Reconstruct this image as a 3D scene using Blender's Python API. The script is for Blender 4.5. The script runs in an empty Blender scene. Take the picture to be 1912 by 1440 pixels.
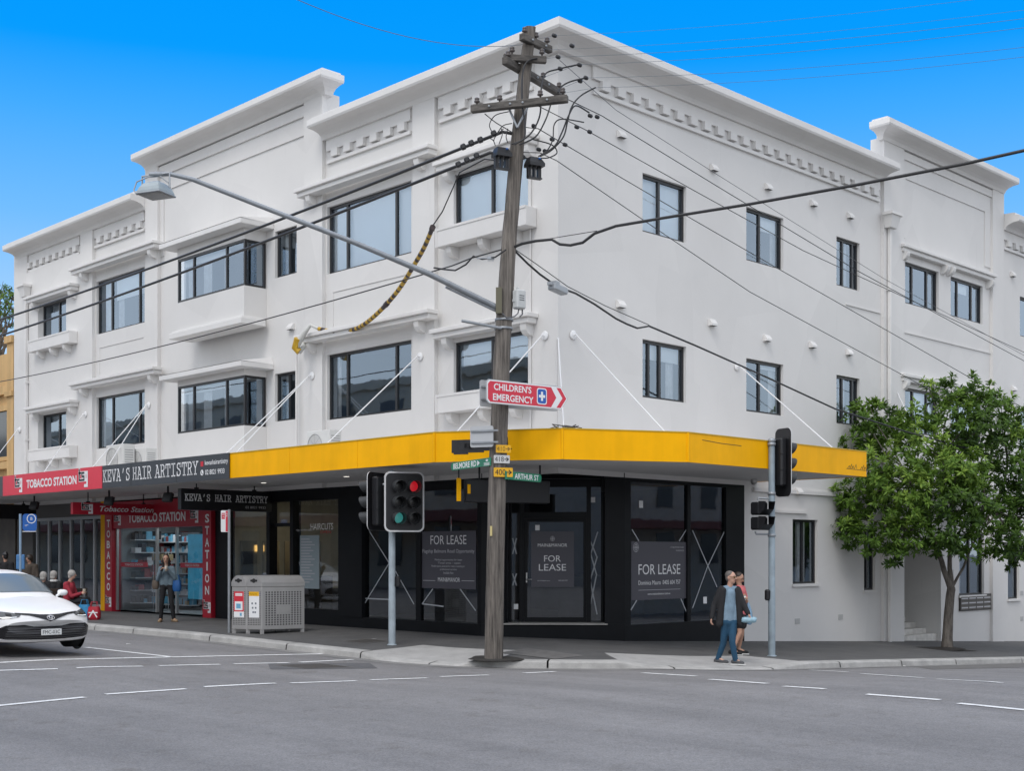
import bpy, bmesh, math, random
from mathutils import Vector, Matrix
from mathutils.bvhtree import BVHTree
random.seed(7)
SC = bpy.context.scene
COL = SC.collection
# ---------------------------------------------------------------- camera / calibration
F_PX = 2382.0; YH = 1035.0; CX = 956.0; D0 = 26.5; CZ = 1.82
TH = math.atan2(2346.0, F_PX); S_, C_ = math.sin(TH), math.cos(TH)
R0 = (1042 - CX) / F_PX * D0
def xy(r, d):
    a = r - R0; b = d - D0
    return (S_ * a - C_ * b, C_ * a + S_ * b)
RIGHT = Vector((S_, C_, 0)); FWD = Vector((-C_, S_, 0)); UP = Vector((0, 0, 1))
cx, cy = xy(0, 0)
cam_d = bpy.data.cameras.new('camera'); cam = bpy.data.objects.new('camera', cam_d); COL.objects.link(cam)
cam.location = (cx, cy, CZ)
cam.rotation_euler = (math.radians(90), 0, math.atan2(C_, S_))
cam_d.sensor_fit = 'HORIZONTAL'; cam_d.sensor_width = 36; cam_d.lens = 36 * F_PX / 1912
cam_d.shift_y = (YH - 720) / 1912; cam_d.clip_end = 5000; cam_d.clip_start = 0.1
SC.camera = cam
SC.view_settings.view_transform = 'Standard'; SC.view_settings.look = 'None'
SC.view_settings.exposure = 0.20; SC.view_settings.gamma = 1
# ---------------------------------------------------------------- world: overcast, with a clear blue break behind the block
SUN_AZ = Vector((0.42, -0.90, 0)).normalized(); SUN_EL = math.radians(52)
w = bpy.data.worlds.new('World'); SC.world = w; w.use_nodes = True
N = w.node_tree.nodes; LK = w.node_tree.links; N.clear()
def wn(t, **k):
    n = N.new(t)
    for a, b in k.items(): setattr(n, a, b)
    return n
out = wn('ShaderNodeOutputWorld')
sky = wn('ShaderNodeTexSky', sky_type='NISHITA', sun_disc=False)
sky.sun_elevation = SUN_EL; sky.sun_rotation = math.atan2(SUN_AZ.x, SUN_AZ.y)
bg_sky = wn('ShaderNodeBackground'); bg_sky.inputs[1].default_value = 0.06
LK.new(sky.outputs[0], bg_sky.inputs[0])
tc = wn('ShaderNodeTexCoord'); sep = wn('ShaderNodeSeparateXYZ'); LK.new(tc.outputs['Generated'], sep.inputs[0])
# overcast cloud layer
nz = wn('ShaderNodeTexNoise'); nz.inputs['Scale'].default_value = 2.2; nz.inputs['Detail'].default_value = 5
LK.new(tc.outputs['Generated'], nz.inputs['Vector'])
cr = wn('ShaderNodeValToRGB'); LK.new(nz.outputs[0], cr.inputs[0])
cr.color_ramp.elements[0].position = .3; cr.color_ramp.elements[0].color = (.56, .59, .65, 1)
cr.color_ramp.elements[1].position = .7; cr.color_ramp.elements[1].color = (1.05, 1.05, 1.05, 1)
bg_c = wn('ShaderNodeBackground'); bg_c.inputs[1].default_value = 1.05
LK.new(cr.outputs[0], bg_c.inputs[0])
add = wn('ShaderNodeAddShader'); LK.new(bg_sky.outputs[0], add.inputs[0]); LK.new(bg_c.outputs[0], add.inputs[1])
# clear blue patch
rb = wn('ShaderNodeValToRGB'); LK.new(sep.outputs[2], rb.inputs[0])
e = rb.color_ramp.elements
e[0].position = .08; e[0].color = (.62, .78, .95, 1)
e[1].position = .60; e[1].color = (0, .26, .80, 1)
for p, c in ((.185, (.30, .55, .90)), (.245, (.15, .45, .90)), (.315, (.05, .36, .90)), (.36, (.002, .295, .88)), (.42, (.0, .27, .86))):
    q = e.new(p); q.color = (*c, 1)
bg_b = wn('ShaderNodeBackground'); LK.new(rb.outputs[0], bg_b.inputs[0])
dot = wn('ShaderNodeVectorMath', operation='DOT_PRODUCT'); dot.inputs[1].default_value = FWD
LK.new(tc.outputs['Generated'], dot.inputs[0])
mr = wn('ShaderNodeMapRange', interpolation_type='SMOOTHSTEP'); mr.inputs[1].default_value = .42; mr.inputs[2].default_value = .70
LK.new(dot.outputs['Value'], mr.inputs[0])
mx = wn('ShaderNodeMixShader'); LK.new(mr.outputs[0], mx.inputs[0]); LK.new(add.outputs[0], mx.inputs[1]); LK.new(bg_b.outputs[0], mx.inputs[2])
LK.new(mx.outputs[0], out.inputs[0])
sl = bpy.data.lights.new('sun', 'SUN'); sl.energy = 1.0; sl.angle = math.radians(22); sl.color = (1, .97, .93)
sun = bpy.data.objects.new('sun', sl); COL.objects.link(sun)
sd = Vector((SUN_AZ.x * math.cos(SUN_EL), SUN_AZ.y * math.cos(SUN_EL), math.sin(SUN_EL)))
sun.rotation_euler = sd.to_track_quat('Z', 'Y').to_euler(); sun.location = (0, -20, 40)
# ---------------------------------------------------------------- projection helpers (photo pixel on a real plane -> metres)
def LPt(px, py=0, off=0.0):
    k = (px - CX) / F_PX
    x = (k * (D0 - S_ * off) - R0 + C_ * off) / (S_ + k * C_)
    return x, CZ + (YH - py) * (D0 - C_ * x - S_ * off) / F_PX
def RPt(px, py=0, off=0.0):
    k = (px - CX) / F_PX
    y = (k * (D0 - C_ * off) - R0 - S_ * off) / (C_ - k * S_)
    return y, CZ + (YH - py) * (D0 - C_ * off + S_ * y) / F_PX
def LX(px, off=0.0): return LPt(px, 0, off)[0]
def LZ(px, py, off=0.0): return LPt(px, py, off)[1]
def RY(px, off=0.0): return RPt(px, 0, off)[0]
def RZ(px, py, off=0.0): return RPt(px, py, off)[1]
def DP(px, py, d):
    x, y = xy((px - CX) / F_PX * d, d)
    return Vector((x, y, CZ + (YH - py) * d / F_PX))
# ---------------------------------------------------------------- ground heights
def clamp(v, a, b): return max(a, min(b, v))
def base_h(x, y, d):
    fall = .048 * clamp(y + 1.5, 0, 40)
    return CZ - 1.735 - .02 * d - fall - .012 * clamp(x + 8, 0, 9) * clamp(d / 3, 0, 1)
def d_out(x, y):
    a, b = max(x, 0), max(-y, 0)
    return math.hypot(a, b)
def foot_h(x, y): return base_h(x, y, min(d_out(x, y), 4.6))
def kerb_sdf(x, y):
    a, b = x + 1, 1.5 - y
    return math.hypot(max(a, 0), max(b, 0)) + min(max(a, b), 0) - 5.5
def road_h(x, y):
    dk = kerb_sdf(x, y)
    return base_h(x, y, min(d_out(x, y), 4.2)) - .135 + .034 * clamp(dk, 0, 5.5)
def GP(px, py, h=None):
    h = h or road_h
    k = (px - CX) / F_PX; m = (py - YH) / F_PX
    lo, hi = 4.0, 120.0
    for _ in range(60):
        d = (lo + hi) / 2
        x, y = xy(k * d, d)
        if CZ - m * d > h(x, y): lo = d
        else: hi = d
    x, y = xy(k * lo, lo)
    return Vector((x, y, h(x, y)))
# ---------------------------------------------------------------- frames: M(u,v,w) -> world;  u right, v up, w towards the viewer of that face
def FL(u, v, w): return Vector((u, -w, v))
def FR(u, v, w): return Vector((w, u, v))
def FW(u, v, w): return Vector((u, v, w))
def frame(o, right, up=(0, 0, 1)):
    o = Vector(o); r = Vector(right).normalized(); u_ = Vector(up).normalized(); n = r.cross(u_).normalized()
    return lambda u, v, w: o + r * u + u_ * v + n * w
# ---------------------------------------------------------------- mesh collector
class MB:
    def __init__(s): s.v = []; s.f = []; s.mi = []; s.sm = []; s.m = 0
    def add(s, vs, fs, smooth=False):
        b = len(s.v); s.v += [tuple(p) for p in vs]
        for f in fs: s.f.append([b + i for i in f]); s.mi.append(s.m); s.sm.append(smooth)
        return s
    def box(s, M, u0, u1, v0, v1, w0, w1, bev=0.0):
        if u0 > u1: u0, u1 = u1, u0
        if v0 > v1: v0, v1 = v1, v0
        if w0 > w1: w0, w1 = w1, w0
        if bev > 0:
            b = min(bev, (u1 - u0) / 2.2, (v1 - v0) / 2.2, (w1 - w0) / 2.2)
            bm = bmesh.new(); bmesh.ops.create_cube(bm, size=1)
            for v in bm.verts: v.co = Vector(((u0 + u1) / 2 + v.co.x * (u1 - u0), (v0 + v1) / 2 + v.co.y * (v1 - v0), (w0 + w1) / 2 + v.co.z * (w1 - w0)))
            bmesh.ops.bevel(bm, geom=bm.edges[:], offset=b, segments=1, affect='EDGES')
            bm.verts.index_update()
            s.add([M(*v.co) for v in bm.verts], [[v.index for v in f.verts] for f in bm.faces]); bm.free(); return s
        vs = [M(u, v, w_) for w_ in (w0, w1) for v in (v0, v1) for u in (u0, u1)]
        return s.add(vs, [(0, 2, 3, 1), (4, 5, 7, 6), (0, 1, 5, 4), (2, 6, 7, 3), (0, 4, 6, 2), (1, 3, 7, 5)])
    def quad(s, a, b, c, d): return s.add([a, b, c, d], [(0, 1, 2, 3)])
    def rect(s, M, u0, u1, v0, v1, w_): return s.quad(M(u0, v0, w_), M(u1, v0, w_), M(u1, v1, w_), M(u0, v1, w_))
    def prism(s, M, poly, w0, w1):
        n = len(poly)
        vs = [M(u, v, w0) for u, v in poly] + [M(u, v, w1) for u, v in poly]
        fs = [list(range(n))[::-1], [n + i for i in range(n)]] + [(i, (i + 1) % n, n + (i + 1) % n, n + i) for i in range(n)]
        return s.add(vs, fs)
    def tube(s, pts, r, seg=8, cap=True, smooth=True):
        pts = [Vector(p) for p in pts]; n = len(pts)
        rr = r if isinstance(r, (list, tuple)) else [r] * n
        ref = None; rings = []
        for i, p in enumerate(pts):
            t = (pts[min(i + 1, n - 1)] - pts[max(i - 1, 0)]).normalized()
            if ref is None: ref = Vector((0, 0, 1)) if abs(t.z) < .9 else Vector((1, 0, 0))
            a = t.cross(ref).normalized(); b = a.cross(t).normalized(); ref = b
            rings.append([p + a * math.cos(2 * math.pi * k / seg) * rr[i] + b * math.sin(2 * math.pi * k / seg) * rr[i] for k in range(seg)])
        vs = [v for R in rings for v in R]
        fs = [(i * seg + k, i * seg + (k + 1) % seg, (i + 1) * seg + (k + 1) % seg, (i + 1) * seg + k) for i in range(n - 1) for k in range(seg)]
        s.add(vs, fs, smooth)
        if cap: s.add(rings[0], [list(range(seg))[::-1]]); s.add(rings[-1], [list(range(seg))])
        return s
    def lathe(s, M, prof, seg=16, smooth=True):
        # prof: (radius, w) ; axis along w of frame M
        vs = [M(r * math.cos(2 * math.pi * k / seg), r * math.sin(2 * math.pi * k / seg), w_) for r, w_ in prof for k in range(seg)]
        fs = [(i * seg + k, i * seg + (k + 1) % seg, (i + 1) * seg + (k + 1) % seg, (i + 1) * seg + k) for i in range(len(prof) - 1) for k in range(seg)]
        return s.add(vs, fs, smooth)
    def disc(s, M, r, w_, seg=20, cu=0, cv=0):
        return s.add([M(cu + r * math.cos(2 * math.pi * k / seg), cv + r * math.sin(2 * math.pi * k / seg), w_) for k in range(seg)], [list(range(seg))])
    def loft(s, rings, closed=True, cap=True, smooth=True):
        n = len(rings[0]); vs = [v for R in rings for v in R]
        m = n if closed else n - 1
        fs = [(i * n + k, i * n + (k + 1) % n, (i + 1) * n + (k + 1) % n, (i + 1) * n + k) for i in range(len(rings) - 1) for k in range(m)]
        s.add(vs, fs, smooth)
        if cap: s.add(rings[0], [list(range(n))[::-1]]); s.add(rings[-1], [list(range(n))])
        return s
    def mesh_data(s, me, M):
        return s.add([M(v.co.x, v.co.y, v.co.z) for v in me.vertices], [list(p.vertices) for p in me.polygons])
    def build(s, name, mats, parent=None, fix=True):
        me = bpy.data.meshes.new(name); me.from_pydata(s.v, [], s.f)
        if not isinstance(mats, (list, tuple)): mats = [mats]
        for m in mats: me.materials.append(m)
        me.polygons.foreach_set('material_index', s.mi); me.polygons.foreach_set('use_smooth', s.sm)
        if fix and len(s.f) < 60000:
            bm = bmesh.new(); bm.from_mesh(me); bmesh.ops.recalc_face_normals(bm, faces=bm.faces[:]); bm.to_mesh(me); bm.free()
        me.update()
        return link(name, me, parent)
def link(name, data, parent=None):
    o = bpy.data.objects.new(name, data); COL.objects.link(o)
    if parent is not None:
        o.parent = parent; o.matrix_parent_inverse = parent_world(parent).inverted()
    return o
def parent_world(p):
    m = Matrix.LocRotScale(p.location, p.rotation_euler, p.scale)
    return m if p.parent is None else parent_world(p.parent) @ p.matrix_parent_inverse @ m
def tag(o, label=None, cat=None, group=None, kind=None):
    if label: o['label'] = label
    if cat: o['category'] = cat
    if group: o['group'] = group
    if kind: o['kind'] = kind
    return o
def thing(name, label, cat, loc=(0, 0, 0), group=None):
    o = bpy.data.objects.new(name, None); COL.objects.link(o); o.location = loc; o.empty_display_size = .2
    return tag(o, label, cat, group)
def copy_tree(o, loc=None, rotz=None, parent=None):
    c = o.copy(); COL.objects.link(c); inv = o.matrix_parent_inverse.copy()
    if parent is not None: c.parent = parent; c.matrix_parent_inverse = inv
    if loc is not None: c.location = loc
    if rotz is not None: c.rotation_euler = (0, 0, rotz)
    for ch in list(o.children): copy_tree(ch, parent=c)
    return c
# ---------------------------------------------------------------- materials
MATS = {}
def mat(name, col, rough=.6, metal=0., var=0., vscale=3., bump=0., bscale=40., streak=0., spec=.5, emit=None, fine=0., fscale=120., coat=0.):
    if name in MATS: return MATS[name]
    m = bpy.data.materials.new(name); m.use_nodes = True; nt = m.node_tree; n = nt.nodes; b = n['Principled BSDF']
    b.inputs['Roughness'].default_value = rough; b.inputs['Metallic'].default_value = metal
    b.inputs['Specular IOR Level'].default_value = spec; b.inputs['Base Color'].default_value = (*col, 1)
    b.inputs['Coat Weight'].default_value = coat
    if emit:
        b.inputs['Emission Color'].default_value = (*emit[0], 1); b.inputs['Emission Strength'].default_value = emit[1]
    if var or bump or streak or fine:
        t = n.new('ShaderNodeTexCoord'); cur = None
        g = n.new('ShaderNodeNewGeometry'); P = g.outputs['Position']
        def noise(scale, detail, vec=None, rough_=.6):
            q = n.new('ShaderNodeTexNoise'); q.inputs['Scale'].default_value = scale; q.inputs['Detail'].default_value = detail
            q.inputs['Roughness'].default_value = rough_
            nt.links.new(vec or P, q.inputs['Vector']); return q.outputs[0]
        def mulby(cur, fac_sock, amt, lo=.3, hi=.7):
            r = n.new('ShaderNodeMapRange'); r.inputs[1].default_value = lo; r.inputs[2].default_value = hi
            r.inputs[3].default_value = 1 - amt; r.inputs[4].default_value = 1 + amt * .35
            nt.links.new(fac_sock, r.inputs[0])
            x = n.new('ShaderNodeMix'); x.data_type = 'RGBA'; x.blend_type = 'MULTIPLY'; x.inputs[0].default_value = 1
            if cur is None: x.inputs[6].default_value = (*col, 1)
            else: nt.links.new(cur, x.inputs[6])
            nt.links.new(r.outputs[0], x.inputs[7]); return x.outputs[2]
        if var: cur = mulby(cur, noise(vscale, 6), var)
        if fine: cur = mulby(cur, noise(fscale, 3), fine)
        if streak:
            mp = n.new('ShaderNodeMapping'); mp.inputs['Scale'].default_value = (3.5, 3.5, .22); nt.links.new(P, mp.inputs[0])
            cur = mulby(cur, noise(1.0, 5, mp.outputs[0]), streak, .38, .62)
        if name.startswith('painted'):
            mp = n.new('ShaderNodeMapping'); mp.inputs['Scale'].default_value = (4.5, 4.5, .42); nt.links.new(P, mp.inputs[0])
            r = n.new('ShaderNodeMapRange'); r.inputs[1].default_value = .63; r.inputs[2].default_value = .80; r.inputs[3].default_value = 1; r.inputs[4].default_value = .91
            nt.links.new(noise(1.0, 4, mp.outputs[0], .7), r.inputs[0])
            q = n.new('ShaderNodeTexVoronoi'); q.inputs['Scale'].default_value = .55; nt.links.new(P, q.inputs['Vector'])
            r2 = n.new('ShaderNodeMapRange'); r2.inputs[3].default_value = .965; r2.inputs[4].default_value = 1.02
            sx = n.new('ShaderNodeSeparateColor'); nt.links.new(q.outputs['Color'], sx.inputs[0]); nt.links.new(sx.outputs[0], r2.inputs[0])
            m1 = n.new('ShaderNodeMath'); m1.operation = 'MULTIPLY'; nt.links.new(r.outputs[0], m1.inputs[0]); nt.links.new(r2.outputs[0], m1.inputs[1])
            x = n.new('ShaderNodeMix'); x.data_type = 'RGBA'; x.blend_type = 'MULTIPLY'; x.inputs[0].default_value = 1; nt.links.new(cur, x.inputs[6]); nt.links.new(m1.outputs[0], x.inputs[7]); cur = x.outputs[2]
        if cur is not None: nt.links.new(cur, b.inputs['Base Color'])
        if bump:
            bp = n.new('ShaderNodeBump'); bp.inputs['Strength'].default_value = bump; bp.inputs['Distance'].default_value = .02
            nt.links.new(noise(bscale, 5), bp.inputs['Height']); nt.links.new(bp.outputs[0], b.inputs['Normal'])
    MATS[name] = m; return m
def glass_mat(name, base=.12, tint=(.8, .86, .9), gloss=(.92, .96, 1), gain=1.0, wav=0.0):
    m = bpy.data.materials.new(name); m.use_nodes = True; nt = m.node_tree; n = nt.nodes; n.clear()
    o = n.new('ShaderNodeOutputMaterial'); mx_ = n.new('ShaderNodeMixShader')
    tr = n.new('ShaderNodeBsdfTransparent'); tr.inputs[0].default_value = (*tint, 1)
    gl = n.new('ShaderNodeBsdfGlossy'); gl.inputs['Roughness'].default_value = .02; gl.inputs[0].default_value = (*gloss, 1)
    fr = n.new('ShaderNodeFresnel'); fr.inputs[0].default_value = 1.6
    ma = n.new('ShaderNodeMath'); ma.operation = 'MULTIPLY_ADD'; ma.inputs[1].default_value = gain; ma.inputs[2].default_value = base; ma.use_clamp = True
    nt.links.new(fr.outputs[0], ma.inputs[0]); nt.links.new(ma.outputs[0], mx_.inputs[0])
    nt.links.new(tr.outputs[0], mx_.inputs[1]); nt.links.new(gl.outputs[0], mx_.inputs[2]); nt.links.new(mx_.outputs[0], o.inputs[0])
    if wav:
        g = n.new('ShaderNodeNewGeometry'); q = n.new('ShaderNodeTexNoise'); q.inputs['Scale'].default_value = 1.3; nt.links.new(g.outputs['Position'], q.inputs['Vector'])
        bp = n.new('ShaderNodeBump'); bp.inputs['Strength'].default_value = wav; bp.inputs['Distance'].default_value = .02
        nt.links.new(q.outputs[0], bp.inputs['Height']); nt.links.new(bp.outputs[0], gl.inputs['Normal'])
    MATS[name] = m; return m
WHITE = mat('painted_render', (.672, .658, .640), .75, var=.05, vscale=.45, bump=.12, bscale=22)
TRIM = mat('painted_trim', (.70, .686, .668), .7, var=.05, vscale=1.0)
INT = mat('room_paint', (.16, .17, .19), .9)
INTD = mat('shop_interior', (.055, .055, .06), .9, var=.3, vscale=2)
FRAME = mat('dark_window_frame', (.018, .018, .02), .35)
GLASS = glass_mat('window_glass', .16, (.98, 1, 1), (.74, .87, 1.0), 1.3, .12)
SHOPG = glass_mat('shop_glass', .055, (.78, .81, .84), (.9, .95, 1), 1.0, .06)
BLIND = mat('roller_blind', (.90, .92, .92), .9)
CURT = mat('curtain_fabric', (.78, .79, .80), .9, var=.15, vscale=8)
YEL = mat('yellow_paint', (.98, .475, .0), .5, var=.13, vscale=.9, streak=.05, spec=.15)
SOFFIT = mat('soffit_sheet', (.62, .61, .60), .7, var=.08, vscale=1)
BLACK = mat('black_paint', (.009, .010, .012), .38, var=.25, vscale=2, spec=.16)
BLK2 = mat('black_sign', (.008, .008, .010), .35)
DGREY = mat('dark_grey_sign', (.045, .05, .058), .4)
RED = mat('red_sign', (.60, .025, .045), .35, var=.06, vscale=2)
RED2 = mat('dark_red_sign', (.42, .012, .03), .35)
LETW = mat('white_lettering', (.80, .80, .80), .5)
LETG = mat('pale_lettering', (.52, .52, .54), .5)
LETB = mat('black_lettering', (.012, .012, .014), .5)
STEEL = mat('galvanised_steel', (.33, .35, .37), .42, metal=.35, var=.18, vscale=6)
STAIN = mat('stainless_steel', (.47, .46, .45), .38, metal=.55, var=.10, vscale=3)
GREYM = mat('grey_metal', (.36, .38, .40), .45, metal=.3, var=.12, vscale=6)
WOODP = mat('weathered_wood', (.16, .138, .12), .85, var=.35, vscale=5, bump=.6, bscale=30)
RUB = mat('black_plastic', (.012, .012, .014), .45)
CABLE = mat('cable_black', (.02, .02, .022), .5)
CABLG = mat('cable_grey', (.10, .10, .11), .5)
CONC = mat('kerb_concrete', (.46, .45, .43), .9, var=.28, vscale=2.2, bump=.4, bscale=60, fine=.2, fscale=90)
PAVE = mat('footpath_asphalt', (.112, .110, .108), .75, var=.25, vscale=1.6, bump=.3, bscale=80, fine=.25, fscale=110)
# wood pole: vertical grain
def grain(name, c0, c1, sc=(18, 18, .9)):
    m = bpy.data.materials.new(name); m.use_nodes = True; nt = m.node_tree; n = nt.nodes; b = n['Principled BSDF']; b.inputs['Roughness'].default_value = .85
    g = n.new('ShaderNodeNewGeometry'); mp = n.new('ShaderNodeMapping'); mp.inputs['Scale'].default_value = sc; nt.links.new(g.outputs['Position'], mp.inputs[0])
    q = n.new('ShaderNodeTexNoise'); q.inputs['Scale'].default_value = 1; q.inputs['Detail'].default_value = 7; q.inputs['Roughness'].default_value = .7; nt.links.new(mp.outputs[0], q.inputs['Vector'])
    r = n.new('ShaderNodeValToRGB'); nt.links.new(q.outputs[0], r.inputs[0])
    r.color_ramp.elements[0].position = .32; r.color_ramp.elements[0].color = (*c0, 1); r.color_ramp.elements[1].position = .66; r.color_ramp.elements[1].color = (*c1, 1)
    nt.links.new(r.outputs[0], b.inputs['Base Color'])
    bp = n.new('ShaderNodeBump'); bp.inputs['Strength'].default_value = .8; bp.inputs['Distance'].default_value = .02; nt.links.new(q.outputs[0], bp.inputs['Height']); nt.links.new(bp.outputs[0], b.inputs['Normal'])
    MATS[name] = m; return m
POLEW = grain('pole_timber', (.026, .022, .019), (.225, .198, .172))
ARMW = grain('crossarm_timber', (.035, .032, .030), (.15, .135, .12), (3, 3, 14))
BARK = grain('bark', (.05, .042, .036), (.17, .15, .13), (14, 14, 3))
# asphalt road
def asphalt():
    m = bpy.data.materials.new('road_asphalt'); m.use_nodes = True; nt = m.node_tree; n = nt.nodes; b = n['Principled BSDF']
    g = n.new('ShaderNodeNewGeometry')
    def noise(s, d, r=.6, vec=None):
        q = n.new('ShaderNodeTexNoise'); q.inputs['Scale'].default_value = s; q.inputs['Detail'].default_value = d; q.inputs['Roughness'].default_value = r
        nt.links.new(vec or g.outputs['Position'], q.inputs['Vector']); return q.outputs[0]
    def ramp(s, p0, c0, p1, c1):
        r = n.new('ShaderNodeValToRGB'); nt.links.new(s, r.inputs[0]); r.color_ramp.elements[0].position = p0; r.color_ramp.elements[1].position = p1
        r.color_ramp.elements[0].color = (*c0, 1); r.color_ramp.elements[1].color = (*c1, 1); return r.outputs[0]
    def mul(a, c, f=1.0):
        x = n.new('ShaderNodeMix'); x.data_type = 'RGBA'; x.blend_type = 'MULTIPLY'; x.inputs[0].default_value = f; nt.links.new(a, x.inputs[6]); nt.links.new(c, x.inputs[7]); return x.outputs[2]
    base = ramp(noise(.35, 5), .3, (.212, .206, .206), .7, (.258, .251, .251))
    fine = ramp(noise(48, 4, .85), .30, (.52, .52, .52), .70, (1.32, 1.31, 1.30))
    mid = ramp(noise(6, 6, .7), .3, (.90, .90, .90), .7, (1.06, 1.06, 1.06))
    mp = n.new('ShaderNodeMapping'); mp.inputs['Rotation'].default_value = (0, 0, .0); mp.inputs['Scale'].default_value = (.10, .9, 1); nt.links.new(g.outputs['Position'], mp.inputs[0])
    track = ramp(noise(1.0, 4, .6, mp.outputs[0]), .35, (.84, .84, .84), .65, (1.06, 1.06, 1.06))
    stain = ramp(noise(1.7, 3, .75), .58, (1, 1, 1), .72, (.82, .80, .77))
    c = mul(mul(mul(mul(base, fine), mid), track), stain)
    # crack-like lines
    vo = n.new('ShaderNodeTexVoronoi'); vo.feature = 'DISTANCE_TO_EDGE'; vo.inputs['Scale'].default_value = .22
    wv = n.new('ShaderNodeVectorMath'); wv.operation = 'ADD'; nq = n.new('ShaderNodeTexNoise'); nq.inputs['Scale'].default_value = .9; nq.inputs['Detail'].default_value = 5; nt.links.new(g.outputs['Position'], nq.inputs['Vector'])
    sc = n.new('ShaderNodeVectorMath'); sc.operation = 'SCALE'; sc.inputs['Scale'].default_value = 2.2; nt.links.new(nq.outputs[1], sc.inputs[0]); nt.links.new(g.outputs['Position'], wv.inputs[0]); nt.links.new(sc.outputs[0], wv.inputs[1])
    nt.links.new(wv.outputs[0], vo.inputs['Vector'])
    c = mul(c, ramp(vo.outputs[0], .0, (.72, .72, .72), .004, (1, 1, 1)), .45)
    nt.links.new(c, b.inputs['Base Color']); b.inputs['Roughness'].default_value = .82
    bp = n.new('ShaderNodeBump'); bp.inputs['Strength'].default_value = .55; bp.inputs['Distance'].default_value = .012; nt.links.new(noise(90, 3, .7), bp.inputs['Height']); nt.links.new(bp.outputs[0], b.inputs['Normal'])
    return m
ROADM = asphalt()
def worn_paint():
    m = bpy.data.materials.new('worn_road_paint'); m.use_nodes = True; nt = m.node_tree; n = nt.nodes; b = n['Principled BSDF']; b.inputs['Roughness'].default_value = .7
    g = n.new('ShaderNodeNewGeometry'); q = n.new('ShaderNodeTexNoise'); q.inputs['Scale'].default_value = 9; q.inputs['Detail'].default_value = 8; q.inputs['Roughness'].default_value = .75; nt.links.new(g.outputs['Position'], q.inputs['Vector'])
    r = n.new('ShaderNodeValToRGB'); nt.links.new(q.outputs[0], r.inputs[0]); r.color_ramp.elements[0].position = .34; r.color_ramp.elements[0].color = (.34, .34, .34, 1); r.color_ramp.elements[1].position = .48; r.color_ramp.elements[1].color = (.78, .78, .77, 1)
    nt.links.new(r.outputs[0], b.inputs['Base Color']); return m
PAINT = worn_paint()
# ---------------------------------------------------------------- text
_tc = {}
def text_data(s, bold=0., shear=0., spacing=1.):
    k = (s, bold, shear, spacing)
    if k in _tc: return _tc[k]
    cu = bpy.data.curves.new('lettering', 'FONT'); cu.body = s; cu.offset = bold; cu.shear = shear; cu.space_character = spacing; cu.fill_mode = 'FRONT'; cu.resolution_u = 3
    ob = bpy.data.objects.new('tmp', cu); COL.objects.link(ob)
    bpy.context.view_layer.update()
    dg = bpy.context.evaluated_depsgraph_get()
    me = bpy.data.meshes.new_from_object(ob.evaluated_get(dg))
    vs = [(v.co.x, v.co.y) for v in me.vertices]; fs = [list(p.vertices) for p in me.polygons]
    bpy.data.objects.remove(ob); bpy.data.curves.remove(cu); bpy.data.meshes.remove(me)
    x0 = min(p[0] for p in vs); x1 = max(p[0] for p in vs); y0 = min(p[1] for p in vs); y1 = max(p[1] for p in vs)
    _tc[k] = ([((x - x0) / (x1 - x0), (y - y0) / (y1 - y0)) for x, y in vs], fs); return _tc[k]
def text_into(mb, s, M, u0, u1, v0, v1, w_=.004, bold=0., shear=0., spacing=1.):
    vs, fs = text_data(s, bold, shear, spacing)
    mb.add([M(u0 + (u1 - u0) * a, v0 + (v1 - v0) * b, w_) for a, b in vs], fs)
def text(s, M, u0, u1, v0, v1, w_=.004, m=None, parent=None, name='lettering', **k):
    mb = MB(); text_into(mb, s, M, u0, u1, v0, v1, w_, **k); return mb.build(name, m or LETW, parent, fix=False)
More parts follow.
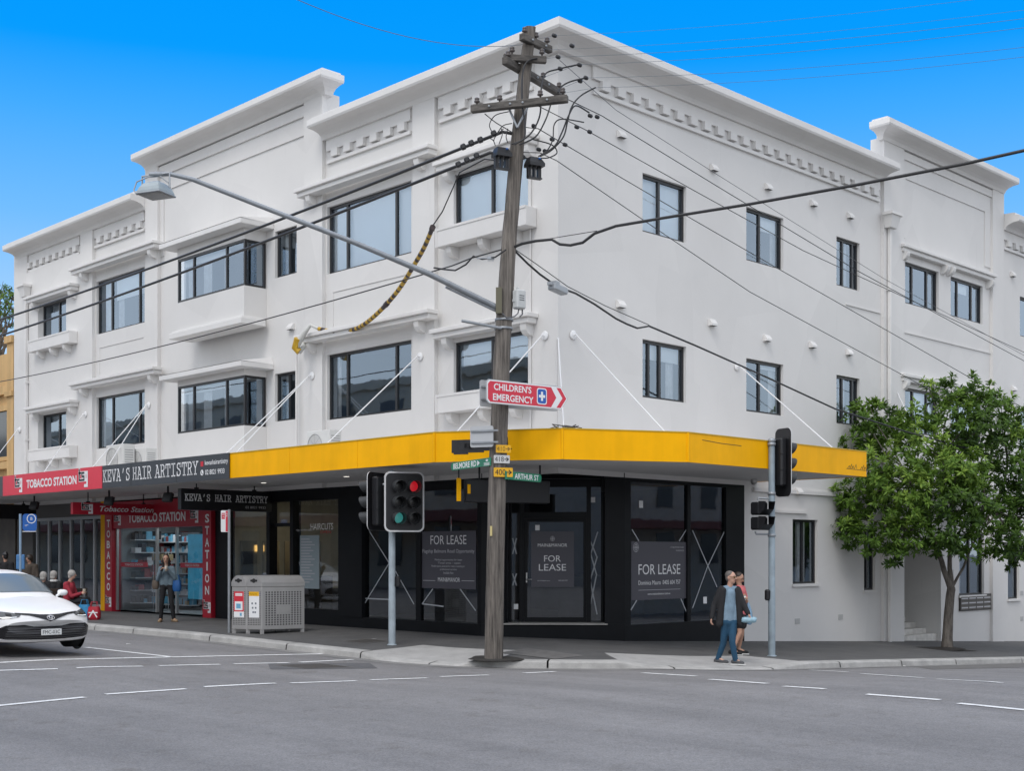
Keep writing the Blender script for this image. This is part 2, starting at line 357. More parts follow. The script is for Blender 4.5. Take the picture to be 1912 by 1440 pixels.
# slab-serif stroke letters for the typewriter style sign
SLAB = {'K': [[(.2, 0), (.2, 1)], [(.06, 0), (.34, 0)], [(.06, 1), (.34, 1)], [(.2, .4), (.75, 1)], [(.38, .56), (.82, 0)], [(.6, 1), (.95, 1)], [(.65, 0), (1, 0)]],
 'E': [[(.2, 0), (.2, 1)], [(.05, 0), (.92, 0), (.92, .3)], [(.05, 1), (.88, 1), (.88, .72)], [(.2, .52), (.62, .52)], [(.62, .38), (.62, .66)]],
 'V': [[(.12, 1), (.5, 0), (.88, 1)], [(-.03, 1), (.3, 1)], [(.7, 1), (1.03, 1)]],
 'A': [[(.1, 0), (.48, 1), (.52, 1), (.9, 0)], [(.25, 1), (.5, 1)], [(.25, .36), (.75, .36)], [(-.05, 0), (.3, 0)], [(.7, 0), (1.05, 0)]],
 "'": [[(.55, 1), (.42, .68)]],
 'S': [[(.82, .72), (.82, 1)], [(.82, .84), (.66, .98), (.4, 1), (.2, .88), (.2, .68), (.38, .56), (.66, .48), (.84, .33), (.82, .13), (.62, 0), (.36, 0), (.18, .14)], [(.16, 0), (.16, .3)]],
 'H': [[(.2, 0), (.2, 1)], [(.8, 0), (.8, 1)], [(.2, .52), (.8, .52)], [(.08, 0), (.30, 0)], [(.70, 0), (.92, 0)], [(.08, 1), (.30, 1)], [(.70, 1), (.92, 1)]],
 'I': [[(.5, 0), (.5, 1)], [(.15, 0), (.85, 0)], [(.15, 1), (.85, 1)]],
 'R': [[(.2, 0), (.2, 1)], [(.03, 1), (.6, 1), (.8, .88), (.8, .64), (.6, .5), (.2, .5)], [(.55, .5), (.86, 0)], [(.03, 0), (.4, 0)], [(.72, 0), (1, 0)]],
 'T': [[(.5, 0), (.5, 1)], [(.06, .7), (.06, 1), (.94, 1), (.94, .7)], [(.28, 0), (.72, 0)]],
 'Y': [[(.12, 1), (.5, .48), (.88, 1)], [(.5, .48), (.5, 0)], [(-.03, 1), (.3, 1)], [(.7, 1), (1.03, 1)], [(.3, 0), (.7, 0)]]}
def stroke(mb, M, pts, t, w_, closed=False):
    P = [Vector((a, b)) for a, b in pts]
    if closed: P = P + [P[0]]
    for i in range(len(P) - 1):
        a, b = P[i], P[i + 1]; d = b - a
        if d.length < 1e-6: continue
        d.normalize(); n_ = Vector((-d.y, d.x)) * t / 2; a = a - d * t / 2 * .9; b = b + d * t / 2 * .9; z = w_ + i * .00012
        mb.quad(M(*(a - n_), z), M(*(b - n_), z), M(*(b + n_), z), M(*(a + n_), z))
def slab_text(s, M, u0, u1, v0, v1, w_, t, m, parent, name='lettering'):
    n = len(s); cw = (u1 - u0) / n; mb = MB()
    for i, ch in enumerate(s):
        for st in SLAB.get(ch, []):
            stroke(mb, M, [(u0 + cw * (i + .06 + .88 * a), v0 + (v1 - v0) * b) for a, b in st], t, w_)
    return mb.build(name, m, parent, fix=False)
def tsg_logo(M, u, v, h, w_, parent):
    """lower-case t s g in outlined squared strokes"""
    hh = h; W = h * .95; mw, mk = MB(), MB()
    L = [[(.05, .98), (.05, .42), (.28, .42)], [(.0, .80), (.26, .80)], [(.62, .80), (.38, .80), (.38, .61), (.62, .61), (.62, .42), (.36, .42)]]
    G = [[(.98, .42), (.74, .42), (.74, .80), (.98, .80), (.98, .12), (.70, .12)]]
    for l in L: 
        q = [(u + a * W, v + b * hh) for a, b in l]; stroke(mw, M, q, h * .17, w_); stroke(mk, M, q, h * .10, w_ + .003)
    for l in G:
        q = [(u + a * W, v + b * hh) for a, b in l]; stroke(mw, M, q, h * .17, w_)
        stroke(mk, M, q, h * .0001, w_ + .003)
    mw.build('logo_outline', LETW, parent, fix=False); mk.build('logo', LETB, parent, fix=False)
# ---------------------------------------------------------------- GROUND
def spaced(a, b, fine0, fine1, step):
    v = []; x = fine0
    while x < fine1: v.append(x); x += step
    v.append(fine1); s = step; x = fine1
    while x < b: s *= 1.6; x = min(b, x + s); v.append(x)
    s = step; x = fine0
    while x > a: s *= 1.6; x = max(a, x - s); v.insert(0, x)
    return v
gx = spaced(-1800, 1800, -32, 26, .5); gy = spaced(-1800, 1800, -24, 32, .5)
mb = MB(); nx = len(gx)
mb.add([(x, y, road_h(x, y)) for y in gy for x in gx], [(j * nx + i, j * nx + i + 1, (j + 1) * nx + i + 1, (j + 1) * nx + i) for j in range(len(gy) - 1) for i in range(nx - 1)], True)
tag(mb.build('road', ROADM, fix=False), kind='structure')
# kerb path
KP = []
x = -70.0
while x < -1.0: KP.append((x, -4.0, 0, -1)); x += .5
nA = 26
for i in range(nA + 1):
    a = -math.pi / 2 + math.pi / 2 * i / nA; KP.append((-1 + 5.5 * math.cos(a), 1.5 + 5.5 * math.sin(a), math.cos(a), math.sin(a)))
y = 2.0
while y < 70: KP.append((4.5, y, 1, 0)); y += .5
def px_of(x, y):
    dx, dy = x - cx, y - cy
    r = S_ * dx + C_ * dy; d = -C_ * dx + S_ * dy
    return CX + F_PX * r / d if d > .5 else -9999
def rampf(px):
    def t(a, b, c, d): return clamp((px - a) / (b - a), 0, 1) * clamp((d - px) / (d - c), 0, 1)
    return max(t(672, 720, 850, 892), t(1165, 1215, 1440, 1505))
KS = []; acc = 0
rows = []
for i, (x, y, nx_, ny_) in enumerate(KP):
    if i: acc += math.hypot(x - KP[i - 1][0], y - KP[i - 1][1])
    KS.append(acc); rows.append(rampf(px_of(x, y)))
def surf(i, t):
    x, y, nx_, ny_ = KP[i]; X, Y = x - nx_ * t, y - ny_ * t
    z = foot_h(X, Y) - rows[i] * .115 * clamp(1 - t / 1.5, 0, 1)
    return Vector((X, Y, z))
T = [.29, .6, .95, 1.35, 1.6, 2.2, 3.0, 3.8, 4.6, 5.4]
mb = MB()
for i in range(len(KP) - 1):
    for a, b in zip(T[:-1], T[1:]):
        if KP[i][2] and KP[i][3] and b > 5.45: continue
        r_ = max(rows[i], rows[i + 1]); mb.m = 1 if (r_ > .02 and b <= 1.6) else 0
        mb.add([surf(i, a), surf(i + 1, a), surf(i + 1, b), surf(i, b)], [(0, 1, 2, 3)])
mb.m = 0
RAMP = mat('ramp_concrete', (.42, .41, .395), .9, var=.18, vscale=2.5, bump=.25, bscale=70, fine=.18, fscale=100)
tag(mb.build('footpath', [PAVE, RAMP], fix=False), kind='structure')
# kerb stones (with joints) and concrete gutter
mb = MB(); rnd = random.Random(3)
i = 0; last = 0
while i < len(KP) - 1:
    far = KP[i][0] < -26 or KP[i][1] > 30
    j = min(len(KP) - 1, i + (8 if far else rnd.choice((4, 5, 6, 7))))
    prof = lambda k: [surf(k, .288) + Vector((0, 0, .001)), surf(k, .06) + Vector((0, 0, .002)), surf(k, .02) - Vector((0, 0, .008)), surf(k, .0) - Vector((0, 0, .030)), Vector((KP[k][0] + KP[k][2] * .02, KP[k][1] + KP[k][3] * .02, road_h(KP[k][0], KP[k][1]) - .02))]
    rings = [prof(k) for k in range(i, j + 1)]
    # small joint: pull the two ends in
    if not far:
        rings[0] = [a.lerp(b, .034 / max(.02, (rings[1][0] - rings[0][0]).length)) for a, b in zip(rings[0], rings[1])]
    mb.loft(rings, closed=False, cap=False, smooth=False)
    i = j
tag(mb.build('kerb', CONC, fix=False), kind='structure')
mb = MB()
for i in range(len(KP) - 1):
    q = []
    for k, o_ in ((i, .021), (i, .36), (i + 1, .36), (i + 1, .021)):
        X, Y = KP[k][0] + KP[k][2] * o_, KP[k][1] + KP[k][3] * o_; q.append((X, Y, road_h(X, Y) + .006))
    mb.add(q, [(0, 1, 2, 3)])
tag(mb.build('gutter', mat('gutter_concrete', (.25, .245, .235), .9, var=.3, vscale=1.5, fine=.2, fscale=80), fix=False), kind='structure')
# painted markings
mb = MB()
def dash(x0, y0, x1, y1, wd=.13, n=6):
    a, b = GP(x0, y0), GP(x1, y1); d = (b - a); d.z = 0; L = d.length; d.normalize(); p = Vector((-d.y, d.x, 0)) * wd / 2
    for i in range(n):
        q = []
        for t, s in ((i / n, -1), ((i + 1) / n, -1), ((i + 1) / n, 1), (i / n, 1)):
            v = a + d * L * t + p * s; q.append((v.x, v.y, road_h(v.x, v.y) + .008))
        mb.add(q, [(0, 1, 2, 3)])
for q in ((-40, 1254.5, 108, 1250.5), (143, 1248.5, 267, 1245.5), (297, 1244.5, 411, 1242), (437, 1241, 540, 1239), (560, 1238, 658, 1233),
          (-60, 1325, 158, 1303.5), (197, 1298, 347, 1288), (381, 1284, 515, 1277.5), (543, 1277, 666, 1273), (692, 1271, 798, 1267.5), (822, 1265, 912, 1262), (978, 1258.5, 1036, 1255.5),
          (1200, 1258, 1300, 1264), (1325, 1270, 1433, 1278), (1463, 1283, 1540, 1288), (1618, 1298, 1756, 1308.5), (1790, 1315, 1960, 1332),
          (1512, 1252.5, 1582, 1256), (1610, 1259.5, 1722, 1267), (1750, 1269.5, 1870, 1276.5)):
    dash(*q)
dash(-60, 1242, 600, 1222, .17, 30); dash(160, 1210, 320, 1228, .13, 12)
tag(mb.build('road_markings', PAINT, fix=False), kind='structure')

def patch(pts, m):
    q = MB(); P = [GP(*p) for p in pts]; n = 8
    g = [[P[0].lerp(P[1], i / n).lerp(P[3].lerp(P[2], i / n), j / n) for i in range(n + 1)] for j in range(n + 1)]
    q.add([(v.x, v.y, road_h(v.x, v.y) + .0045) for r in g for v in r], [(j * (n + 1) + i, j * (n + 1) + i + 1, (j + 1) * (n + 1) + i + 1, (j + 1) * (n + 1) + i) for j in range(n) for i in range(n)])
    tag(q.build('road_patch', m, fix=False), kind='structure')
PAT = mat('patched_asphalt', (.165, .158, .15), .85, var=.2, vscale=3, fine=.3, fscale=70, bump=.4, bscale=80)
PAT2 = mat('old_asphalt', (.135, .134, .138), .85, var=.2, vscale=3, fine=.3, fscale=70, bump=.4, bscale=80)
patch(((1690, 1241), (1990, 1231), (2020, 1245), (1740, 1251)), PAT); patch(((500, 1240), (690, 1239), (705, 1249), (505, 1251)), PAT2)
# ================================================================= CORNER BUILDING
B = thing('corner_building', 'white rendered three-storey corner building with moulded parapets, black windows and yellow awning', 'building', (0, 0, 0))
XL = -26.4; TOP = 12.45
def wall_cells(mb, M, u0, u1, v0, v1, ops, depth=.17, w_=0.):
    us = sorted(set([u0, u1] + [clamp(o[k], u0, u1) for o in ops for k in (0, 1)])); vs = sorted(set([v0, v1] + [clamp(o[k], v0, v1) for o in ops for k in (2, 3)]))
    for a, b in zip(us[:-1], us[1:]):
        for c, d in zip(vs[:-1], vs[1:]):
            mu, mv = (a + b) / 2, (c + d) / 2
            if any(o[0] < mu < o[1] and o[2] < mv < o[3] for o in ops): continue
            mb.rect(M, a, b, c, d, w_)
    for o in ops:
        a, b, c, d = o[:4]
        mb.quad(M(a, c, w_), M(b, c, w_), M(b, c, w_ - depth), M(a, c, w_ - depth)); mb.quad(M(a, d, w_ - depth), M(b, d, w_ - depth), M(b, d, w_), M(a, d, w_))
        mb.quad(M(a, c, w_), M(a, c, w_ - depth), M(a, d, w_ - depth), M(a, d, w_)); mb.quad(M(b, c, w_ - depth), M(b, c, w_), M(b, d, w_), M(b, d, w_ - depth))
def room(mb, M, u0, u1, v0, v1, w0, depth):
    w1 = w0 - depth
    mb.rect(M, u0, u1, v0, v1, w1)
    mb.quad(M(u0, v0, w0), M(u1, v0, w0), M(u1, v0, w1), M(u0, v0, w1)); mb.quad(M(u0, v1, w0), M(u1, v1, w0), M(u1, v1, w1), M(u0, v1, w1))
    mb.quad(M(u0, v0, w0), M(u0, v1, w0), M(u0, v1, w1), M(u0, v0, w1)); mb.quad(M(u1, v0, w0), M(u1, v1, w0), M(u1, v1, w1), M(u1, v0, w1))
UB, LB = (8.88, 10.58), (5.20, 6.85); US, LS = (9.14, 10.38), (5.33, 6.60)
opL = {}
for nm, a, b, u_, l_ in (('w1', 77, 130, US, LS), ('w2', 180, 270, UB, LB), ('sm', 513.5, 554, US, LS), ('big', 611, 768, UB, LB), ('cor', 847, 986, US, LS)):
    opL[nm + 'U'] = (LX(a), LX(b), *u_); opL[nm + 'L'] = (LX(a), LX(b), *l_)
BX0, BX1 = -14.15, -10.72
opBay = [(BX0 + .05, BX1 - .05, 8.95, 10.15), (BX0 + .05, BX1 - .05, 5.25, 6.55)]
RU, RL = (9.02, 10.33), (5.32, 6.62)
opR = {}
for nm, a, b in (('w1', 2.74, 4.32), ('w2', 6.70, 8.31), ('w3', 10.83, 12.02), ('d1', 14.53, 16.55), ('d2', 17.31, 19.45), ('e1', 22.15, 23.9), ('e2', 26.2, 28.0), ('e3', 31.0, 32.8), ('e4', 36.0, 37.8)):
    opR[nm + 'U'] = (a, b, *(RU if nm[0] != 'd' else (9.05, 10.25))); opR[nm + 'L'] = (a, b, *RL)
opR['g1'] = (8.73, 9.90, 1.05, 2.71); opR['g2'] = (12.25, 12.85, .82, 2.6); opR['g3'] = (17.85, 19.55, .55, 2.45); opR['g4'] = (21.25, 22.1, .35, 2.2); opR['g5'] = (25.5, 26.4, .2, 2.1)
ENT = (14.31, 16.69, -3.0, 2.15)
mb = MB()
wall_cells(mb, FL, XL, 0, 3.5, TOP, list(opL.values()) + opBay)
wall_cells(mb, FR, 0, 6.62, 3.5, TOP, [o for o in opR.values() if o[0] < 6.62])
wall_cells(mb, FR, 6.62, 42, -4, TOP, [o for o in opR.values() if o[0] > 6.62] + [ENT])
# raised parapets
BR0, BR1 = LX(271, .12), LX(601.5, .12); DR0, DR1 = 13.16, 20.75
mb.box(FL, BR0 + .003, BR1 - .003, TOP, 13.5, -.42, -.0); mb.box(FR, DR0, DR1, TOP - .3, 13.5, -.32, -.003)
mb.rect(FR, DR0, DR1, TOP, 13.5, 0)
# pilasters on the Belmore side
for a, b in ((28, 172), (272, 294), (567, 604.5), (770, 811)):
    pass
def pil(u0, u1, v0, v1, ops=()):
    us = [u0, u1]
    wall_cells(mb, FL, u0, u1, v0, v1, list(ops), .12, .12)
    for u in (u0, u1): mb.quad(FL(u, v0, 0), FL(u, v0, .12), FL(u, v1, .12), FL(u, v1, 0))
    mb.quad(FL(u0, v1, 0), FL(u1, v1, 0), FL(u1, v1, .12), FL(u0, v1, .12))
P1 = (XL, LX(172, .12)); P2 = (BR0, LX(294, .12)); P3 = (LX(567, .12), BR1); P4 = (LX(770, .12), LX(811, .12))
fr1 = (LX(50, .12), LX(150, .12), 11.62, 12.3)
pil(*P1, 3.5, TOP, [opL['w1U'], opL['w1L'], fr1])
for P in (P2, P3): pil(*P, 3.5, 13.46)
pil(*P4, 3.5, TOP)
# raised block face between P2 and P3 (upper field), with recessed panel
FB0, FB1 = P2[1], P3[0]
mb.box(FL, FB0 + .001, FB1 - .001, 13.08, 13.36, .001, .085)
mb.box(FL, FB0 + .001, FB1 - .001, 12.62, 13.079, .001, .035)
for (a, b, c, d) in ((FB0 + .0, FB0 + .2, 9.6, 11.9),):
    mb.box(FL, a, b, 10.7, 12.619, .001, .034)
mb.box(FL, FB1 - .12, FB1 - .001, 10.7, 12.619, .001, .034)
# inset panels between the storeys
def panel_line(M, u0, u1, v0, v1, w_=0., t=.018):
    mb.box(M, u0, u1, v1 - .03, v1, w_ + .001, w_ + t); mb.box(M, u0, u0 + .03, v0, v1 - .031, w_ + .001, w_ + t)
panel_line(FL, LX(622), LX(765), 7.55, 8.42); panel_line(FL, LX(186), LX(268), 7.6, 8.45)
# entry recess + stairs
mb.rect(FR, ENT[0], ENT[1], -4, ENT[3], -2.6)
mb.quad(FR(ENT[0], -4, -.17), FR(ENT[0], -4, -2.6), FR(ENT[0], ENT[3], -2.6), FR(ENT[0], ENT[3], -.17)); mb.quad(FR(ENT[1], -4, -.17), FR(ENT[1], -4, -2.6), FR(ENT[1], ENT[3], -2.6), FR(ENT[1], ENT[3], -.17))
mb.quad(FR(ENT[0], ENT[3], -.17), FR(ENT[1], ENT[3], -.17), FR(ENT[1], ENT[3], -2.6), FR(ENT[0], ENT[3], -2.6))
# D section relief: top bands and recessed-looking panel frame
mb.box(FR, 14.301, 19.949, 13.14, 13.36, .001, .075); mb.box(FR, 14.301, 19.949, 12.62, 13.139, .001, .03); mb.box(FR, 14.301, 14.5, 10.9, 12.619, .001, .03); mb.box(FR, 19.55, 19.949, 10.9, 12.619, .001, .03)
mb.box(FR, DR0, 14.3, -3.9, 13.46, .001, .10); mb.box(FR, 19.95, DR1, -3.9, 13.46, .001, .10)
mb.box(FR, 14.32, 19.93, 8.18, 8.22, .001, .03); pass
mb.box(FR, 11.3, 13.1, 8.55, 8.585, .001, .03)
# ledges low on the Arthur wall
mb.box(FR, 6.95, 12.6, 3.36, 3.46, .001, .07); mb.box(FR, 6.9, 9.35, 2.86, 2.93, .001, .06)
# side / back faces and roof
for (a, b) in (((XL, 0), (XL, 16)), ((XL, 16), (-14, 16)), ((-14, 16), (-14, 42)), ((-14, 42), (0, 42))):
    mb.quad((a[0], a[1], -1), (b[0], b[1], -1), (b[0], b[1], TOP), (a[0], a[1], TOP))
mb.add([(XL, 0, 12.2), (0, 0, 12.2), (0, 42, 12.2), (-14, 42, 12.2), (-14, 16, 12.2), (XL, 16, 12.2)], [(0, 1, 2, 3, 4, 5)])
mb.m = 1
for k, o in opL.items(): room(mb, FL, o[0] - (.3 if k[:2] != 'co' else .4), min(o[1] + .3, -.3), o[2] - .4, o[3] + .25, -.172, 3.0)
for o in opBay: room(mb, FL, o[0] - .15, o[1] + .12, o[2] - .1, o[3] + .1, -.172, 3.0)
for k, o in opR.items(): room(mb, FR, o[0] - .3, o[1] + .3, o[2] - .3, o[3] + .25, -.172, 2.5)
mb.build('wall', [WHITE, INT], B, fix=False)
# stairs in the entry
mb = MB(); z0 = foot_h(.3, 15)
for i in range(5): mb.box(FR, ENT[0] + .002, ENT[1] - .002, z0 - .3, z0 + .16 * (i + 1), -.12 - .34 * i - (2 if i == 4 else .34), -.12 - .34 * i, .012)
mb.build('entry_stairs', mat('stair_stone', (.62, .60, .56), .8, var=.25, vscale=4), B)
# ---- cornices (mitred sweeps)
PROF = [(.0, -.255), (.125, -.25), (.135, -.225), (.17, -.165), (.25, -.105), (.37, -.065), (.48, -.05), (.575, -.045), (.60, 0), (.60, .14), (.57, .155), (.46, .165), (.455, .235), (.40, .25), (-.30, .27), (-.30, -.25)]
def cornice(name, path, base, dz, prof=PROF):
    # path: list of (x,y, ox,oy): point at wall line and outward offset direction (mitre vector)
    rings = [[Vector((x + ox * (base + w_), y + oy * (base + w_), dz + z)) for w_, z in prof] for x, y, ox, oy in path]
    m = MB(); m.loft(rings, closed=True, cap=True, smooth=False); return m.build(name, TRIM, B)
cornice('cornice', [(BR1 + .01, 0, 0, -1), (0, 0, 1, -1), (0, DR0 - .01, 1, 0)], .0, 12.5)
cornice('cornice', [(XL + .15, 0, 0, -1), (BR0 - .01, 0, 0, -1)], .0, 12.5)
cornice('cornice', [(BR0 + .01, 0, 0, -1), (BR1, 0, 1, -1), (BR1, .12, 1, 0)], .0, 13.65)
cornice('cornice', [(-.02, DR0, 0, -1), (0, DR0, 1, -1), (0, DR1, 1, 0)], .0, 13.65)
cornice('cornice', [(0, DR1 + .01, 1, 0), (0, 42, 1, 0)], .0, 12.5)
# ---- dentil friezes
def frieze(M, u0, u1, n, z0, wb, edge=True, flip=False):
    m = MB(); p = (u1 - u0) / n
    m.box(M, u0 - .12, u1 + .02, z0 + .30, z0 + .62, wb + .002, wb + .06)          # band above
    m.box(M, u0 - .10, u1 + .02, z0 - .02, z0 + .06, wb + .002, wb + .065)        # ledge below
    for i in range(n): m.box(M, u0 + p * (i + .25), u0 + p * (i + .75), z0 + .105, z0 + .2985, wb + .002, wb + .11)
    return m.build('dentil_frieze', TRIM, B)
frieze(FL, LX(52), LX(150), 8, 11.67, -.0); frieze(FL, LX(182), LX(271), 6, 11.67, 0); frieze(FL, LX(618), LX(768), 6, 11.67, 0); frieze(FL, LX(828), LX(996), 6, 11.67, 0)
m_ = frieze(FR, 1.15, 13.0, 23, 11.67, 0); frieze(FR, 20.95, 41.6, 39, 11.67, 0)
# ---- window hoods and sill boxes
def bracket(mb, M, u, v, w0=0., r=.16, wd=.17, dep=.24):
    pr = [(0, 0), (dep, 0), (dep, -.05), (dep * .92, -.13), (dep * .70, -.2), (dep * .42, -.235), (dep * .12, -.24), (0, -.27)]
    vs = [M(u - wd / 2, v + b, w0 + a) for a, b in pr] + [M(u + wd / 2, v + b, w0 + a) for a, b in pr]; n = len(pr)
    mb.add(vs, [list(range(n))[::-1], [n + i for i in range(n)]] + [(i, (i + 1) % n, n + (i + 1) % n, n + i) for i in range(n)])
def hood(M, u0, u1, z, brs, w0=0., dep=.32, ret=0):
    h = MB(); h.box(M, u0, u1, z - .16, z - .045, w0 + .002, w0 + dep - .04, .01); h.box(M, u0 - .05, u1 + .05, z - .044, z + .05, w0 + .002, w0 + dep + .03, .012)
    o = h.build('window_hood', TRIM, B)
    for u in brs:
        q = MB(); bracket(q, M, u, z - .162, w0 + .001); q.build('bracket', TRIM, o)
def sillbox(M, u0, u1, z0, z1, brs, w0=0., dep=.34):
    h = MB(); h.box(M, u0, u1, z0, z1, w0 + .002, w0 + dep, .012)
    h.box(M, u0 + .0, u1, z1 - .055, z1 + .0, w0 + dep + .0005, w0 + dep + .015); h.box(M, u0, u0 + .05, z0, z1 - .056, w0 + dep + .0005, w0 + dep + .015)
    o = h.build('window_box', TRIM, B)
    for u in brs:
        q = MB(); bracket(q, M, u, z0 - .002, w0 + .001, dep=.26); q.build('bracket', TRIM, o)
for z in (11.05, 7.32):
    hood(FL, LX(566, .2), LX(812, .2), z, (LX(583, .2), LX(786, .2)), .12)
    hood(FL, LX(143, .2), LX(298, .2), z, (LX(158, .2), LX(286, .2)), .12)
for z, dz in ((10.60, 0), (6.80, 0)):
    hood(FL, LX(53, .3), LX(137, .3), z, (LX(62, .3), LX(131, .3)), .12)
hood(FL, LX(812, .3), LX(986, .3), 10.62, (LX(826, .3), LX(976, .3))); hood(FL, LX(806, .3), LX(984, .3), 6.85, (LX(824, .3), LX(972, .3)))
for z in (8.72, 4.98):
    c = z
    sillbox(FL, LX(816, .3), LX(984, .3), c, c + .42, (LX(834, .3), LX(893, .3), LX(952, .3)))
    sillbox(FL, LX(59, .3), LX(135, .3), c, c + .40, (LX(73, .3), LX(97, .3), LX(122, .3)), .12, .30)
# hoods on the Arthur side raised bay
for z in (10.62, 6.92): hood(FR, 14.15, 19.95, z, (14.3, 16.75, 17.1, 19.75), 0, .2)
# ---- windows
def window(M, o, mull=(.5,), blinds=(), w_=-.10, t=.055, horiz=(), darkleft=False, curt=()):
    u0, u1, v0, v1 = o; W = u1 - u0
    fr = MB(); d0, d1 = w_ - .05, w_ + .02
    fr.box(M, u0, u0 + t, v0, v1, d0, d1); fr.box(M, u1 - t, u1, v0, v1, d0, d1); fr.box(M, u0 + t, u1 - t, v0, v0 + t, d0, d1); fr.box(M, u0 + t, u1 - t, v1 - t * 1.2, v1, d0, d1)
    for k in mull: fr.box(M, u0 + W * k - .035, u0 + W * k + .035, v0 + t, v1 - t * 1.2, d0 + .003, d1 - .004)
    for k, a, b in horiz: fr.box(M, u0 + W * a, u0 + W * b, v0 + (v1 - v0) * k - .02, v0 + (v1 - v0) * k + .02, d0 + .004, d1 - .006)
    f = fr.build('window', FRAME, B)
    g = MB(); g.rect(M, u0 + t * .5, u1 - t * .5, v0 + t * .5, v1 - t * .5, w_ - .02); g.build('pane', GLASS, f, fix=False)
    if blinds:
        b = MB()
        for a, c, k in blinds: b.box(M, u0 + W * a + .02, u0 + W * c - .02, v1 - (v1 - v0) * k, v1 - .02, w_ - .13, w_ - .12)
        b.build('blind', BLIND, f)
    if curt:
        b = MB()
        for a, c in curt:
            n = max(4, int((c - a) * W / .05)); ring = []
            for i in range(n + 1):
                u = u0 + W * (a + (c - a) * i / n); dd = .03 * math.sin(i * 1.9)
                ring.append((u, dd))
            for (p, q) in zip(ring[:-1], ring[1:]): b.quad(M(p[0], v0, w_ - .2 + p[1]), M(q[0], v0, w_ - .2 + q[1]), M(q[0], v1, w_ - .2 + q[1]), M(p[0], v1, w_ - .2 + p[1]))
        b.build('curtain', CURT, f, fix=False)
    return f
window(FL, opL['bigU'], (.22, .80), ((.0, 1., .985),)); window(FL, opL['bigL'], (.22, .80), (), curt=((.02, .07),))
window(FL, opL['corU'], (.5,), ((0, 1, .985),)); window(FL, opL['corL'], (.5,), ((.03, .97, .42),))
window(FL, opL['smU'], (.55,), (), curt=((.05, .35), (.6, .75))); window(FL, opL['smL'], (.55,), (), curt=((.1, .3),))
window(FL, opL['w2U'], (.28, .85), ((.3, .98, .42),), curt=((.02, .16), (.30, .40))); window(FL, opL['w2L'], (.30, .85), ((.02, .28, 1.),), curt=())
window(FL, opL['w1U'], (.56,)); window(FL, opL['w1L'], (.56,))
window(FR, opR['w1U'], (.43,), ((.0, 1, .985),)); window(FR, opR['w2U'], (.42,), ((.5, .98, .30),), curt=((.9, 1.),)); window(FR, opR['w3U'], (.38, .8), ((.0, .4, .2),), curt=((.6, .8),))
window(FR, opR['w1L'], (.20, .45), ((.0, 1., .30),), curt=((.75, .95),)); window(FR, opR['w2L'], (.42,), ((.45, .98, .12),), curt=((.85, 1.),)); window(FR, opR['w3L'], (.36, .8), curt=((.5, .75),))
for k in ('d1', 'd2'):
    window(FR, opR[k + 'U'], (.28, .72), ((.3, .7, .3 if k == 'd2' else .02),)); window(FR, opR[k + 'L'], (.3, .72), ((.3, .95, .8),))
for k in ('e1', 'e2', 'e3', 'e4'): window(FR, opR[k + 'U'], (.5,)); window(FR, opR[k + 'L'], (.5,))
window(FR, opR['g1'], (.5,), curt=((.5, .85),), t=.05); window(FR, opR['g2'], (.5,)); window(FR, opR['g3'], (.5,), curt=((.1, .4),)); window(FR, opR['g4'], ()); window(FR, opR['g5'], ())
# thin sills under Arthur-side windows
for k, o in opR.items():
    if k[0] == 'g': sm = MB(); sm.box(FR, o[0] - .05, o[1] + .05, o[2] - .07, o[2] - .002, .001, .06); sm.build('window_sill', TRIM, B)
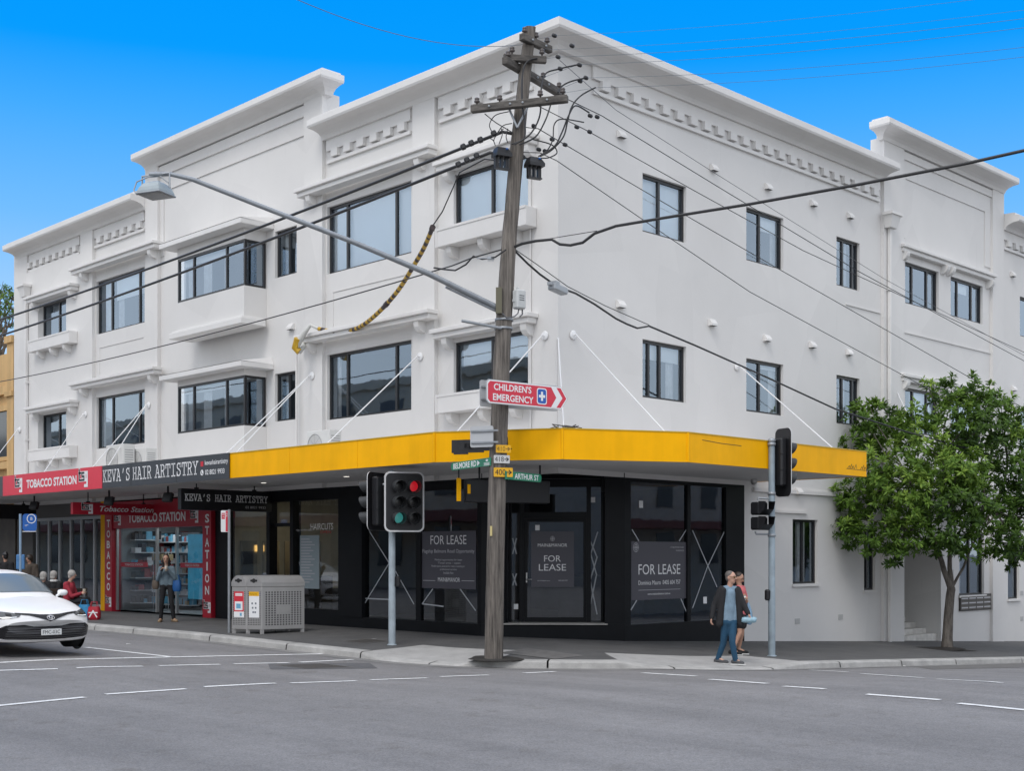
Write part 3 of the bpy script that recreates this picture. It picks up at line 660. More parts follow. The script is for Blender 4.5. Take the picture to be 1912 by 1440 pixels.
# ---- bay windows
def bay(v0, v1, slab0, slab1, hoodz, base_to, flat):
    d = .70; t = .06
    w_ = MB()
    # box below window and lintel above (front + right/left returns)
    w_.box(FL, BX0, BX1, base_to, v0, .002, d); w_.box(FL, BX0 + .003, BX1 - .003, v1, hoodz, .002, d - .006)
    w_.box(FL, BX0 + .001, BX0 + .10, v0, v1, .002, d - .22)
    w_.build('bay_wall', WHITE, B)
    if slab0 is not None:
        s = MB(); s.box(FL, BX0 - .12, BX1 + .16, slab0, slab1 - .06, .13, d + .20, .01); s.box(FL, BX0 - .06, BX1 + .10, slab1 - .058, slab1, .13, d + .14, .01); s.build('bay_base', TRIM, B)
    h = MB(); h.box(FL, BX0 - .42, BX1 + .35, hoodz + .002, hoodz + .14, .002, d + .34, .012)
    h.add([FL(BX0 - .42, hoodz + .15, d + .34), FL(BX1 + .35, hoodz + .15, d + .34), FL(BX1 + .25, hoodz + .34, .003), FL(BX0 - .36, hoodz + .34, .003), FL(BX0 - .42, hoodz + .13, .003), FL(BX1 + .35, hoodz + .13, .003)], [(0, 1, 2, 3), (0, 3, 4), (1, 5, 2)])
    h.build('bay_hood', TRIM, B)
    f = MB(); W = BX1 - BX0
    f.box(FL, BX0, BX0 + t, v0, v1, d - .09, d - .02); f.box(FL, BX1 - t, BX1, v0, v1, d - .09, d - .02)
    f.box(FL, BX0 + t, BX1 - t, v0, v0 + t, d - .088, d - .022); f.box(FL, BX0 + t, BX1 - t, v1 - t, v1, d - .088, d - .022)
    for k in (.245, .735): f.box(FL, BX0 + W * k - .03, BX0 + W * k + .03, v0 + t, v1 - t, d - .085, d - .026)
    f.box(FL, BX1 - .08, BX1 - .015, v0 + t, v1 - t, .03, .09); f.box(FL, BX1 - .078, BX1 - .017, v0, v0 + t, .03, d - .09); f.box(FL, BX1 - .078, BX1 - .017, v1 - t, v1, .03, d - .09)
    o = f.build('window', FRAME, B)
    g = MB(); g.rect(FL, BX0 + t, BX1 - t, v0 + t, v1 - t, d - .06); g.quad(FL(BX1 - .045, v0, .05), FL(BX1 - .045, v0, d - .1), FL(BX1 - .045, v1, d - .1), FL(BX1 - .045, v1, .05)); g.build('pane', GLASS, o, fix=False)
    b = MB(); b.box(FL, BX0 + .1, BX0 + W * .72, v1 - .22, v1 - .02, d - .2, d - .19); b.build('blind', BLIND, o)
    c = MB()
    for a, e_ in ((.05, .12), (.28, .42), (.60, .66)):
        n = 9
        for i in range(n):
            u = BX0 + W * (a + (e_ - a) * i / n); u2 = BX0 + W * (a + (e_ - a) * (i + 1) / n)
            c.quad(FL(u, v0, d - .28 + .03 * (i % 2)), FL(u2, v0, d - .28 + .03 * ((i + 1) % 2)), FL(u2, v1, d - .28 + .03 * ((i + 1) % 2)), FL(u, v1, d - .28 + .03 * (i % 2)))
    c.build('curtain', CURT, o, fix=False)
bay(8.92, 10.15, 7.88, 8.10, 10.45, 8.10, 0)
bay(5.22, 6.55, None, None, 6.72, 4.0, 1)
# ---- rainwater heads, pipes, conduits
def downpipe(M, u, z0, z1, w0=.0):
    p = MB(); p.box(M, u - .05, u + .05, z0, z1, w0 + .02, w0 + .12, .012)
    for z in (z0 + .25 * (z1 - z0), z0 + .55 * (z1 - z0), z0 + .85 * (z1 - z0)): p.box(M, u - .085, u + .085, z, z + .06, w0 + .01, w0 + .13)
    o = p.build('downpipe', TRIM, B)
    h = MB(); a, b = .30, .18
    h.loft([[M(u - a_, z1 + dz, w0 + .01), M(u + a_, z1 + dz, w0 + .01), M(u + a_, z1 + dz, w0 + d_), M(u - a_, z1 + dz, w0 + d_)] for a_, d_, dz in ((b, .2, 0), (.24, .27, .3), (.255, .28, .33), (a, .32, .34), (a, .32, .42))], smooth=False)
    h.build('rainwater_head', TRIM, o)
downpipe(FR, 13.35, -.7, 10.95, .10); downpipe(FL, LX(51, .15), 4.1, 10.75, .12)
for (x, z0_, z1_, r_, w_) in ((-.78, 4.15, 9.9, .022, .03), (-.02, 4.3, 6.3, .012, .03), (-9.12, 4.1, 7.05, .03, .16)):
    q = MB(); q.tube([FL(x, z0_, w_), FL(x, z1_, w_)], r_, 6); q.build('wall_conduit', TRIM, B)
# ---- wall vents
VD = mat('vent_slot', (.05, .05, .055), .8)
def vent(M, u, v, s=.23):
    pr = [(0, 0), (.12, 0), (.12, .05), (.04, .16), (0, .16)]
    q = MB(); n = len(pr); vs = [M(u, v + b, a + .002) for a, b in pr] + [M(u + s, v + b, a + .002) for a, b in pr]
    q.add(vs, [list(range(n))[::-1], [n + i for i in range(n)]] + [(i, (i + 1) % n, n + (i + 1) % n, n + i) for i in range(n)])
    q.m = 1
    for i in range(4): q.box(M, u + .02 + i * .05, u + .055 + i * .05, v - .003, v - .001, .02, .11)
    q.build('wall_vent', [TRIM, VD], B)
for px, py in ((1151, 256), (1325, 318), (1427, 353), (1512, 384), (1581, 407), (1886, 516), (1150, 574), (1322, 608), (1425, 637), (1510, 649), (1579, 663), (1888, 730), (1484, 923), (1565, 926)):
    vent(FR, *RPt(px, py))
vent(FL, *LPt(541, 617))
for px, py in ((1484, 1166), (1565, 1158), (1905, 1160), (1905, 1112)):
    q = MB(); u, v = RPt(px, py); q.box(FR, u, u + .22, v, v + .14, .001, .012); q.build('air_brick', mat('air_brick', (.45, .45, .44), .8), B)
# ================================================================= AWNING (part of the building)
AZ0, AZ1 = 3.60, 4.17
AP = [(-27.5, -3.0), (-.465, -3.0), (1.81, -1.80), (3.0, .49), (3.0, 7.17)]
aw = MB()
inner = [(0.0, 7.17), (0.0, 2.5), (-.9, 2.5), (-3.0, .9), (-3.0, .0), (-27.5, 0)]
poly = AP + inner
aw.add([(x, y, AZ0 + .012) for x, y in poly], [list(range(len(poly)))]); aw.add([(x, y, AZ1 - .12) for x, y in AP + [(0, 7.17), (0, 0), (-27.5, 0)]], [list(range(8))])
awo = aw.build('awning', SOFFIT, B, fix=False)
def seg_frame(a, b, z=0):
    a3 = Vector((a[0], a[1], z)); return frame(a3, (b[0] - a[0], b[1] - a[1], 0)), math.hypot(b[0] - a[0], b[1] - a[1])
fa = MB()
PANEL_SEAMS = {0: [LX(430, 3) + 27.5, LX(541, 3) + 27.5, LX(667, 3) + 27.5], 1: [], 2: [], 3: [.03 + RY(1430, 3) - .49]}
for i in range(4):
    M, L = seg_frame(AP[i], AP[i + 1]); cuts = [0] + PANEL_SEAMS[i] + [L]
    for a, b in zip(cuts[:-1], cuts[1:]): fa.box(M, a + .006, b - .006, AZ0, AZ1, -.03, 0)
M, L = seg_frame((3.0, 7.17), (0, 7.17)); fa.box(M, .032, L, AZ0, AZ1, -.03, 0)
# fold capping strips at the corners
for p in (AP[1], AP[2], AP[3]):
    fa.tube([(p[0], p[1], AZ0 + .002), (p[0], p[1], AZ1 - .002)], .028, 8)
fo = fa.build('fascia', YEL, awo)
# top flashing edge (thin grey-blue drip) and scratch marks
q = MB()
for i in range(4):
    M, L = seg_frame(AP[i], AP[i + 1]); q.box(M, 0, L, AZ1 + .001, AZ1 + .022, -.06, .012)
q.build('fascia_capping', mat('capping', (.62, .40, .02), .5, var=.2, vscale=6), awo)
# black tape patch where a sign was removed
M12, L12 = seg_frame(AP[1], AP[2])
q = MB()
for (a, b, c, d) in ((.36, 1.02, 3.77, 4.02), (1.02, 1.40, 3.80, 4.00), (1.12, 1.50, 3.81, 4.05), (.40, .70, 3.74, 3.9)):
    q.box(M12, a, b, c, d, .0016, .004 + .0005 * a)
for i in range(14):
    r_ = random.Random(i); a = .38 + r_.random() * 1.05; q.box(M12, a, a + .10 + .1 * r_.random(), 3.80 + .2 * r_.random(), 3.81 + .2 * r_.random() + .004, .0052, .006)
q.build('tape_patch', mat('tape_black', (.02, .02, .022), .6, var=.4, vscale=14), awo)
M34, L34 = seg_frame(AP[3], AP[4])
q = MB(); stroke(q, M34, [(.45, 4.06), (1.05, 4.03), (1.75, 4.02)], .012, .004)
q.build('paint_crack', mat('scratch', (.10, .07, .02), .7), awo); q = MB()
for i, a in enumerate((5.85, 5.95, 6.02, 6.14, 6.40, 6.48, 6.55, 6.66)):
    stroke(q, M34, [(a, 3.76), (a + .07, 3.86 if i % 2 else 3.82), (a + .1, 3.77)], .014, .004)
stroke(q, M34, [(5.8, 3.75), (6.75, 3.74)], .01, .004)
q.build('paint_scratches', mat('scratch', (.10, .07, .02), .7), awo)
# tie rods
RODM = mat('white_rod', (.78, .78, .78), .5)
def rod(wall, edges, face):
    wl = Vector(wall); r = MB()
    M = frame(wl, (1, 0, 0)) if face == 'L' else (frame(wl, (0, 1, 0)) if face == 'R' else frame(wl, (.7, .7, 0)))
    n_ = M(0, 0, 1) - wl
    for e_ in edges: r.tube([wl + n_ * .09, Vector(e_)], .0135, 6)
    r.tube([wl, wl + n_ * .11], .022, 8)
    o = r.build('tie_rod', RODM, B)
    if face != 'C':
        t = MB(); t.lathe(M, [(0, .002), (.095, .002), (.10, .018), (.08, .03), (.035, .036), (0, .036)], 18); t.build('rosette', RODM, o)
def Lw(px, py, off=.13): x, z = LPt(px, py, off); return (x, -off, z)
def Le(px, off=2.8): return (LX(px, off), -off, AZ1)
rod(Lw(37, 803), [Le(-40)], 'L'); rod(Lw(160, 774), [Le(80)], 'L'); rod(Lw(278, 757), [Le(170), Le(200)], 'L'); rod(Lw(583, 702, .13), [Le(418), Le(438)], 'L'); rod(Lw(785, 666), [Le(607)], 'L')
rod(Lw(1018, 627, .01), [(-.1, -2.75, AZ1)], 'L'); rod((0.02, -.02, 6.28), [(1.62, -1.55, AZ1)], 'C')
def Rw(px, py): y_, z = RPt(px, py); return (.01, y_, z)
rod(Rw(1069, 626), [(2.75, .1 + .0, AZ1)], 'R'); rod(Rw(1375, 685), [(2.75, RY(1560, 2.75), AZ1)], 'R'); rod(Rw(1670, 735), [(1.9, RY(1760, 1.9), 3.6)], 'R')
# small entrance canopy behind the tree carried by the last rod
q = MB(); q.box(FR, 13.9, 18.0, 3.35, 3.6, .002, 2.0, .01); q.build('entry_canopy', TRIM, B)
# ================================================================= SHOP LEVEL
def shop_room(mb, M, u0, u1, v0, v1, w0, dep): room(mb, M, u0, u1, v0, v1, w0, dep)
zL = CZ - 1.735
# ---- vacant black corner shop
X640, X680, X775, X785, X890 = LX(634), LX(679), LX(775), LX(784), LX(890)
CH0, CH1 = -2.30, 2.10
sf = MB()
sf.box(FL, X640, CH0, -.3, .27, -.20, .0); sf.box(FL, X640, CH0, 3.28, 3.62, -.20, -.002)
sf.box(FL, X640, X680 - .02, .271, 3.279, -.20, .045); sf.box(FL, X890 + .02, CH0, .271, 3.279, -.20, -.001)
sf.box(FR, CH1, 6.62, -.6, .25, -.20, .0); sf.box(FR, CH1, 6.62, 3.42, 3.62, -.20, -.002)
y1178, y1285, y1292, y1355 = RY(1178), RY(1285), RY(1291), RY(1356)
sf.box(FR, CH1, y1178, .251, 3.419, -.20, -.001); sf.box(FR, y1285 + .0, y1292, .251, 3.419, -.12, -.02); sf.box(FR, y1355, 6.62, .251, 3.419, -.20, -.001)
sf.box(FL, X775, X785, .271, 3.279, -.12, -.02)
# chamfered entrance
MC, LC = seg_frame((CH0, 0), (0, CH1)); 
sf.box(MC, -.02, .50, .28, 3.60, -.22, -.001); sf.box(MC, 2.70, LC + .02, .28, 3.60, -.22, -.001); sf.box(MC, -.02, LC + .02, -.5, .279, -.22, .0)
sf.box(MC, .50, 2.70, -.5, .262, -1.0, -.23); 
sf.box(MC, .501, .62, .263, 3.6, -.62, -.50); sf.box(MC, 2.30, 2.40, .263, 3.6, -.62, -.50); sf.box(MC, .80, .90, .263, 3.6, -.62, -.50); sf.box(MC, 2.62, 2.699, .263, 3.6, -.62, -.50)
sf.box(MC, .901, 2.299, 2.62, 2.76, -.62, -.50); sf.box(MC, .501, 2.699, 3.32, 3.6, -.621, -.499)
sf.box(MC, .5, .56, .263, 3.6, -.50, -.22)
sf.box(MC, 2.64, 2.699, 3.2, 3.6, -.499, -.22)
sfo = sf.build('shopfront', BLACK, B)
for (M_, a_, b_, c_, d_) in ((FL, X680 - .02, X775, .27, 3.28), (FL, X785, X890 + .02, .27, 3.28), (FR, y1178, y1285, .25, 3.42), (FR, y1292, y1355, .25, 3.42)): g = MB(); g.rect(M_, a_, b_, c_, d_, -.07); g.build('shop_glass', SHOPG, sfo, fix=False)
for (a_, b_, c_) in ((.62, .80, .263), (2.40, 2.62, .263), (.90, 2.30, 2.76)): g = MB(); g.rect(MC, a_, b_, c_, 3.32, -.56); g.build('shop_glass', SHOPG, sfo, fix=False)
g = MB(); g.quad(MC(2.66, .263, -.499), MC(2.66, .263, -.23), MC(2.66, 3.2, -.23), MC(2.66, 3.2, -.499))
g.build('shop_glass', SHOPG, sfo, fix=False)
s = MB(); s.box(MC, .42, 2.76, .262, .292, -.5, .06, .004); s.build('door_sill', mat('sill_stone', (.42, .40, .37), .7, var=.2), sfo)
dr = MB(); t = .07
dr.box(MC, .902, .902 + t, .294, 2.618, -.60, -.54); dr.box(MC, 2.298 - t, 2.298, .294, 2.618, -.60, -.54); dr.box(MC, .902 + t, 2.298 - t, .294, .40, -.60, -.54); dr.box(MC, .902 + t, 2.298 - t, 2.54, 2.618, -.60, -.54)
dro = dr.build('door', BLACK, sfo)
g = MB(); g.rect(MC, .902 + t, 2.298 - t, .40, 2.54, -.57); g.build('door_glass', SHOPG, dro, fix=False)

h = MB(); h.tube([MC(.96, 1.25, -.53), MC(.96, 1.25, -.49), MC(1.08, 1.25, -.49)], .012, 6); h.box(MC, .945, .975, 1.18, 1.40, -.535, -.525); h.build('handle', STAIN, dro)
# interior of the vacant shop
it = MB(); it.add([(-7.4, .25, .26), (CH0, .25, .26), (-.25, 2.2, .26), (-.25, 6.6, .26), (-7.4, 6.6, .26)], [(0, 1, 2, 3, 4)]); it.add([(-7.4, .25, 3.5), (CH0, .25, 3.5), (-.25, 2.2, 3.5), (-.25, 6.6, 3.5), (-7.4, 6.6, 3.5)], [(0, 1, 2, 3, 4)])
for a, b in (((-7.4, .0), (-7.4, 6.6)), ((-7.4, 6.6), (-.0, 6.6))): it.quad((*a, .2), (*b, .2), (*b, 3.55), (*a, 3.55))
it.box(FW, -6.6, -5.0, 3.2, 3.9, .26, 1.25); it.box(FW, -3.2, -2.0, 3.4, 5.2, .26, 1.3); it.box(FW, -3.6, -3.3, 2.2, 2.5, .26, 3.5)
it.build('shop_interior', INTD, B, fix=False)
# white masking-tape crosses on the panes
TAPE = mat('masking_tape', (.42, .44, .46), .7)
def tape(M, segs, w_=-.062, t=.03):
    q = MB()
    for i, p in enumerate(segs): stroke(q, M, p, t, w_ + i * .0006)
    q.build('tape_cross', TAPE, sfo, fix=False)
def TL(*segs): tape(FL, [[LPt(a, b, -.07) for a, b in pp] for pp in segs])
def TR(*segs): tape(FR, [[RPt(a, b, -.07) for a, b in pp] for pp in segs])
TL(((690, 992), (727, 1052), (681, 1128)), ((735, 1060), (773, 1128))); TL(((808, 1101), (789, 1128), (828, 1133))); TL(((860, 1101), (888, 1140))); TL(((681, 1118), (728, 1120)))
TR(((1180, 990), (1192, 1010))); TR(((1284, 985), (1268, 1010))); TR(((1188, 1122), (1178, 1139))); TR(((1271, 1119), (1284, 1150))); TR(((1293, 992), (1338, 1096)), ((1353, 991), (1320, 1060), (1293, 1135)))
def PC(px, py): return ((px - 900) / 265 * 3.11, CZ + (YH - py) * 25.6 / F_PX)
for gpp in ((((955, 1003), (962, 1034)), ((962, 1003), (955, 1034))), (((955, 1077), (962, 1100)), ((962, 1077), (955, 1100))), (((1099, 996), (1116, 1042), (1103, 1090), (1116, 1160)), ((1117, 990), (1104, 1035), (1115, 1078), (1099, 1165)))):
    tape(MC, [[PC(*p) for p in pp] for pp in gpp], -.552, .028)
q = MB()
for (a, b) in ((1197, 940), (1317, 1120)): u, v = RPt(a, b); q.rect(FR, u, u + .14, v - .1, v + .06, -.06)
for (a, b) in ((998, 980), (1104, 922), (957, 1145)): u, v = PC(a, b); q.rect(MC, u, u + .10, v - .06, v + .06, -.546)
q.build('notice', LETW, sfo, fix=False)
# ---- lease posters behind the glass (flat prints)
POST = mat('poster_print', (.075, .072, .088), .5)
def emblem(mb, M, u, v, r, w_):
    for k in range(3):
        rr = r * (1, .62, .25)[k]; pts = [(u + rr * .9 * math.cos(a), v + rr * math.sin(a)) for a in [2 * math.pi * i / 16 for i in range(17)]]
        stroke(mb, M, pts, r * .10, w_ + .001 * k)
    stroke(mb, M, [(u, v - r), (u, v + r)], r * .1, w_ + .005); stroke(mb, M, [(u - r * .9, v), (u + r * .9, v)], r * .1, w_ + .006)
p = MB(); a0, a1 = LX(786, -.06), LX(889, -.06); p.box(FL, a0, a1, LZ(840, 1100), LZ(840, 992), -.064, -.058); po = p.build('poster', POST); tag(po, 'grey lease poster with longest text, inside the left window of the black shop', 'poster')
def tp(s, M, fn, x0, y0, x1, y1, par, w_, m=LETW, **k):
    (u0, v0), (u1, v1) = fn(x0, y1), fn(x1, y0); text(s, M, u0, u1, v0, v1, w_, m, par, **k)
fL = lambda a, b: (LX(a, -.06), LZ(840, b, -.06)); fR = lambda a, b: (RY(a, -.06), RZ(1230, b, -.06))
tp('FOR LEASE', FL, fL, 804, 1000, 871, 1017, po, -.056); tp('Flagship Belmore Road Opportunity', FL, fL, 789, 1026, 886, 1035, po, -.056, LETG)
for i, (x0, x1, s) in enumerate(((812, 863, 'Medical opportunity for lease'), (818, 860, 'Total area - open'), (806, 868, 'Flexible space, potential for retail, consulting or'), (822, 853, 'professional services'), (828, 847, 'Available Now'))):
    tp(s, FL, fL, x0, 1044 + i * 6, x1, 1048.5 + i * 6, po, -.056, LETG)
tp('MAIN&MANOR', FL, fL, 818, 1079, 859, 1087, po, -.056)
q = MB(); q.rect(FL, fL(790, 0)[0], fL(813, 0)[0], fL(0, 1086)[1], fL(0, 1085)[1], -.056); q.rect(FL, fL(862, 0)[0], fL(886, 0)[0], fL(0, 1085)[1], fL(0, 1084)[1], -.056); q.build('rule', LETG, po, fix=False)
p = MB(); b0, b1 = RY(1178.5, -.06), RY(1284.5, -.06); p.box(FR, b0, b1, RZ(1230, 1120), RZ(1230, 1012), -.064, -.058); po2 = p.build('poster', POST); tag(po2, 'grey lease poster with a phone number in the right window of the black corner shop', 'poster')
tp('FOR LEASE', FR, fR, 1192, 1054, 1270, 1073, po2, -.056); tp('Dominica Mauro  0405 604 757', FR, fR, 1192, 1084, 1270, 1092, po2, -.056); tp('www.mainandmanor.com.au', FR, fR, 1209, 1107, 1251, 1111, po2, -.056)
tp('117 BELMORE ROAD,', FR, fR, 1251, 1021, 1277, 1024, po2, -.056, LETG); tp('RANDWICK', FR, fR, 1262, 1027, 1277, 1030, po2, -.056, LETG)
q = MB(); q.rect(FR, fR(1192, 0)[0], fR(1270, 0)[0], fR(0, 1102)[1], fR(0, 1101.3)[1], -.056); emblem(q, FR, fR(1187, 0)[0], fR(0, 1023)[1], .10, -.055); q.build('emblem', LETG, po2, fix=False)
fC = lambda a, b: PC(a, b)
p = MB(); u0, v0 = PC(990, 1104); u1, v1 = PC(1072, 988); p.box(MC, u0, u1, v0, v1, -.564, -.558); po3 = p.build('poster', POST); tag(po3, 'grey lease poster in two lines on the glass door of the chamfered corner shop', 'poster')
tp('FOR', MC, fC, 1015, 1038, 1047, 1051, po3, -.555); tp('LEASE', MC, fC, 1005, 1056, 1057, 1070, po3, -.555); tp('MAIN&MANOR', MC, fC, 1003, 1013, 1059, 1020, po3, -.555); tp('www.mainandmanor.com.au', MC, fC, 1002, 1089, 1026, 1092, po3, -.555, LETG); tp('0405 604 757', MC, fC, 1042, 1089, 1060, 1092, po3, -.555, LETG)
q = MB(); emblem(q, MC, *PC(1031, 1003), .055, -.555); q.build('emblem', LETG, po3, fix=False)
# ---- hairdresser shopfront
X425, X497, X503, X541, X548, X632 = [LX(p) for p in (424, 497, 503, 541, 547, 632)]
sf = MB(); XA = LX(402)
sf.box(FL, XA, X425, -.2, 3.62, -.25, .0); sf.box(FL, X425, X640 - .002, 3.2, 3.62, -.25, -.003); sf.box(FL, X425, X497, -.2, .42, -.25, -.003); sf.box(FL, X541 + .0, X640 - .002, -.2, .42, -.25, -.003)
sf.box(FL, X497, X503, -.2, 3.2, -.25, -.002); sf.box(FL, X541, X548, .42, 3.2, -.25, -.002); sf.box(FL, X632, X640 - .002, .42, 3.2, -.25, -.001); sf.box(FL, X503, X541, 2.55, 2.64, -.25, -.1)
so = sf.build('shopfront', BLACK, B)
g = MB(); g.rect(FL, X425, X497, .42, 3.2, -.1); g.build('shop_glass', SHOPG, so, fix=False)
g = MB(); g.rect(FL, X548, X632, .42, 3.2, -.1); g.build('shop_glass', SHOPG, so, fix=False)
g = MB(); g.rect(FL, X503, X541, 2.64, 3.2, -.16); g.build('shop_glass', SHOPG, so, fix=False)

SALON = mat('salon_wall', (.58, .56, .47), .8, var=.2, vscale=2)
it = MB(); shop_room(it, FL, XA, X640 - .3, .15, 3.4, -.26, 4.0); it.build('shop_interior', SALON, B, fix=False)
it = MB(); it.box(FW, X425 + .2, X497, 1.8, 2.2, .16, 1.2); it.box(FW, X548 + .1, X632 - .9, 1.2, 1.6, .16, .9); it.box(FW, X503 + .1, X541 - .1, 2.6, 3.0, .16, 1.9); it.box(FW, X632 - .7, X632 - .3, .6, 1.1, .16, 1.0)
it.build('salon_furniture', mat('salon_dark', (.04, .035, .03), .6), B)
dl = MB(); dl.box(FW, LX(515) - .1, LX(515) + .35, 3.4, 3.46, 1.9, 2.1); dl.build('shop_lamp_or_fill', mat('warm_lamp', (.8, .5, .2), .5, emit=((1, .55, .15), 2.2)), B)
dl = MB(); dl.box(FW, LX(440), LX(615), 1.7, 1.85, 3.33, 3.37); dl.build('shop_lamp_or_fill', mat('salon_fill', (1, .95, .8), .5, emit=((1, .93, .78), 3.0)), B)  # unseen ceiling bar added to brighten the salon behind its glass
q = MB(); q.rect(FL, LX(560, -.09), LX(596, -.09), LZ(580, 1100), LZ(580, 1000), -.092); q.build('price_list', mat('price_list', (.30, .36, .38), .6), so, fix=False)
q = MB()
for i in range(16): q.rect(FL, LX(562, -.09), LX(578 + 12 * ((i * 7) % 5) / 5, -.09), LZ(580, 1008 + i * 5.4), LZ(580, 1006 + i * 5.4), -.089)
q.build('price_lines', LETG, so, fix=False)
tp('HAIRCUTS', FL, lambda a, b: (LX(a, -.09), LZ(590, b, -.09)), 580, 978, 622, 990, so, -.088, LETW); tp('OPEN', FL, lambda a, b: (LX(a, -.09), LZ(590, b, -.09)), 598, 992, 618, 997, so, -.087, mat('red_lettering', (.5, .03, .04), .5))
tp('MEN  WOMEN  KIDS', FL, lambda a, b: (LX(a, -.09), LZ(590, b, -.09)), 553, 988, 582, 992, so, -.088, LETG)
# ---- tobacconist shopfront
X188, X200, X214, X380, X384, X401 = [LX(p) for p in (189, 201, 214, 380, 384, 400)]
sf = MB(); sf.box(FL, X200, X214, .0, 3.3, -.2, .10); sf.box(FL, X384, X401, .0, 3.3, -.2, .10); ro = sf.build('sign_column', RED2, B)
sf = MB(); sf.box(FL, X214 + .002, X384 - .002, 2.62, 3.45, -.2, .06); ho = sf.build('shop_header', RED2, B)
sf = MB(); sf.box(FL, X188, X200 - .002, 0, 3.5, -.2, .02); sf.build('shop_pier', YEL, B)
for (u0, u1, s, ytop, par) in ((X200, X214, 'TOBACCO', 2.95, ro), (X384, X401, 'STATION', 3.0, ro)):
    n = len(s); bot = .62; hgt = (ytop - bot) / n; q = MB(); w0 = u1 - u0
    for i, ch in enumerate(s): 
        wd = (.22 if ch != 'I' else .08); c = (u0 + u1) / 2 + .02
        text_into(q, ch, FL, c - wd / 2, c + wd / 2, ytop - hgt * (i + .86), ytop - hgt * (i + .14), .104, bold=.03)
    q.build('lettering', LETW, par, fix=False); tsg_logo(FL, (u0 + u1) / 2 - .16, .14, .36, .104, par)
u0, u1 = X214, X384; tsg_logo(FL, u0 + .1, 2.70, .42, .064, ho); text('TOBACCO STATION', FL, u0 + 1.0, u1 - 1.0, 2.78, 3.06, .064, LETW, ho, bold=.03); tsg_logo(FL, u1 - .72, 2.70, .42, .064, ho)
sf = MB()
for u in (X214, LX(288), LX(325), X384 - .08): sf.box(FL, u + .002, u + .07, .06, 2.618, -.12, -.04)
so = sf.build('shopfront', STAIN, B)
g = MB(); g.rect(FL, X214 + .06, LX(288), .1, 2.62, -.08); g.build('shop_glass', SHOPG, so, fix=False)
g = MB(); g.rect(FL, LX(330), X384 - .06, .1, 2.62, -.08); g.build('shop_glass', SHOPG, so, fix=False)

for (a, b) in ((LX(222), LX(272)), (LX(333), LX(378))):
    q = MB(); q.rect(FL, a, b, 1.42, 1.56, -.072); q.build('door_band', RED2, so, fix=False); text('TOBACCO STATION', FL, a + .25, b - .3, 1.455, 1.525, -.069, LETG, so, bold=.02)
it = MB(); shop_room(it, FL, X214, X384, .06, 2.9, -.2, 3.6); it.build('shop_interior', mat('tobacco_room', (.24, .26, .27), .8), B, fix=False)
it = MB(); it.box(FW, X214 + .8, X384 - .8, 1.0, 1.25, 2.84, 2.88); it.build('shop_lamp_or_fill', mat('cool_tube', (.9, .95, 1), .5, emit=((.85, .95, 1), 9.0)), B)
SH = [mat('shelf_a', (.12, .34, .48), .6), mat('shelf_b', (.52, .53, .54), .6), mat('shelf_c', (.03, .03, .035), .6), mat('shelf_d', (.28, .06, .06), .6), mat('shelf_e', (.35, .28, .16), .6)]
it = MB(); r_ = random.Random(5)
for x0, x1, y0 in ((X214 + .15, LX(282), 1.4), (LX(330), X384 - .2, 1.3), (LX(284), LX(330), 3.3)):
    it = MB(); it.m = 2; it.box(FW, x0, x1, y0 + .25, y0 + .3, .06, 2.5)
    for k in range(7):
        z = .2 + k * .33; it.m = 1; it.box(FW, x0, x1, y0 - .05, y0 + .249, z, z + .03); x = x0 + .03
        while x < x1 - .15:
            wd = .06 + r_.random() * .12; it.m = r_.choice((0, 0, 1, 1, 2, 3, 4)); it.box(FW, x, x + wd, y0 + .02, y0 + .22, z + .032, z + .12 + r_.random() * .15); x += wd + .015
    it.build('shop_shelf', SH, B)
for z in range(6):
    it = MB(); zz = .25 + z * .40; xw = X214 + .05; it.m = 1; it.box(FW, xw, xw + .32, .5, 3.4, zz, zz + .03); y_ = .52
    while y_ < 3.25: wd = .08 + r_.random() * .16; it.m = r_.choice((0, 1, 1, 2, 3, 4)); it.box(FW, xw + .04, xw + .30, y_, y_ + wd, zz + .032, zz + .14 + r_.random() * .18); y_ += wd + .02
    it.build('shop_shelf', SH, B)
it = MB(); it.m = 1; [it.tube([(LX(262) + .35 * math.cos(a), .75 + .25 * math.sin(a), .1), (LX(262) + .35 * math.cos(a), .75 + .25 * math.sin(a), 1.9)], .012, 5) for a in [k * math.pi / 3 for k in range(6)]]
for k in range(5): it.m = k % 5; it.box(FW, LX(262) - .3, LX(262) + .3, .55, .95, .3 + k * .33, .5 + k * .33)
it.build('magazine_rack', SH, B)
for k in range(4):
    it = MB(); it.box(FW, XA + .02, XA + .06, .8 + k * .75, 1.35 + k * .75, .9, 2.2); it.build('salon_mirror', mat('mirror', (.55, .58, .6), .05, metal=1.0), B)
it = MB(); it.box(FL, LX(336), LX(366), .5, 2.4, -.30, -.26); it.build('shop_poster', mat('blue_ad', (.04, .22, .36), .4, emit=((.05, .30, .45), .35), var=.5, vscale=3), B)
# ---- cafe folding doors, further left
sf = MB(); ALU = mat('aluminium_frame', (.45, .46, .47), .4, metal=.3)
for p in (68, 90, 110, 131, 151, 175): u = LX(p); sf.box(FL, u - .04, u + .04, .2, 2.95, -.1, .0)
sf.box(FL, LX(62), X188 - .002, 2.95, 3.05, -.1, .001); sf.box(FL, LX(62), X188 - .002, .0, .2, -.1, -.001); so = sf.build('folding_door', ALU, B)
g = MB(); g.rect(FL, LX(62), X188, .2, 2.95, -.06); g.build('door_glass', SHOPG, so, fix=False)

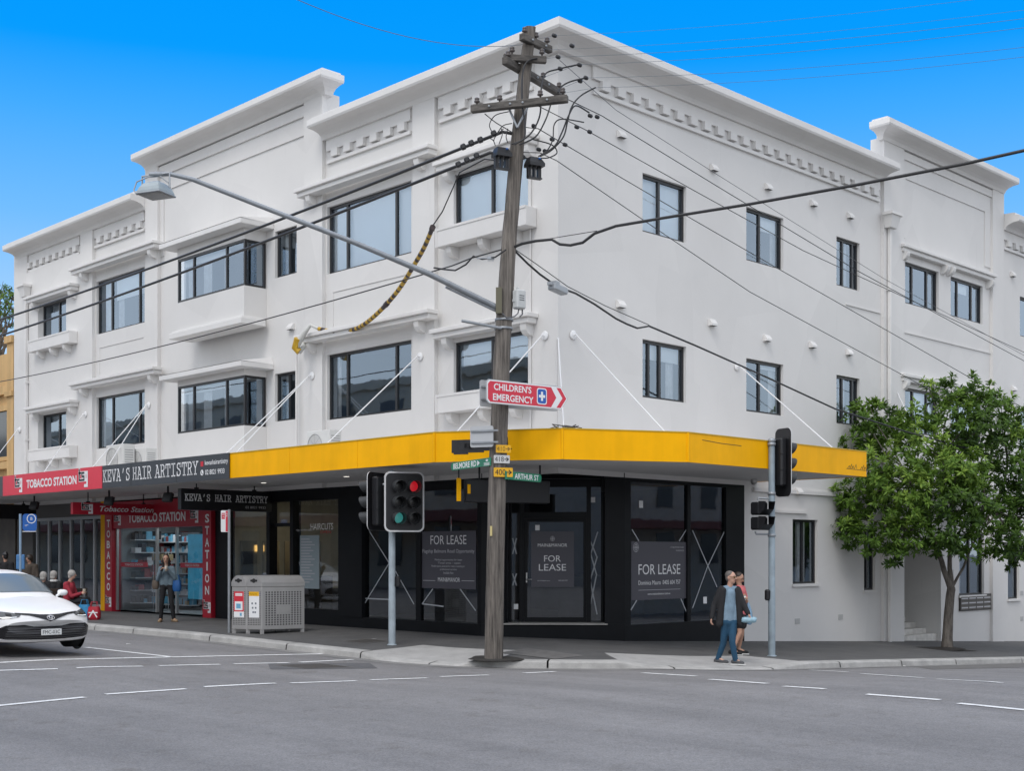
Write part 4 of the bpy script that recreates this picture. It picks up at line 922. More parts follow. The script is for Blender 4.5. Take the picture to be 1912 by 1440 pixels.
sf = MB(); sf.box(FL, LX(62), X188 - .002, 3.051, 3.62, -.2, -.02); sf.box(FL, LX(45), LX(62), 0, 3.62, -.2, .02); sf.box(FL, XL, LX(45), -.1, 3.62, -.3, -.01); sf.build('shop_wall', mat('cafe_wall', (.13, .125, .12), .7), B)
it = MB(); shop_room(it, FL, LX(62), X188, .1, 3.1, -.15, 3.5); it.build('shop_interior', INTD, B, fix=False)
# downlights, camera under the awning
q = MB()
for x, y in ((LX(566), -1.2), (-5.5, -1.3)): q.lathe(frame((x, y, AZ0 + .011), (1, 0, 0), (0, -1, 0)), [(0, .004), (.06, .004), (.07, 0)], 14)
q.build('downlight', mat('downlight', (.9, .9, .85), .5, emit=((1, .95, .85), 1.2)), awo)
for p in (320, 210, 70):
    q = MB(); x = LX(p, 2.2); Mq = frame((x, -2.3, AZ0 - .30), (.85, .5, 0), (0, .25, 1)); q.box(Mq, -.13, .13, -.12, .12, -.07, .07, .02); q.tube([(x, -2.3, AZ0), (x, -2.3, AZ0 - .2)], .03, 6); q.build('awning_spotlight', RUB, awo)
cm = MB(); cm.lathe(frame((.5, 6.3, AZ0 + .01), (1, 0, 0), (0, -1, 0)), [(0, .14), (.05, .12), (.08, .06), (.08, 0)], 14); cm.build('security_camera', STAIN, awo)
# ================================================================= SIGNS ON AND UNDER THE AWNING (each a thing)
def fasc(px): return LX(px, 3)
s1 = MB(); s1.box(FL, fasc(8), fasc(193), AZ0 - .012, AZ1 + .025, 3.014, 3.045); so = s1.build('fascia_sign', mat('red_fascia', (.72, .045, .075), .35, var=.05)); tag(so, 'long red tobacconist fascia sign with white capitals on the left end of the awning', 'shop sign')
fz = lambda a, b: (fasc(a), LZ(a, b, 3))
text('TOBACCO STATION', FL, fasc(52.5), fasc(146), 3.76, 4.01, 3.049, LETW, so, bold=.035)
tsg_logo(FL, fasc(31), 3.64, .50, 3.049, so); tsg_logo(FL, fasc(150.5), 3.64, .52, 3.049, so)
s1 = MB(); s1.box(FL, fasc(193.6), fasc(430), AZ0 - .012, AZ1 + .025, 3.014, 3.040); so = s1.build('fascia_sign', DGREY); tag(so, 'long charcoal hairdresser fascia sign on the awning between red and yellow panels', 'shop sign')
slab_text("KEVA'S", FL, fasc(194.5), fasc(246), 3.76, 4.06, 3.044, .032, LETW, so); slab_text("HAIR", FL, fasc(250), fasc(286), 3.76, 4.06, 3.044, .032, LETW, so); slab_text("ARTISTRY", FL, fasc(292), fasc(373), 3.76, 4.06, 3.044, .032, LETW, so)
text('kevashairartistry', FL, fasc(385.5), fasc(428.5), 3.92, 4.07, 3.044, LETW, so, bold=.01); text('02 8021 9933', FL, fasc(386), fasc(422), 3.72, 3.84, 3.044, LETW, so, bold=.01)
q = MB(); q.rect(FL, fasc(377.5), fasc(382.5), 3.93, 4.05, 3.043); q.build('red_icon', RED, so, fix=False)
q = MB(); MQ = frame((fasc(380), -3.043, 3.78), (1, 0, 0)); q.disc(MQ, .07, 0, 16); q.build('phone_icon', LETW, so, fix=False)
q = MB(); stroke(q, MQ, [(-.025, .03), (-.015, -.01), (.025, -.03)], .022, .003); q.build('phone_handset', DGREY, so, fix=False)
q = MB()
for p in (247, 332): q.rect(FL, fasc(p), fasc(p) + .02, AZ0, AZ1, 3.042)
q.build('panel_joint', BLK2, so, fix=False)
s1 = MB(); s1.box(FL, -27.3, fasc(7.6), AZ0 - .012, AZ1 + .02, 3.014, 3.04); tag(s1.build('fascia_sign', mat('slate_sign', (.06, .065, .07), .4)), 'plain slate fascia sign cut by the left edge, beside the red tobacconist sign', 'shop sign')
# hanging signs: they hang across the footpath, so their long faces look along it
def hanging(name, label, pts, th, m, endm=None):
    """pts: two plan points; z0,z1"""
    (a, b, z0, z1) = pts
    M, L = seg_frame(a, b); q = MB(); q.box(M, 0, L, z0, z1, -th, 0, .006); o = q.build(name, m); tag(o, label, 'shop sign')
    h = MB()
    for u in (.18, .82):
        h.tube([M(L * u, z1, -th / 2), M(L * u, AZ0 + .02, -th / 2)], .018, 6); h.box(M, L * u - .05, L * u + .05, z1, z1 + .04, -th / 2 - .03, -th / 2 + .03)
    h.build('hanger', RUB, o); return o, M, L
def two(px0, px1, py, d0):
    """plan points of a level board seen between two pixels, near end depth d0, going along +Y (towards the wall)"""
    a = DP(px0, py, d0); k = (px1 - CX) / F_PX
    # move along +Y
    r0 = (px0 - CX) / F_PX * d0
    t = (k * d0 - r0) / (C_ - k * S_)
    return (a.x, a.y), (a.x, a.y + t)
d = LPt(338, 0, 2.7); dd = D0 - C_ * d[0] - S_ * 2.7
a, b = two(338, 507, 930, dd)
zt, zb = CZ + (YH - 912) * dd / F_PX, CZ + (YH - 952) * dd / F_PX
o, M, L = hanging('hanging_sign', 'black hanging hairdresser sign with white typewriter capitals under the awning', (a, b, zb, zt), .16, BLK2)
slab_text("KEVA'S HAIR ARTISTRY", M, .10, L - .12, zb + (zt - zb) * .44, zb + (zt - zb) * .74, .004, .022, LETW, o); text('02 8021 9933', M, L * .70, L * .93, zb + (zt - zb) * .14, zb + (zt - zb) * .26, .004, LETG, o)
d = LPt(136, 0, 2.6); dd = D0 - C_ * d[0] - S_ * 2.6
a, b = two(136, 298, 950, dd); zt, zb = CZ + (YH - 938) * dd / F_PX, CZ + (YH - 960.5) * dd / F_PX
o, M, L = hanging('hanging_sign', 'dark red hanging tobacconist sign with slanted white lettering under the awning', (a, b, zb, zt), .14, RED2)
tsg_logo(M, L * .10, zb + .01, (zt - zb) * .95, .004, o); text('Tobacco Station', M, L * .30, L * .93, zb + (zt - zb) * .28, zb + (zt - zb) * .75, .004, LETW, o, bold=.02, shear=.3)
d = LPt(-60, 0, 2.6); dd = D0 - C_ * d[0] - S_ * 2.6
a, b = two(-60, 68, 955, dd); zt, zb = CZ + (YH - 940) * dd / F_PX, CZ + (YH - 968) * dd / F_PX
hanging('hanging_sign', 'unlit black hanging sign under the awning at the far left edge', (a, b, zb, zt), .14, BLK2)
# vacant-shop box sign with yellow ends, beside the pole
a = DP(853, 900, 25.0); M = frame((a.x, a.y, 0), RIGHT * .93 + FWD * .36); zt, zb = CZ + (YH - 893) * 25 / F_PX, CZ + (YH - 936) * 25 / F_PX
q = MB(); q.box(M, .20, 1.98, zb - .02, zt - .02, -.18, 0, .01); o = q.build('hanging_sign', BLK2); tag(o, 'blank black box sign with yellow end panels hanging above the corner shop door', 'shop sign')
q = MB(); q.box(M, .0, .08, zb, zt, -.02, .02); q.box(M, .22, .28, zb + .15, zt - .12, .002, .012); q.build('end_panel', YEL, o)
q = MB(); q.tube([M(.5, zt - .02, -.09), M(.5, AZ0 + .02, -.09)], .02, 6); q.tube([M(1.8, zt - .02, -.09), M(1.8, AZ0 + .02, -.09)], .02, 6); q.tube([M(.04, zt, 0), M(.04, AZ0 + .02, 0)], .015, 6); q.build('hanger', RUB, o)
# ================================================================= UTILITY POLE
DPOLE = 23.4
pb = GP(922, 1230, foot_h); DPOLE = -C_ * (pb.x - cx) + S_ * (pb.y - cy)
def PP(px, py): return DP(px, py, DPOLE)
pole = thing('utility_pole', 'tall weathered timber power pole at the kerb corner with three crossarms', 'power pole', pb)
ax_px = [(922, 1236), (924, 1100), (930, 850), (938, 650), (950, 460), (966, 270), (980, 140), (990, 52)]
rad = [.178, .172, .165, .155, .142, .13, .118, .105]
path = [PP(*p) for p in ax_px]; path[0].z -= .05
q = MB(); seg = 20; rr = random.Random(2); rings = []
fine = []
for i in range(len(path) - 1):
    for k in range(6): fine.append((path[i].lerp(path[i + 1], k / 6), rad[i] + (rad[i + 1] - rad[i]) * k / 6))
fine.append((path[-1], rad[-1]))
offs = [rr.uniform(-.012, .012) for _ in range(seg)]
for i, (p, r) in enumerate(fine):
    rings.append([p + Vector((math.cos(2 * math.pi * k / seg), math.sin(2 * math.pi * k / seg), 0)) * (r + offs[k] + rr.uniform(-.006, .006)) for k in range(seg)])
q.loft(rings); q.build('pole_shaft', POLEW, pole)
def pole_at(py):
    for (a, b), i in zip(zip(ax_px[:-1], ax_px[1:]), range(9)):
        if b[1] <= py <= a[1]:
            t = (a[1] - py) / (a[1] - b[1]); return a[0] + (b[0] - a[0]) * t, rad[i] + (rad[i + 1] - rad[i]) * t
    return 922, .18
def arm(p0, p1, d0, th, wd, name='crossarm'):
    a = DP(*p0, d0); d1 = d0 * (YH - p0[1]) / (YH - p1[1]); b = DP(*p1, d1); b.z = a.z
    L = (b - a).length; M = frame(a, b - a); m = MB(); m.box(M, 0, L, -th / 2, th / 2, -wd / 2, wd / 2, .012); m.build(name, ARMW, pole); return a, b, M, L
A1 = arm((973, 68), (1028, 93), DPOLE - .3, .13, .11); A2 = arm((942, 112), (1050, 177), DPOLE - .42, .14, .12); A3 = arm((880, 204), (1060, 184), DPOLE - .05, .13, .12); A4 = arm((940, 107), (1020, 112), DPOLE - .24, .12, .10)
q = MB()
def insul(p, h=.14):
    M = frame(p, (1, 0, 0), (0, 1, 0)); M2 = lambda u, v, w_: Vector(p) + Vector((u, v, w_))
    q.lathe(M2, [(0, 0), (.015, 0), (.015, .04), (.05, .05), (.055, .075), (.03, .085), (.045, .10), (.045, .125), (.02, h), (0, h)], 10)
INS = mat('insulator', (.09, .075, .07), .3)
for A, us in ((A1, (.12, .5, .88)), (A2, (.06, .35, .65, .94)), (A3, (.06, .3, .72, .95)), (A4, (.2, .9))):
    for t in us: insul(A[2](A[3] * t, .065, 0))
q.build('insulator', INS, pole)
q = MB()
for A, us in ((A1, (.3, .75)), (A2, (.3, .5, .7)), (A3, (.2, .42, .55, .8))):
    for t in us: q.lathe(lambda u, v, w_, A=A, t=t: A[2](A[3] * t + u, v, .06 + w_), [(.02, 0), (.02, .02), (0, .021)], 8)
q.build('bolt', STEEL, pole)
q = MB(); a = PP(966, 238); 
q.tube([DP(951, 204, DPOLE - .15), DP(966, 238, DPOLE - .2)], .022, 5); q.tube([DP(985, 200, DPOLE - .15), DP(966, 238, DPOLE - .2)], .022, 5); q.build('arm_brace', STEEL, pole)
# fuse / switch boxes
def fusebox(p0, s=1.0):
    o = MB(); M0 = frame(p0, RIGHT * .9 + FWD * .45); M = lambda u, v, w_: M0(u * s, v * s, w_ * s)
    o.loft([[M(-.19, -.12, -.16), M(.19, -.12, -.16), M(.19, -.12, .16), M(-.19, -.12, .16)], [M(-.19, -.05, -.16), M(.19, -.05, -.16), M(.19, -.05, .16), M(-.19, -.05, .16)], [M(-.13, .10, -.14), M(.15, .10, -.14), M(.13, .10, .05), M(-.12, .10, .05)]], smooth=False)
    for k in range(3): o.box(M, -.15 + k * .11, -.10 + k * .11, -.36, -.121, -.05, .05)
    o.box(M, -.17, .17, -.39, -.361, -.06, .06); o.box(M, -.18, -.155, -.36, -.121, -.05, .04); o.box(M, .13, .155, -.36, -.121, -.05, .04)
    r = o.build('fuse_box', RUB, pole); e_ = MB(); e_.box(M, .06, .11, .04, .08, .06, .12, .01); e_.build('end_cap', mat('blue_cap', (.01, .10, .35), .5), r)
fusebox(DP(937, 284, DPOLE - .25), .8); fusebox(DP(998, 302, DPOLE - .1), .8)
q = MB(); M = frame(PP(958, 562), RIGHT * .8 + FWD * .6); q.box(M, -.10, .11, -.18, .17, .10, .26, .025); q.box(M, -.115, -.10, -.05, .0, .13, .2); q.box(M, .11, .125, -.1, .05, .13, .2); q.box(M, -.02, .02, .17, .22, .12, .16); o = q.build('service_box', mat('box_grey', (.52, .53, .52), .5, var=.1, vscale=9), pole)
q = MB(); 
for k in range(3): q.rect(M, -.05, .06, .05 - k * .04, .065 - k * .04, .2615)
q.build('box_print', DGREY, o, fix=False)
q = MB(); q.tube([M(-.02, -.18, .2), M(-.04, -.26, .2), M(-.12, -.33, .2), M(-.25, -.36, .14), M(-.32, -.28, .1)], .012, 6); q.tube([M(.06, -.18, .2), M(.06, -.27, .2), M(.0, -.32, .2)], .014, 6); q.build('conduit_loop', CABLG, pole)
q = MB()
px_, r_ = pole_at(612)
for z in (598, 614): 
    c = PP(pole_at(z)[0], z); q.lathe(lambda u, v, w_, c=c: c + Vector((u, v, w_)), [(.165, -.02), (.172, -.02), (.172, .02), (.165, .02)], 20)
q.tube([DP(862, 599, DPOLE - .35), DP(936, 613, DPOLE - .17)], .028, 8); q.build('pole_band', STEEL, pole)
q = MB(); c = PP(924, 1000)
q.box(frame(DP(917, 993, DPOLE - .175), RIGHT), -.02, .02, -.08, .1, -.01, .02); q.build('pole_tag', mat('tag_yellow', (.55, .45, .2), .5), pole)
# ---- street light on its arm
SLD = 20.6
sl_o = thing('street_light', 'floodlight lantern on a long grey outreach arm fixed to the timber pole', 'street light', DP(930, 575, DPOLE - .16))
q = MB(); P = [DP(930, 575, DPOLE - .12), DP(800, 511, 22.55), DP(660, 452, 21.9), DP(500, 390, 21.3), DP(360, 335, 20.75), DP(318, 325, 20.6), DP(278, 325, 20.5)]
q.tube(P, [.052, .052, .044, .04, .037, .034, .033], 10); q.tube([DP(930, 583, DPOLE - .12), DP(832, 536, 22.75)], .022, 6); q.build('outreach_arm', STEEL, sl_o)
q = MB(); M = frame(DP(931, 560, DPOLE - .17), RIGHT); q.box(M, -.05, .06, -.25, .22, -.05, .05); q.build('arm_bracket', mat('olive_bracket', (.12, .11, .07), .6), sl_o)
Ml = frame(DP(291, 356, SLD), RIGHT * .92 - FWD * .38)
q = MB()
q.loft([[Ml(a * x, z, b * y) for x, y in ((-1, -1), (-.3, -1), (.3, -1), (1, -1), (1, 1), (.3, 1), (-.3, 1), (-1, 1))] for a, b, z in ((.215, .20, -.06), (.215, .20, -.03), (.19, .18, .03), (.15, .13, .10), (.09, .07, .135))], smooth=False)
lo = q.build('lantern', mat('lantern_body', (.34, .39, .41), .45, var=.1, vscale=9), sl_o)
q = MB(); q.box(Ml, -.24, .24, -.085, -.058, -.22, .22, .01); q.build('lantern_rim', GREYM, lo)
q = MB(); q.rect(lambda u, v, w_: Ml(u, w_, v), -.21, .21, -.19, .19, -.088); q.build('lens', mat('lens_grey', (.10, .11, .12), .15), lo, fix=False)
q = MB(); q.tube([Ml(-.27, -.02, 0), Ml(-.27, .26, 0), Ml(.27, .26, 0), Ml(.27, .02, 0)], .018, 6); q.tube([Ml(-.29, -.06, .1), Ml(-.36, .02, .1), Ml(-.30, .15, .1), Ml(-.12, .22, .05), Ml(.1, .22, .02), Ml(.25, .1, 0)], .012, 6); q.build('yoke', GREYM, sl_o)
# ================================================================= CABLES (each a thing)
def sag(a, b, s, n=16):
    a, b = Vector(a), Vector(b)
    return [a.lerp(b, i / n) - Vector((0, 0, 4 * s * (i / n) * (1 - i / n))) for i in range(n + 1)]
def wire(name, label, pts, r, m=CABLE, group=None, cat='cable', seg=6, ext=0):
    pts = [Vector(p) for p in pts]
    if ext: pts.append(pts[-1] + (pts[-1] - pts[-2]) * ext)
    q = MB(); q.tube(pts, r, seg); return tag(q.build(name, m), label, cat, group)
def LPd(px, py, off): x, z = LPt(px, py, off); return Vector((x, -off, z))
def RPd(px, py, off): y_, z = RPt(px, py, off); return Vector((off, y_, z))
# two heavy service cables left along Belmore side
def heavy(label, p0, pts_img, endpx):
    e_ = LPd(*endpx, 2.9); far = e_ + (e_ - p0) * .6; far.z += .4
    return wire('power_cable', label, [PP(960, 250 if label[0] == 'u' else 292), p0] + sag(p0, e_, .12)[1:] + [far], .030)
heavy('upper of two thick black power cables running left from the pole top', DP(938, 246, DPOLE - .1), None, (0, 597)); heavy('lower of two thick black power cables running left from the fuse box', DP(915, 285, DPOLE - .2), None, (0, 627))
q = MB()
for (x, y) in ((865, 275), (880, 268), (897, 262), (922, 250), (856, 308), (872, 300), (890, 292)): 
    c = DP(x, y - 1, DPOLE - .15); q.box(frame(c, RIGHT * .9 + Vector((0, 0, .4)), (-.4 * .7, -.4 * .7, .9)), -.05, .05, -.05, .05, -.05, .05, .02)
tag(q.build('cable_clamp', RUB), 'row of black line clamps on the two thick cables left of the pole top', 'cable clamp')
e_ = LPd(0, 713, 3.2); p0 = PP(948, 463)
wire('telephone_cable', 'thin black telephone cable running left from mid-pole across the bay windows', [p0, DP(915, 472, DPOLE - .2), DP(880, 482, DPOLE)] + sag(DP(845, 496, 23.9), e_, .15)[0:] , .014)
wire('telephone_cable', 'slack black telephone loop hanging just left of the pole', [DP(945, 466, DPOLE - .2), DP(925, 480, DPOLE - .2), DP(900, 484, DPOLE - .1), DP(884, 478, DPOLE - .1), DP(870, 494, DPOLE), DP(850, 505, DPOLE + .1), DP(830, 503, 23.8), DP(810, 500, 23.9)], .016)
wire('telephone_cable', 'thick black cable sweeping from mid-pole up to the right edge', [PP(955, 463), DP(975, 455, DPOLE - .3), DP(1000, 450, DPOLE - .4), DP(1030, 447, DPOLE - .5), DP(1045, 456, DPOLE - .5), DP(1065, 458, DPOLE - .55), DP(1088, 453, DPOLE - .6), DP(1110, 436, DPOLE - .7), DP(1150, 422, DPOLE - .9), DP(1250, 405, DPOLE - 1.4), DP(1400, 381, DPOLE - 2), DP(1600, 345, DPOLE - 2.8), DP(1800, 306, DPOLE - 3.5), DP(1960, 270, DPOLE - 4)], .026, ext=9)
wire('telephone_cable', 'thin catenary wire above the slack of the thick cable right of the pole', [PP(955, 461), DP(1000, 450, DPOLE - .4), DP(1060, 440, DPOLE - .5), DP(1115, 431, DPOLE - .7)], .007)
# down-right telecom line along Arthur Street
off = 2.6
P = [PP(958, 465), DP(985, 492, 23.6), DP(1008, 512, 23.8), DP(1040, 535, 24.1), DP(1075, 548, 24.6), DP(1110, 568, 25.0), DP(1150, 595, 25.5), DP(1170, 605, 25.8), DP(1190, 613, 26), DP(1212, 609, 26.3), DP(1300, 646, 27.4), DP(1430, 704, 29), DP(1560, 764, 30.5), DP(1690, 806, 32), DP(1960, 880, 36), DP(2600, 985, 52)]
wire('telephone_cable', 'black telephone cable dropping right from mid-pole past the windows to the tree', P, .020)
wire('telephone_cable', 'thin straight catenary wire above the dropping telephone cable', [PP(958, 463), DP(1000, 492, 23.7), DP(1060, 535, 24.4), DP(1130, 571, 25.2), DP(1212, 607, 26.3)], .008)
M = frame(DP(1041, 536, 24.05), DP(1072, 550, 24.5) - DP(1010, 522, 23.7)); q = MB(); q.box(M, -.20, .22, -.10, .03, -.09, .09, .02); q.box(M, -.12, .0, .031, .09, -.06, .06, .01); q.box(M, -.27, -.20, -.03, .03, -.04, .04); q.box(M, .22, .3, -.03, .02, -.03, .03); tag(q.build('cable_splice_box', GREYM), 'small grey splice box slung on the telephone cable right of the pole', 'splice box')
q = MB(); M = frame(DP(916, 481, DPOLE - .15), RIGHT); q.box(M, -.06, .07, -.04, .02, -.03, .03, .01); 
for k in range(5): q.box(M, -.05 + k * .025, -.04 + k * .025, -.07, -.041, -.02, .02)
q.tube([M(-.25, -.01, 0), M(-.06, -.01, 0)], .012, 6); tag(q.build('cable_terminal', GREYM), 'little comb-shaped terminal hanging on the telephone loop left of the pole', 'cable terminal')
# power lines down-right along Arthur Street
GL = 'thin power lines running right from the pole top'
def line_down(label, p0, mids, end, r=.011):
    wire('power_line', label, [p0] + mids + [end, end + (end - (mids[-1] if mids else p0)) * 1.6], r * .75, CABLE, GL)
S = [((1062, 186), (1124, 216), (1600, 505), (1960, 700), 'from the right tip of the middle crossarm, falling right, highest'),
     ((1020, 205), (1095, 243), (1500, 468), (1960, 680), 'from under the middle crossarm, falling right, second highest'),
     ((1005, 240), (1052, 268), (1450, 500), (1960, 790), 'from beside the right fuse box, falling right, third'),
     ((1008, 285), (1040, 300), (1400, 545), (1960, 850), 'from beneath the right fuse box, falling right, lowest')]
for (p, a, b, c, t), q0 in zip(S, ((1040, 187), (1000, 195), (968, 236), (964, 284))):
    da, db, dc = DPOLE, 28.5, 36.5
    line_down('black power line ' + t, DP(*q0, da), [DP(*p, da), DP(*a, da + .8), DP((a[0] + b[0]) / 2, (a[1] + b[1]) / 2 + 1, 26.4), DP(*b, db)], DP(*c, dc))
wire('power_line', 'very thin pale wire crossing above the right windows from the upper crossarm', [DP(1045, 112, DPOLE), DP(1150, 205, 25.5), DP(1330, 320, 28.5), DP(1650, 520, 34), DP(1960, 690, 40)], .006, CABLG, GL, ext=1.5)
for (a0_, p, b, t, r) in (((1006, 72), (1036, 66), (1960, -20), 'topmost thin line rising right from the top crossarm', .006), ((1018, 90), (1032, 92), (1960, 12), 'second thin line rising right from the top crossarm', .006), ((1008, 110), (1045, 106), (1960, 28), 'thin line rising right from the left side of the upper crossarm', .009), ((1012, 145), (1080, 120), (1960, 45), 'thin line rising right from the looped upper clamps', .009), ((1040, 168), (1095, 145), (1960, 82), 'thin line rising right from the middle clamps', .009), ((1048, 174), (1115, 163), (1960, 100), 'lowest thin line rising right from the upper crossarm', .008)):
    wire('power_line', t, [DP(*a0_, DPOLE + .05)] + sag(DP(*p, DPOLE + .2), DP(*b, 19.5), .1), r * .36, mat('cable_pale', (.10, .13, .17), .5), GL, ext=14)
wire('power_line', 'thin wire rising left from the pole top into the sky', [PP(986, 78)] + sag(DP(972, 83, DPOLE), DP(540, -8, 17), .25), .005, mat('cable_pale', (.10, .13, .17)), GL, ext=14)
# jumpers around the pole head
J = 'jumper leads looping round the pole head'
def jump(label, pts, r=.015):
    P = [DP(x, y, DPOLE + dz) for x, y, dz in pts]
    # Catmull-Rom
    o = []
    for i in range(len(P) - 1):
        a, b, c, d = P[max(i - 1, 0)], P[i], P[i + 1], P[min(i + 2, len(P) - 1)]
        for k in range(6):
            t = k / 6; o.append(.5 * (2 * b + (c - a) * t + (2 * a - 5 * b + 4 * c - d) * t * t + (3 * b - a - 3 * c + d) * t ** 3))
    o.append(P[-1]); wire('jumper_lead', label, o, r, CABLE, J, 'jumper lead')
jump('thick jumper dropping from the small upper arm to the left fuse box', [(1003, 108, -.2), (985, 114, -.25), (976, 135, -.3), (975, 190, -.3), (980, 230, -.3), (978, 258, -.3), (955, 269, -.3)])
jump('thick jumper arching from the upper clamps to the left fuse box', [(1080, 120, .1), (1045, 128, 0), (1018, 138, -.1), (1010, 170, -.2), (1008, 215, -.25), (990, 250, -.3), (960, 270, -.3)])
jump('jumper arching from the middle clamps to the crossarm tip', [(1095, 145, .1), (1068, 151, 0), (1050, 160, 0), (1042, 172, -.1)])
jump('jumper from the middle crossarm curving down to the left fuse box', [(1028, 196, 0), (1018, 225, -.1), (1000, 255, -.2), (970, 270, -.3)])
jump('long jumper dropping from the right clamps to the right fuse box', [(1112, 163, .2), (1085, 178, .1), (1068, 198, 0), (1060, 225, 0), (1052, 255, 0), (1030, 280, -.1), (1008, 292, -.1)])
jump('looped jumper falling from the crossarm tip to the right fuse box', [(1100, 210, .5), (1075, 197, .1), (1062, 215, 0), (1050, 245, 0), (1036, 272, -.1), (1010, 290, -.1)])
jump('thin jumper looping below the crossarm toward the right fuse box', [(995, 260, 0), (1030, 270, 0), (1040, 285, 0), (1025, 294, -.1), (1010, 295, -.1)], .012)
jump('thin wavy lead from the crossarm to the right clamps', [(1090, 228, .4), (1050, 222, 0), (1035, 232, 0), (1032, 260, 0), (1022, 280, -.1), (1005, 292, -.1)], .012)
for i, (pts, t) in enumerate((([(905, 212, 0), (925, 228, 0), (945, 240, -.1), (958, 248, -.1)], 'thin lead from the left tip of the middle crossarm'), ([(950, 208, 0), (925, 215, 0), (914, 232, 0), (918, 245, -.1)], 'fine loop under the left half of the crossarm'), ([(940, 240, -.1), (925, 255, -.15), (922, 262, -.2)], 'short lead dropping to the left fuse box'), ([(948, 240, -.1), (945, 255, -.15), (948, 266, -.2)], 'short curved lead beside the pole above the left fuse box'), ([(935, 238, -.1), (938, 250, -.15), (932, 268, -.2)], 'short lead behind the left clamps'), ([(956, 230, -.1), (940, 234, -.15), (930, 246, -.1)], 'short lead joining the pole to the heavy cable'), ([(915, 258, -.1), (921, 262, -.15), (925, 272, -.2)], 'short hooked lead at the left fuse box'))):
    jump(t, pts, .009)
q = MB()
for (x, y, dz) in ((1042, 106, 0), (1082, 121, .1), (1046, 128, 0), (1094, 145, .1), (1083, 151, .1), (1102, 216, .5), (1115, 218, .6), (1077, 237, .4), (1101, 246, .5), (1055, 270, .3), (1031, 260, .1), (1006, 279, .1), (1018, 282, .1), (1035, 66, 0), (1068, 85, 0), (997, 235, 0)):
    c = DP(x, y, DPOLE + dz); q.lathe(lambda u, v, w_, c=c: c + Vector((u * .8, u * .8 * .3 + w_ * .5, v)) , [(0, -.09), (.035, -.07), (.04, -.03), (.04, .03), (.035, .07), (0, .09)], 8)
tag(q.build('line_clamp', RUB), 'scatter of small black strain clamps on the lines right of the pole head', 'line clamp')
# striped tiger-tail cable down to the wall
end = LPd(585, 612, .45)
tt = [DP(935, 300, DPOLE), DP(905, 297, 23.7), DP(880, 310, 23.9), DP(858, 322, 24.2)]
wire('service_line', 'thin black service line from the fuse box down to the striped cover', tt + [DP(846, 350, 24.6), DP(826, 395, 25.1), DP(809, 420, 25.4)], .013)
TIG = bpy.data.materials.new('striped_sleeve'); TIG.use_nodes = True; nt = TIG.node_tree; b_ = nt.nodes['Principled BSDF']; b_.inputs['Roughness'].default_value = .55
dl = DP(808, 424, 25.4)
tp_ = [(808, 424, 25.4), (792, 462, 26.2), (772, 497, 27), (745, 540, 28), (715, 575, 29), (685, 602, 30), (660, 616, 30.8), (640, 620, 31.2), (615, 618, 31.5), (595, 614, 31.7)]
P = [DP(*p) for p in tp_]
o = []
for i in range(len(P) - 1):
    a, b, c, d = P[max(i - 1, 0)], P[i], P[i + 1], P[min(i + 2, len(P) - 1)]
    for k in range(14):
        t = k / 14; o.append(.5 * (2 * b + (c - a) * t + (2 * a - 5 * b + 4 * c - d) * t * t + (3 * b - a - 3 * c + d) * t ** 3))
o.append(P[-1])
q = MB(); acc = 0; 
for i in range(len(o) - 1):
    acc += (o[i + 1] - o[i]).length; q.m = int(acc / .125) % 2; q.tube([o[i], o[i + 1]], .050, 8, cap=False)
q.m = 1
for k in (0, 52, 105): q.tube([o[k], o[k + 1], o[k + 2]], .062, 8)
TY = mat('tiger_yellow', (.55, .33, .02), .5, var=.2, vscale=9); TB = mat('tiger_black', (.04, .025, .025), .5)
tag(q.build('striped_cable_cover', [TY, TB], fix=False), 'yellow and black striped cable cover sagging from the pole to the wall', 'cable cover')
q = MB(); q.tube([DP(595, 614, 31.7), DP(580, 607, 31.8), DP(568, 622, 31.9), DP(557, 640, 32), DP(553, 650, 32.1), DP(560, 656, 32.1), DP(567, 648, 32.2), DP(566, 640, 32.3)], [.04, .04, .07, .08, .09, .08, .06, .05], 8); q.m = 1; q.tube([DP(556, 632, 31.95), DP(551, 650, 32.05), DP(559, 657, 32.05)], .093, 8)
tag(q.build('cable_knot', [mat('knot_white', (.55, .55, .52), .7), TY]), 'white and yellow taped cable end knotted against the wall by the striped cover', 'cable end')
# ================================================================= SIGNS ON THE POLE
def rrect(u0, u1, v0, v1, r, n=5):
    P = []
    for cu, cv, a0 in ((u1 - r, v1 - r, 0), (u0 + r, v1 - r, 90), (u0 + r, v0 + r, 180), (u1 - r, v0 + r, 270)):
        for i in range(n + 1): a = math.radians(a0 + 90 * i / n); P.append((cu + r * math.cos(a), cv + r * math.sin(a)))
    return P
def fan(mb, M, poly, w_):
    c = (sum(p[0] for p in poly) / len(poly), sum(p[1] for p in poly) / len(poly)); n = len(poly)
    mb.add([M(*c, w_)] + [M(*p, w_) for p in poly], [(0, 1 + i, 1 + (i + 1) % n) for i in range(n)])
ang = math.radians(51.4); dirr = FWD * math.cos(ang) + RIGHT * math.sin(ang)
DS = DPOLE - .62
M = frame(DP(908.5, 730, DS - .0), dirr); W, H = 1.92, .43
def arrowpoly(W, H, ins, tip): return [(ins + .05, -H / 2 + ins), (W - tip, -H / 2 + ins), (W - ins * 1.4, 0), (W - tip, H / 2 - ins), (ins + .05, H / 2 - ins), (ins, H / 2 - ins - .05), (ins, -H / 2 + ins + .05)]
SG = mat('sign_red', (.64, .03, .06), .35)
q = MB(); q.prism(M, arrowpoly(W, H, 0, .17), -.02, 0); so = q.build('hospital_sign', mat('sign_back', (.45, .46, .47), .5)); tag(so, 'red arrow-ended direction sign reading CHILDRENS EMERGENCY on the timber pole', 'road sign')
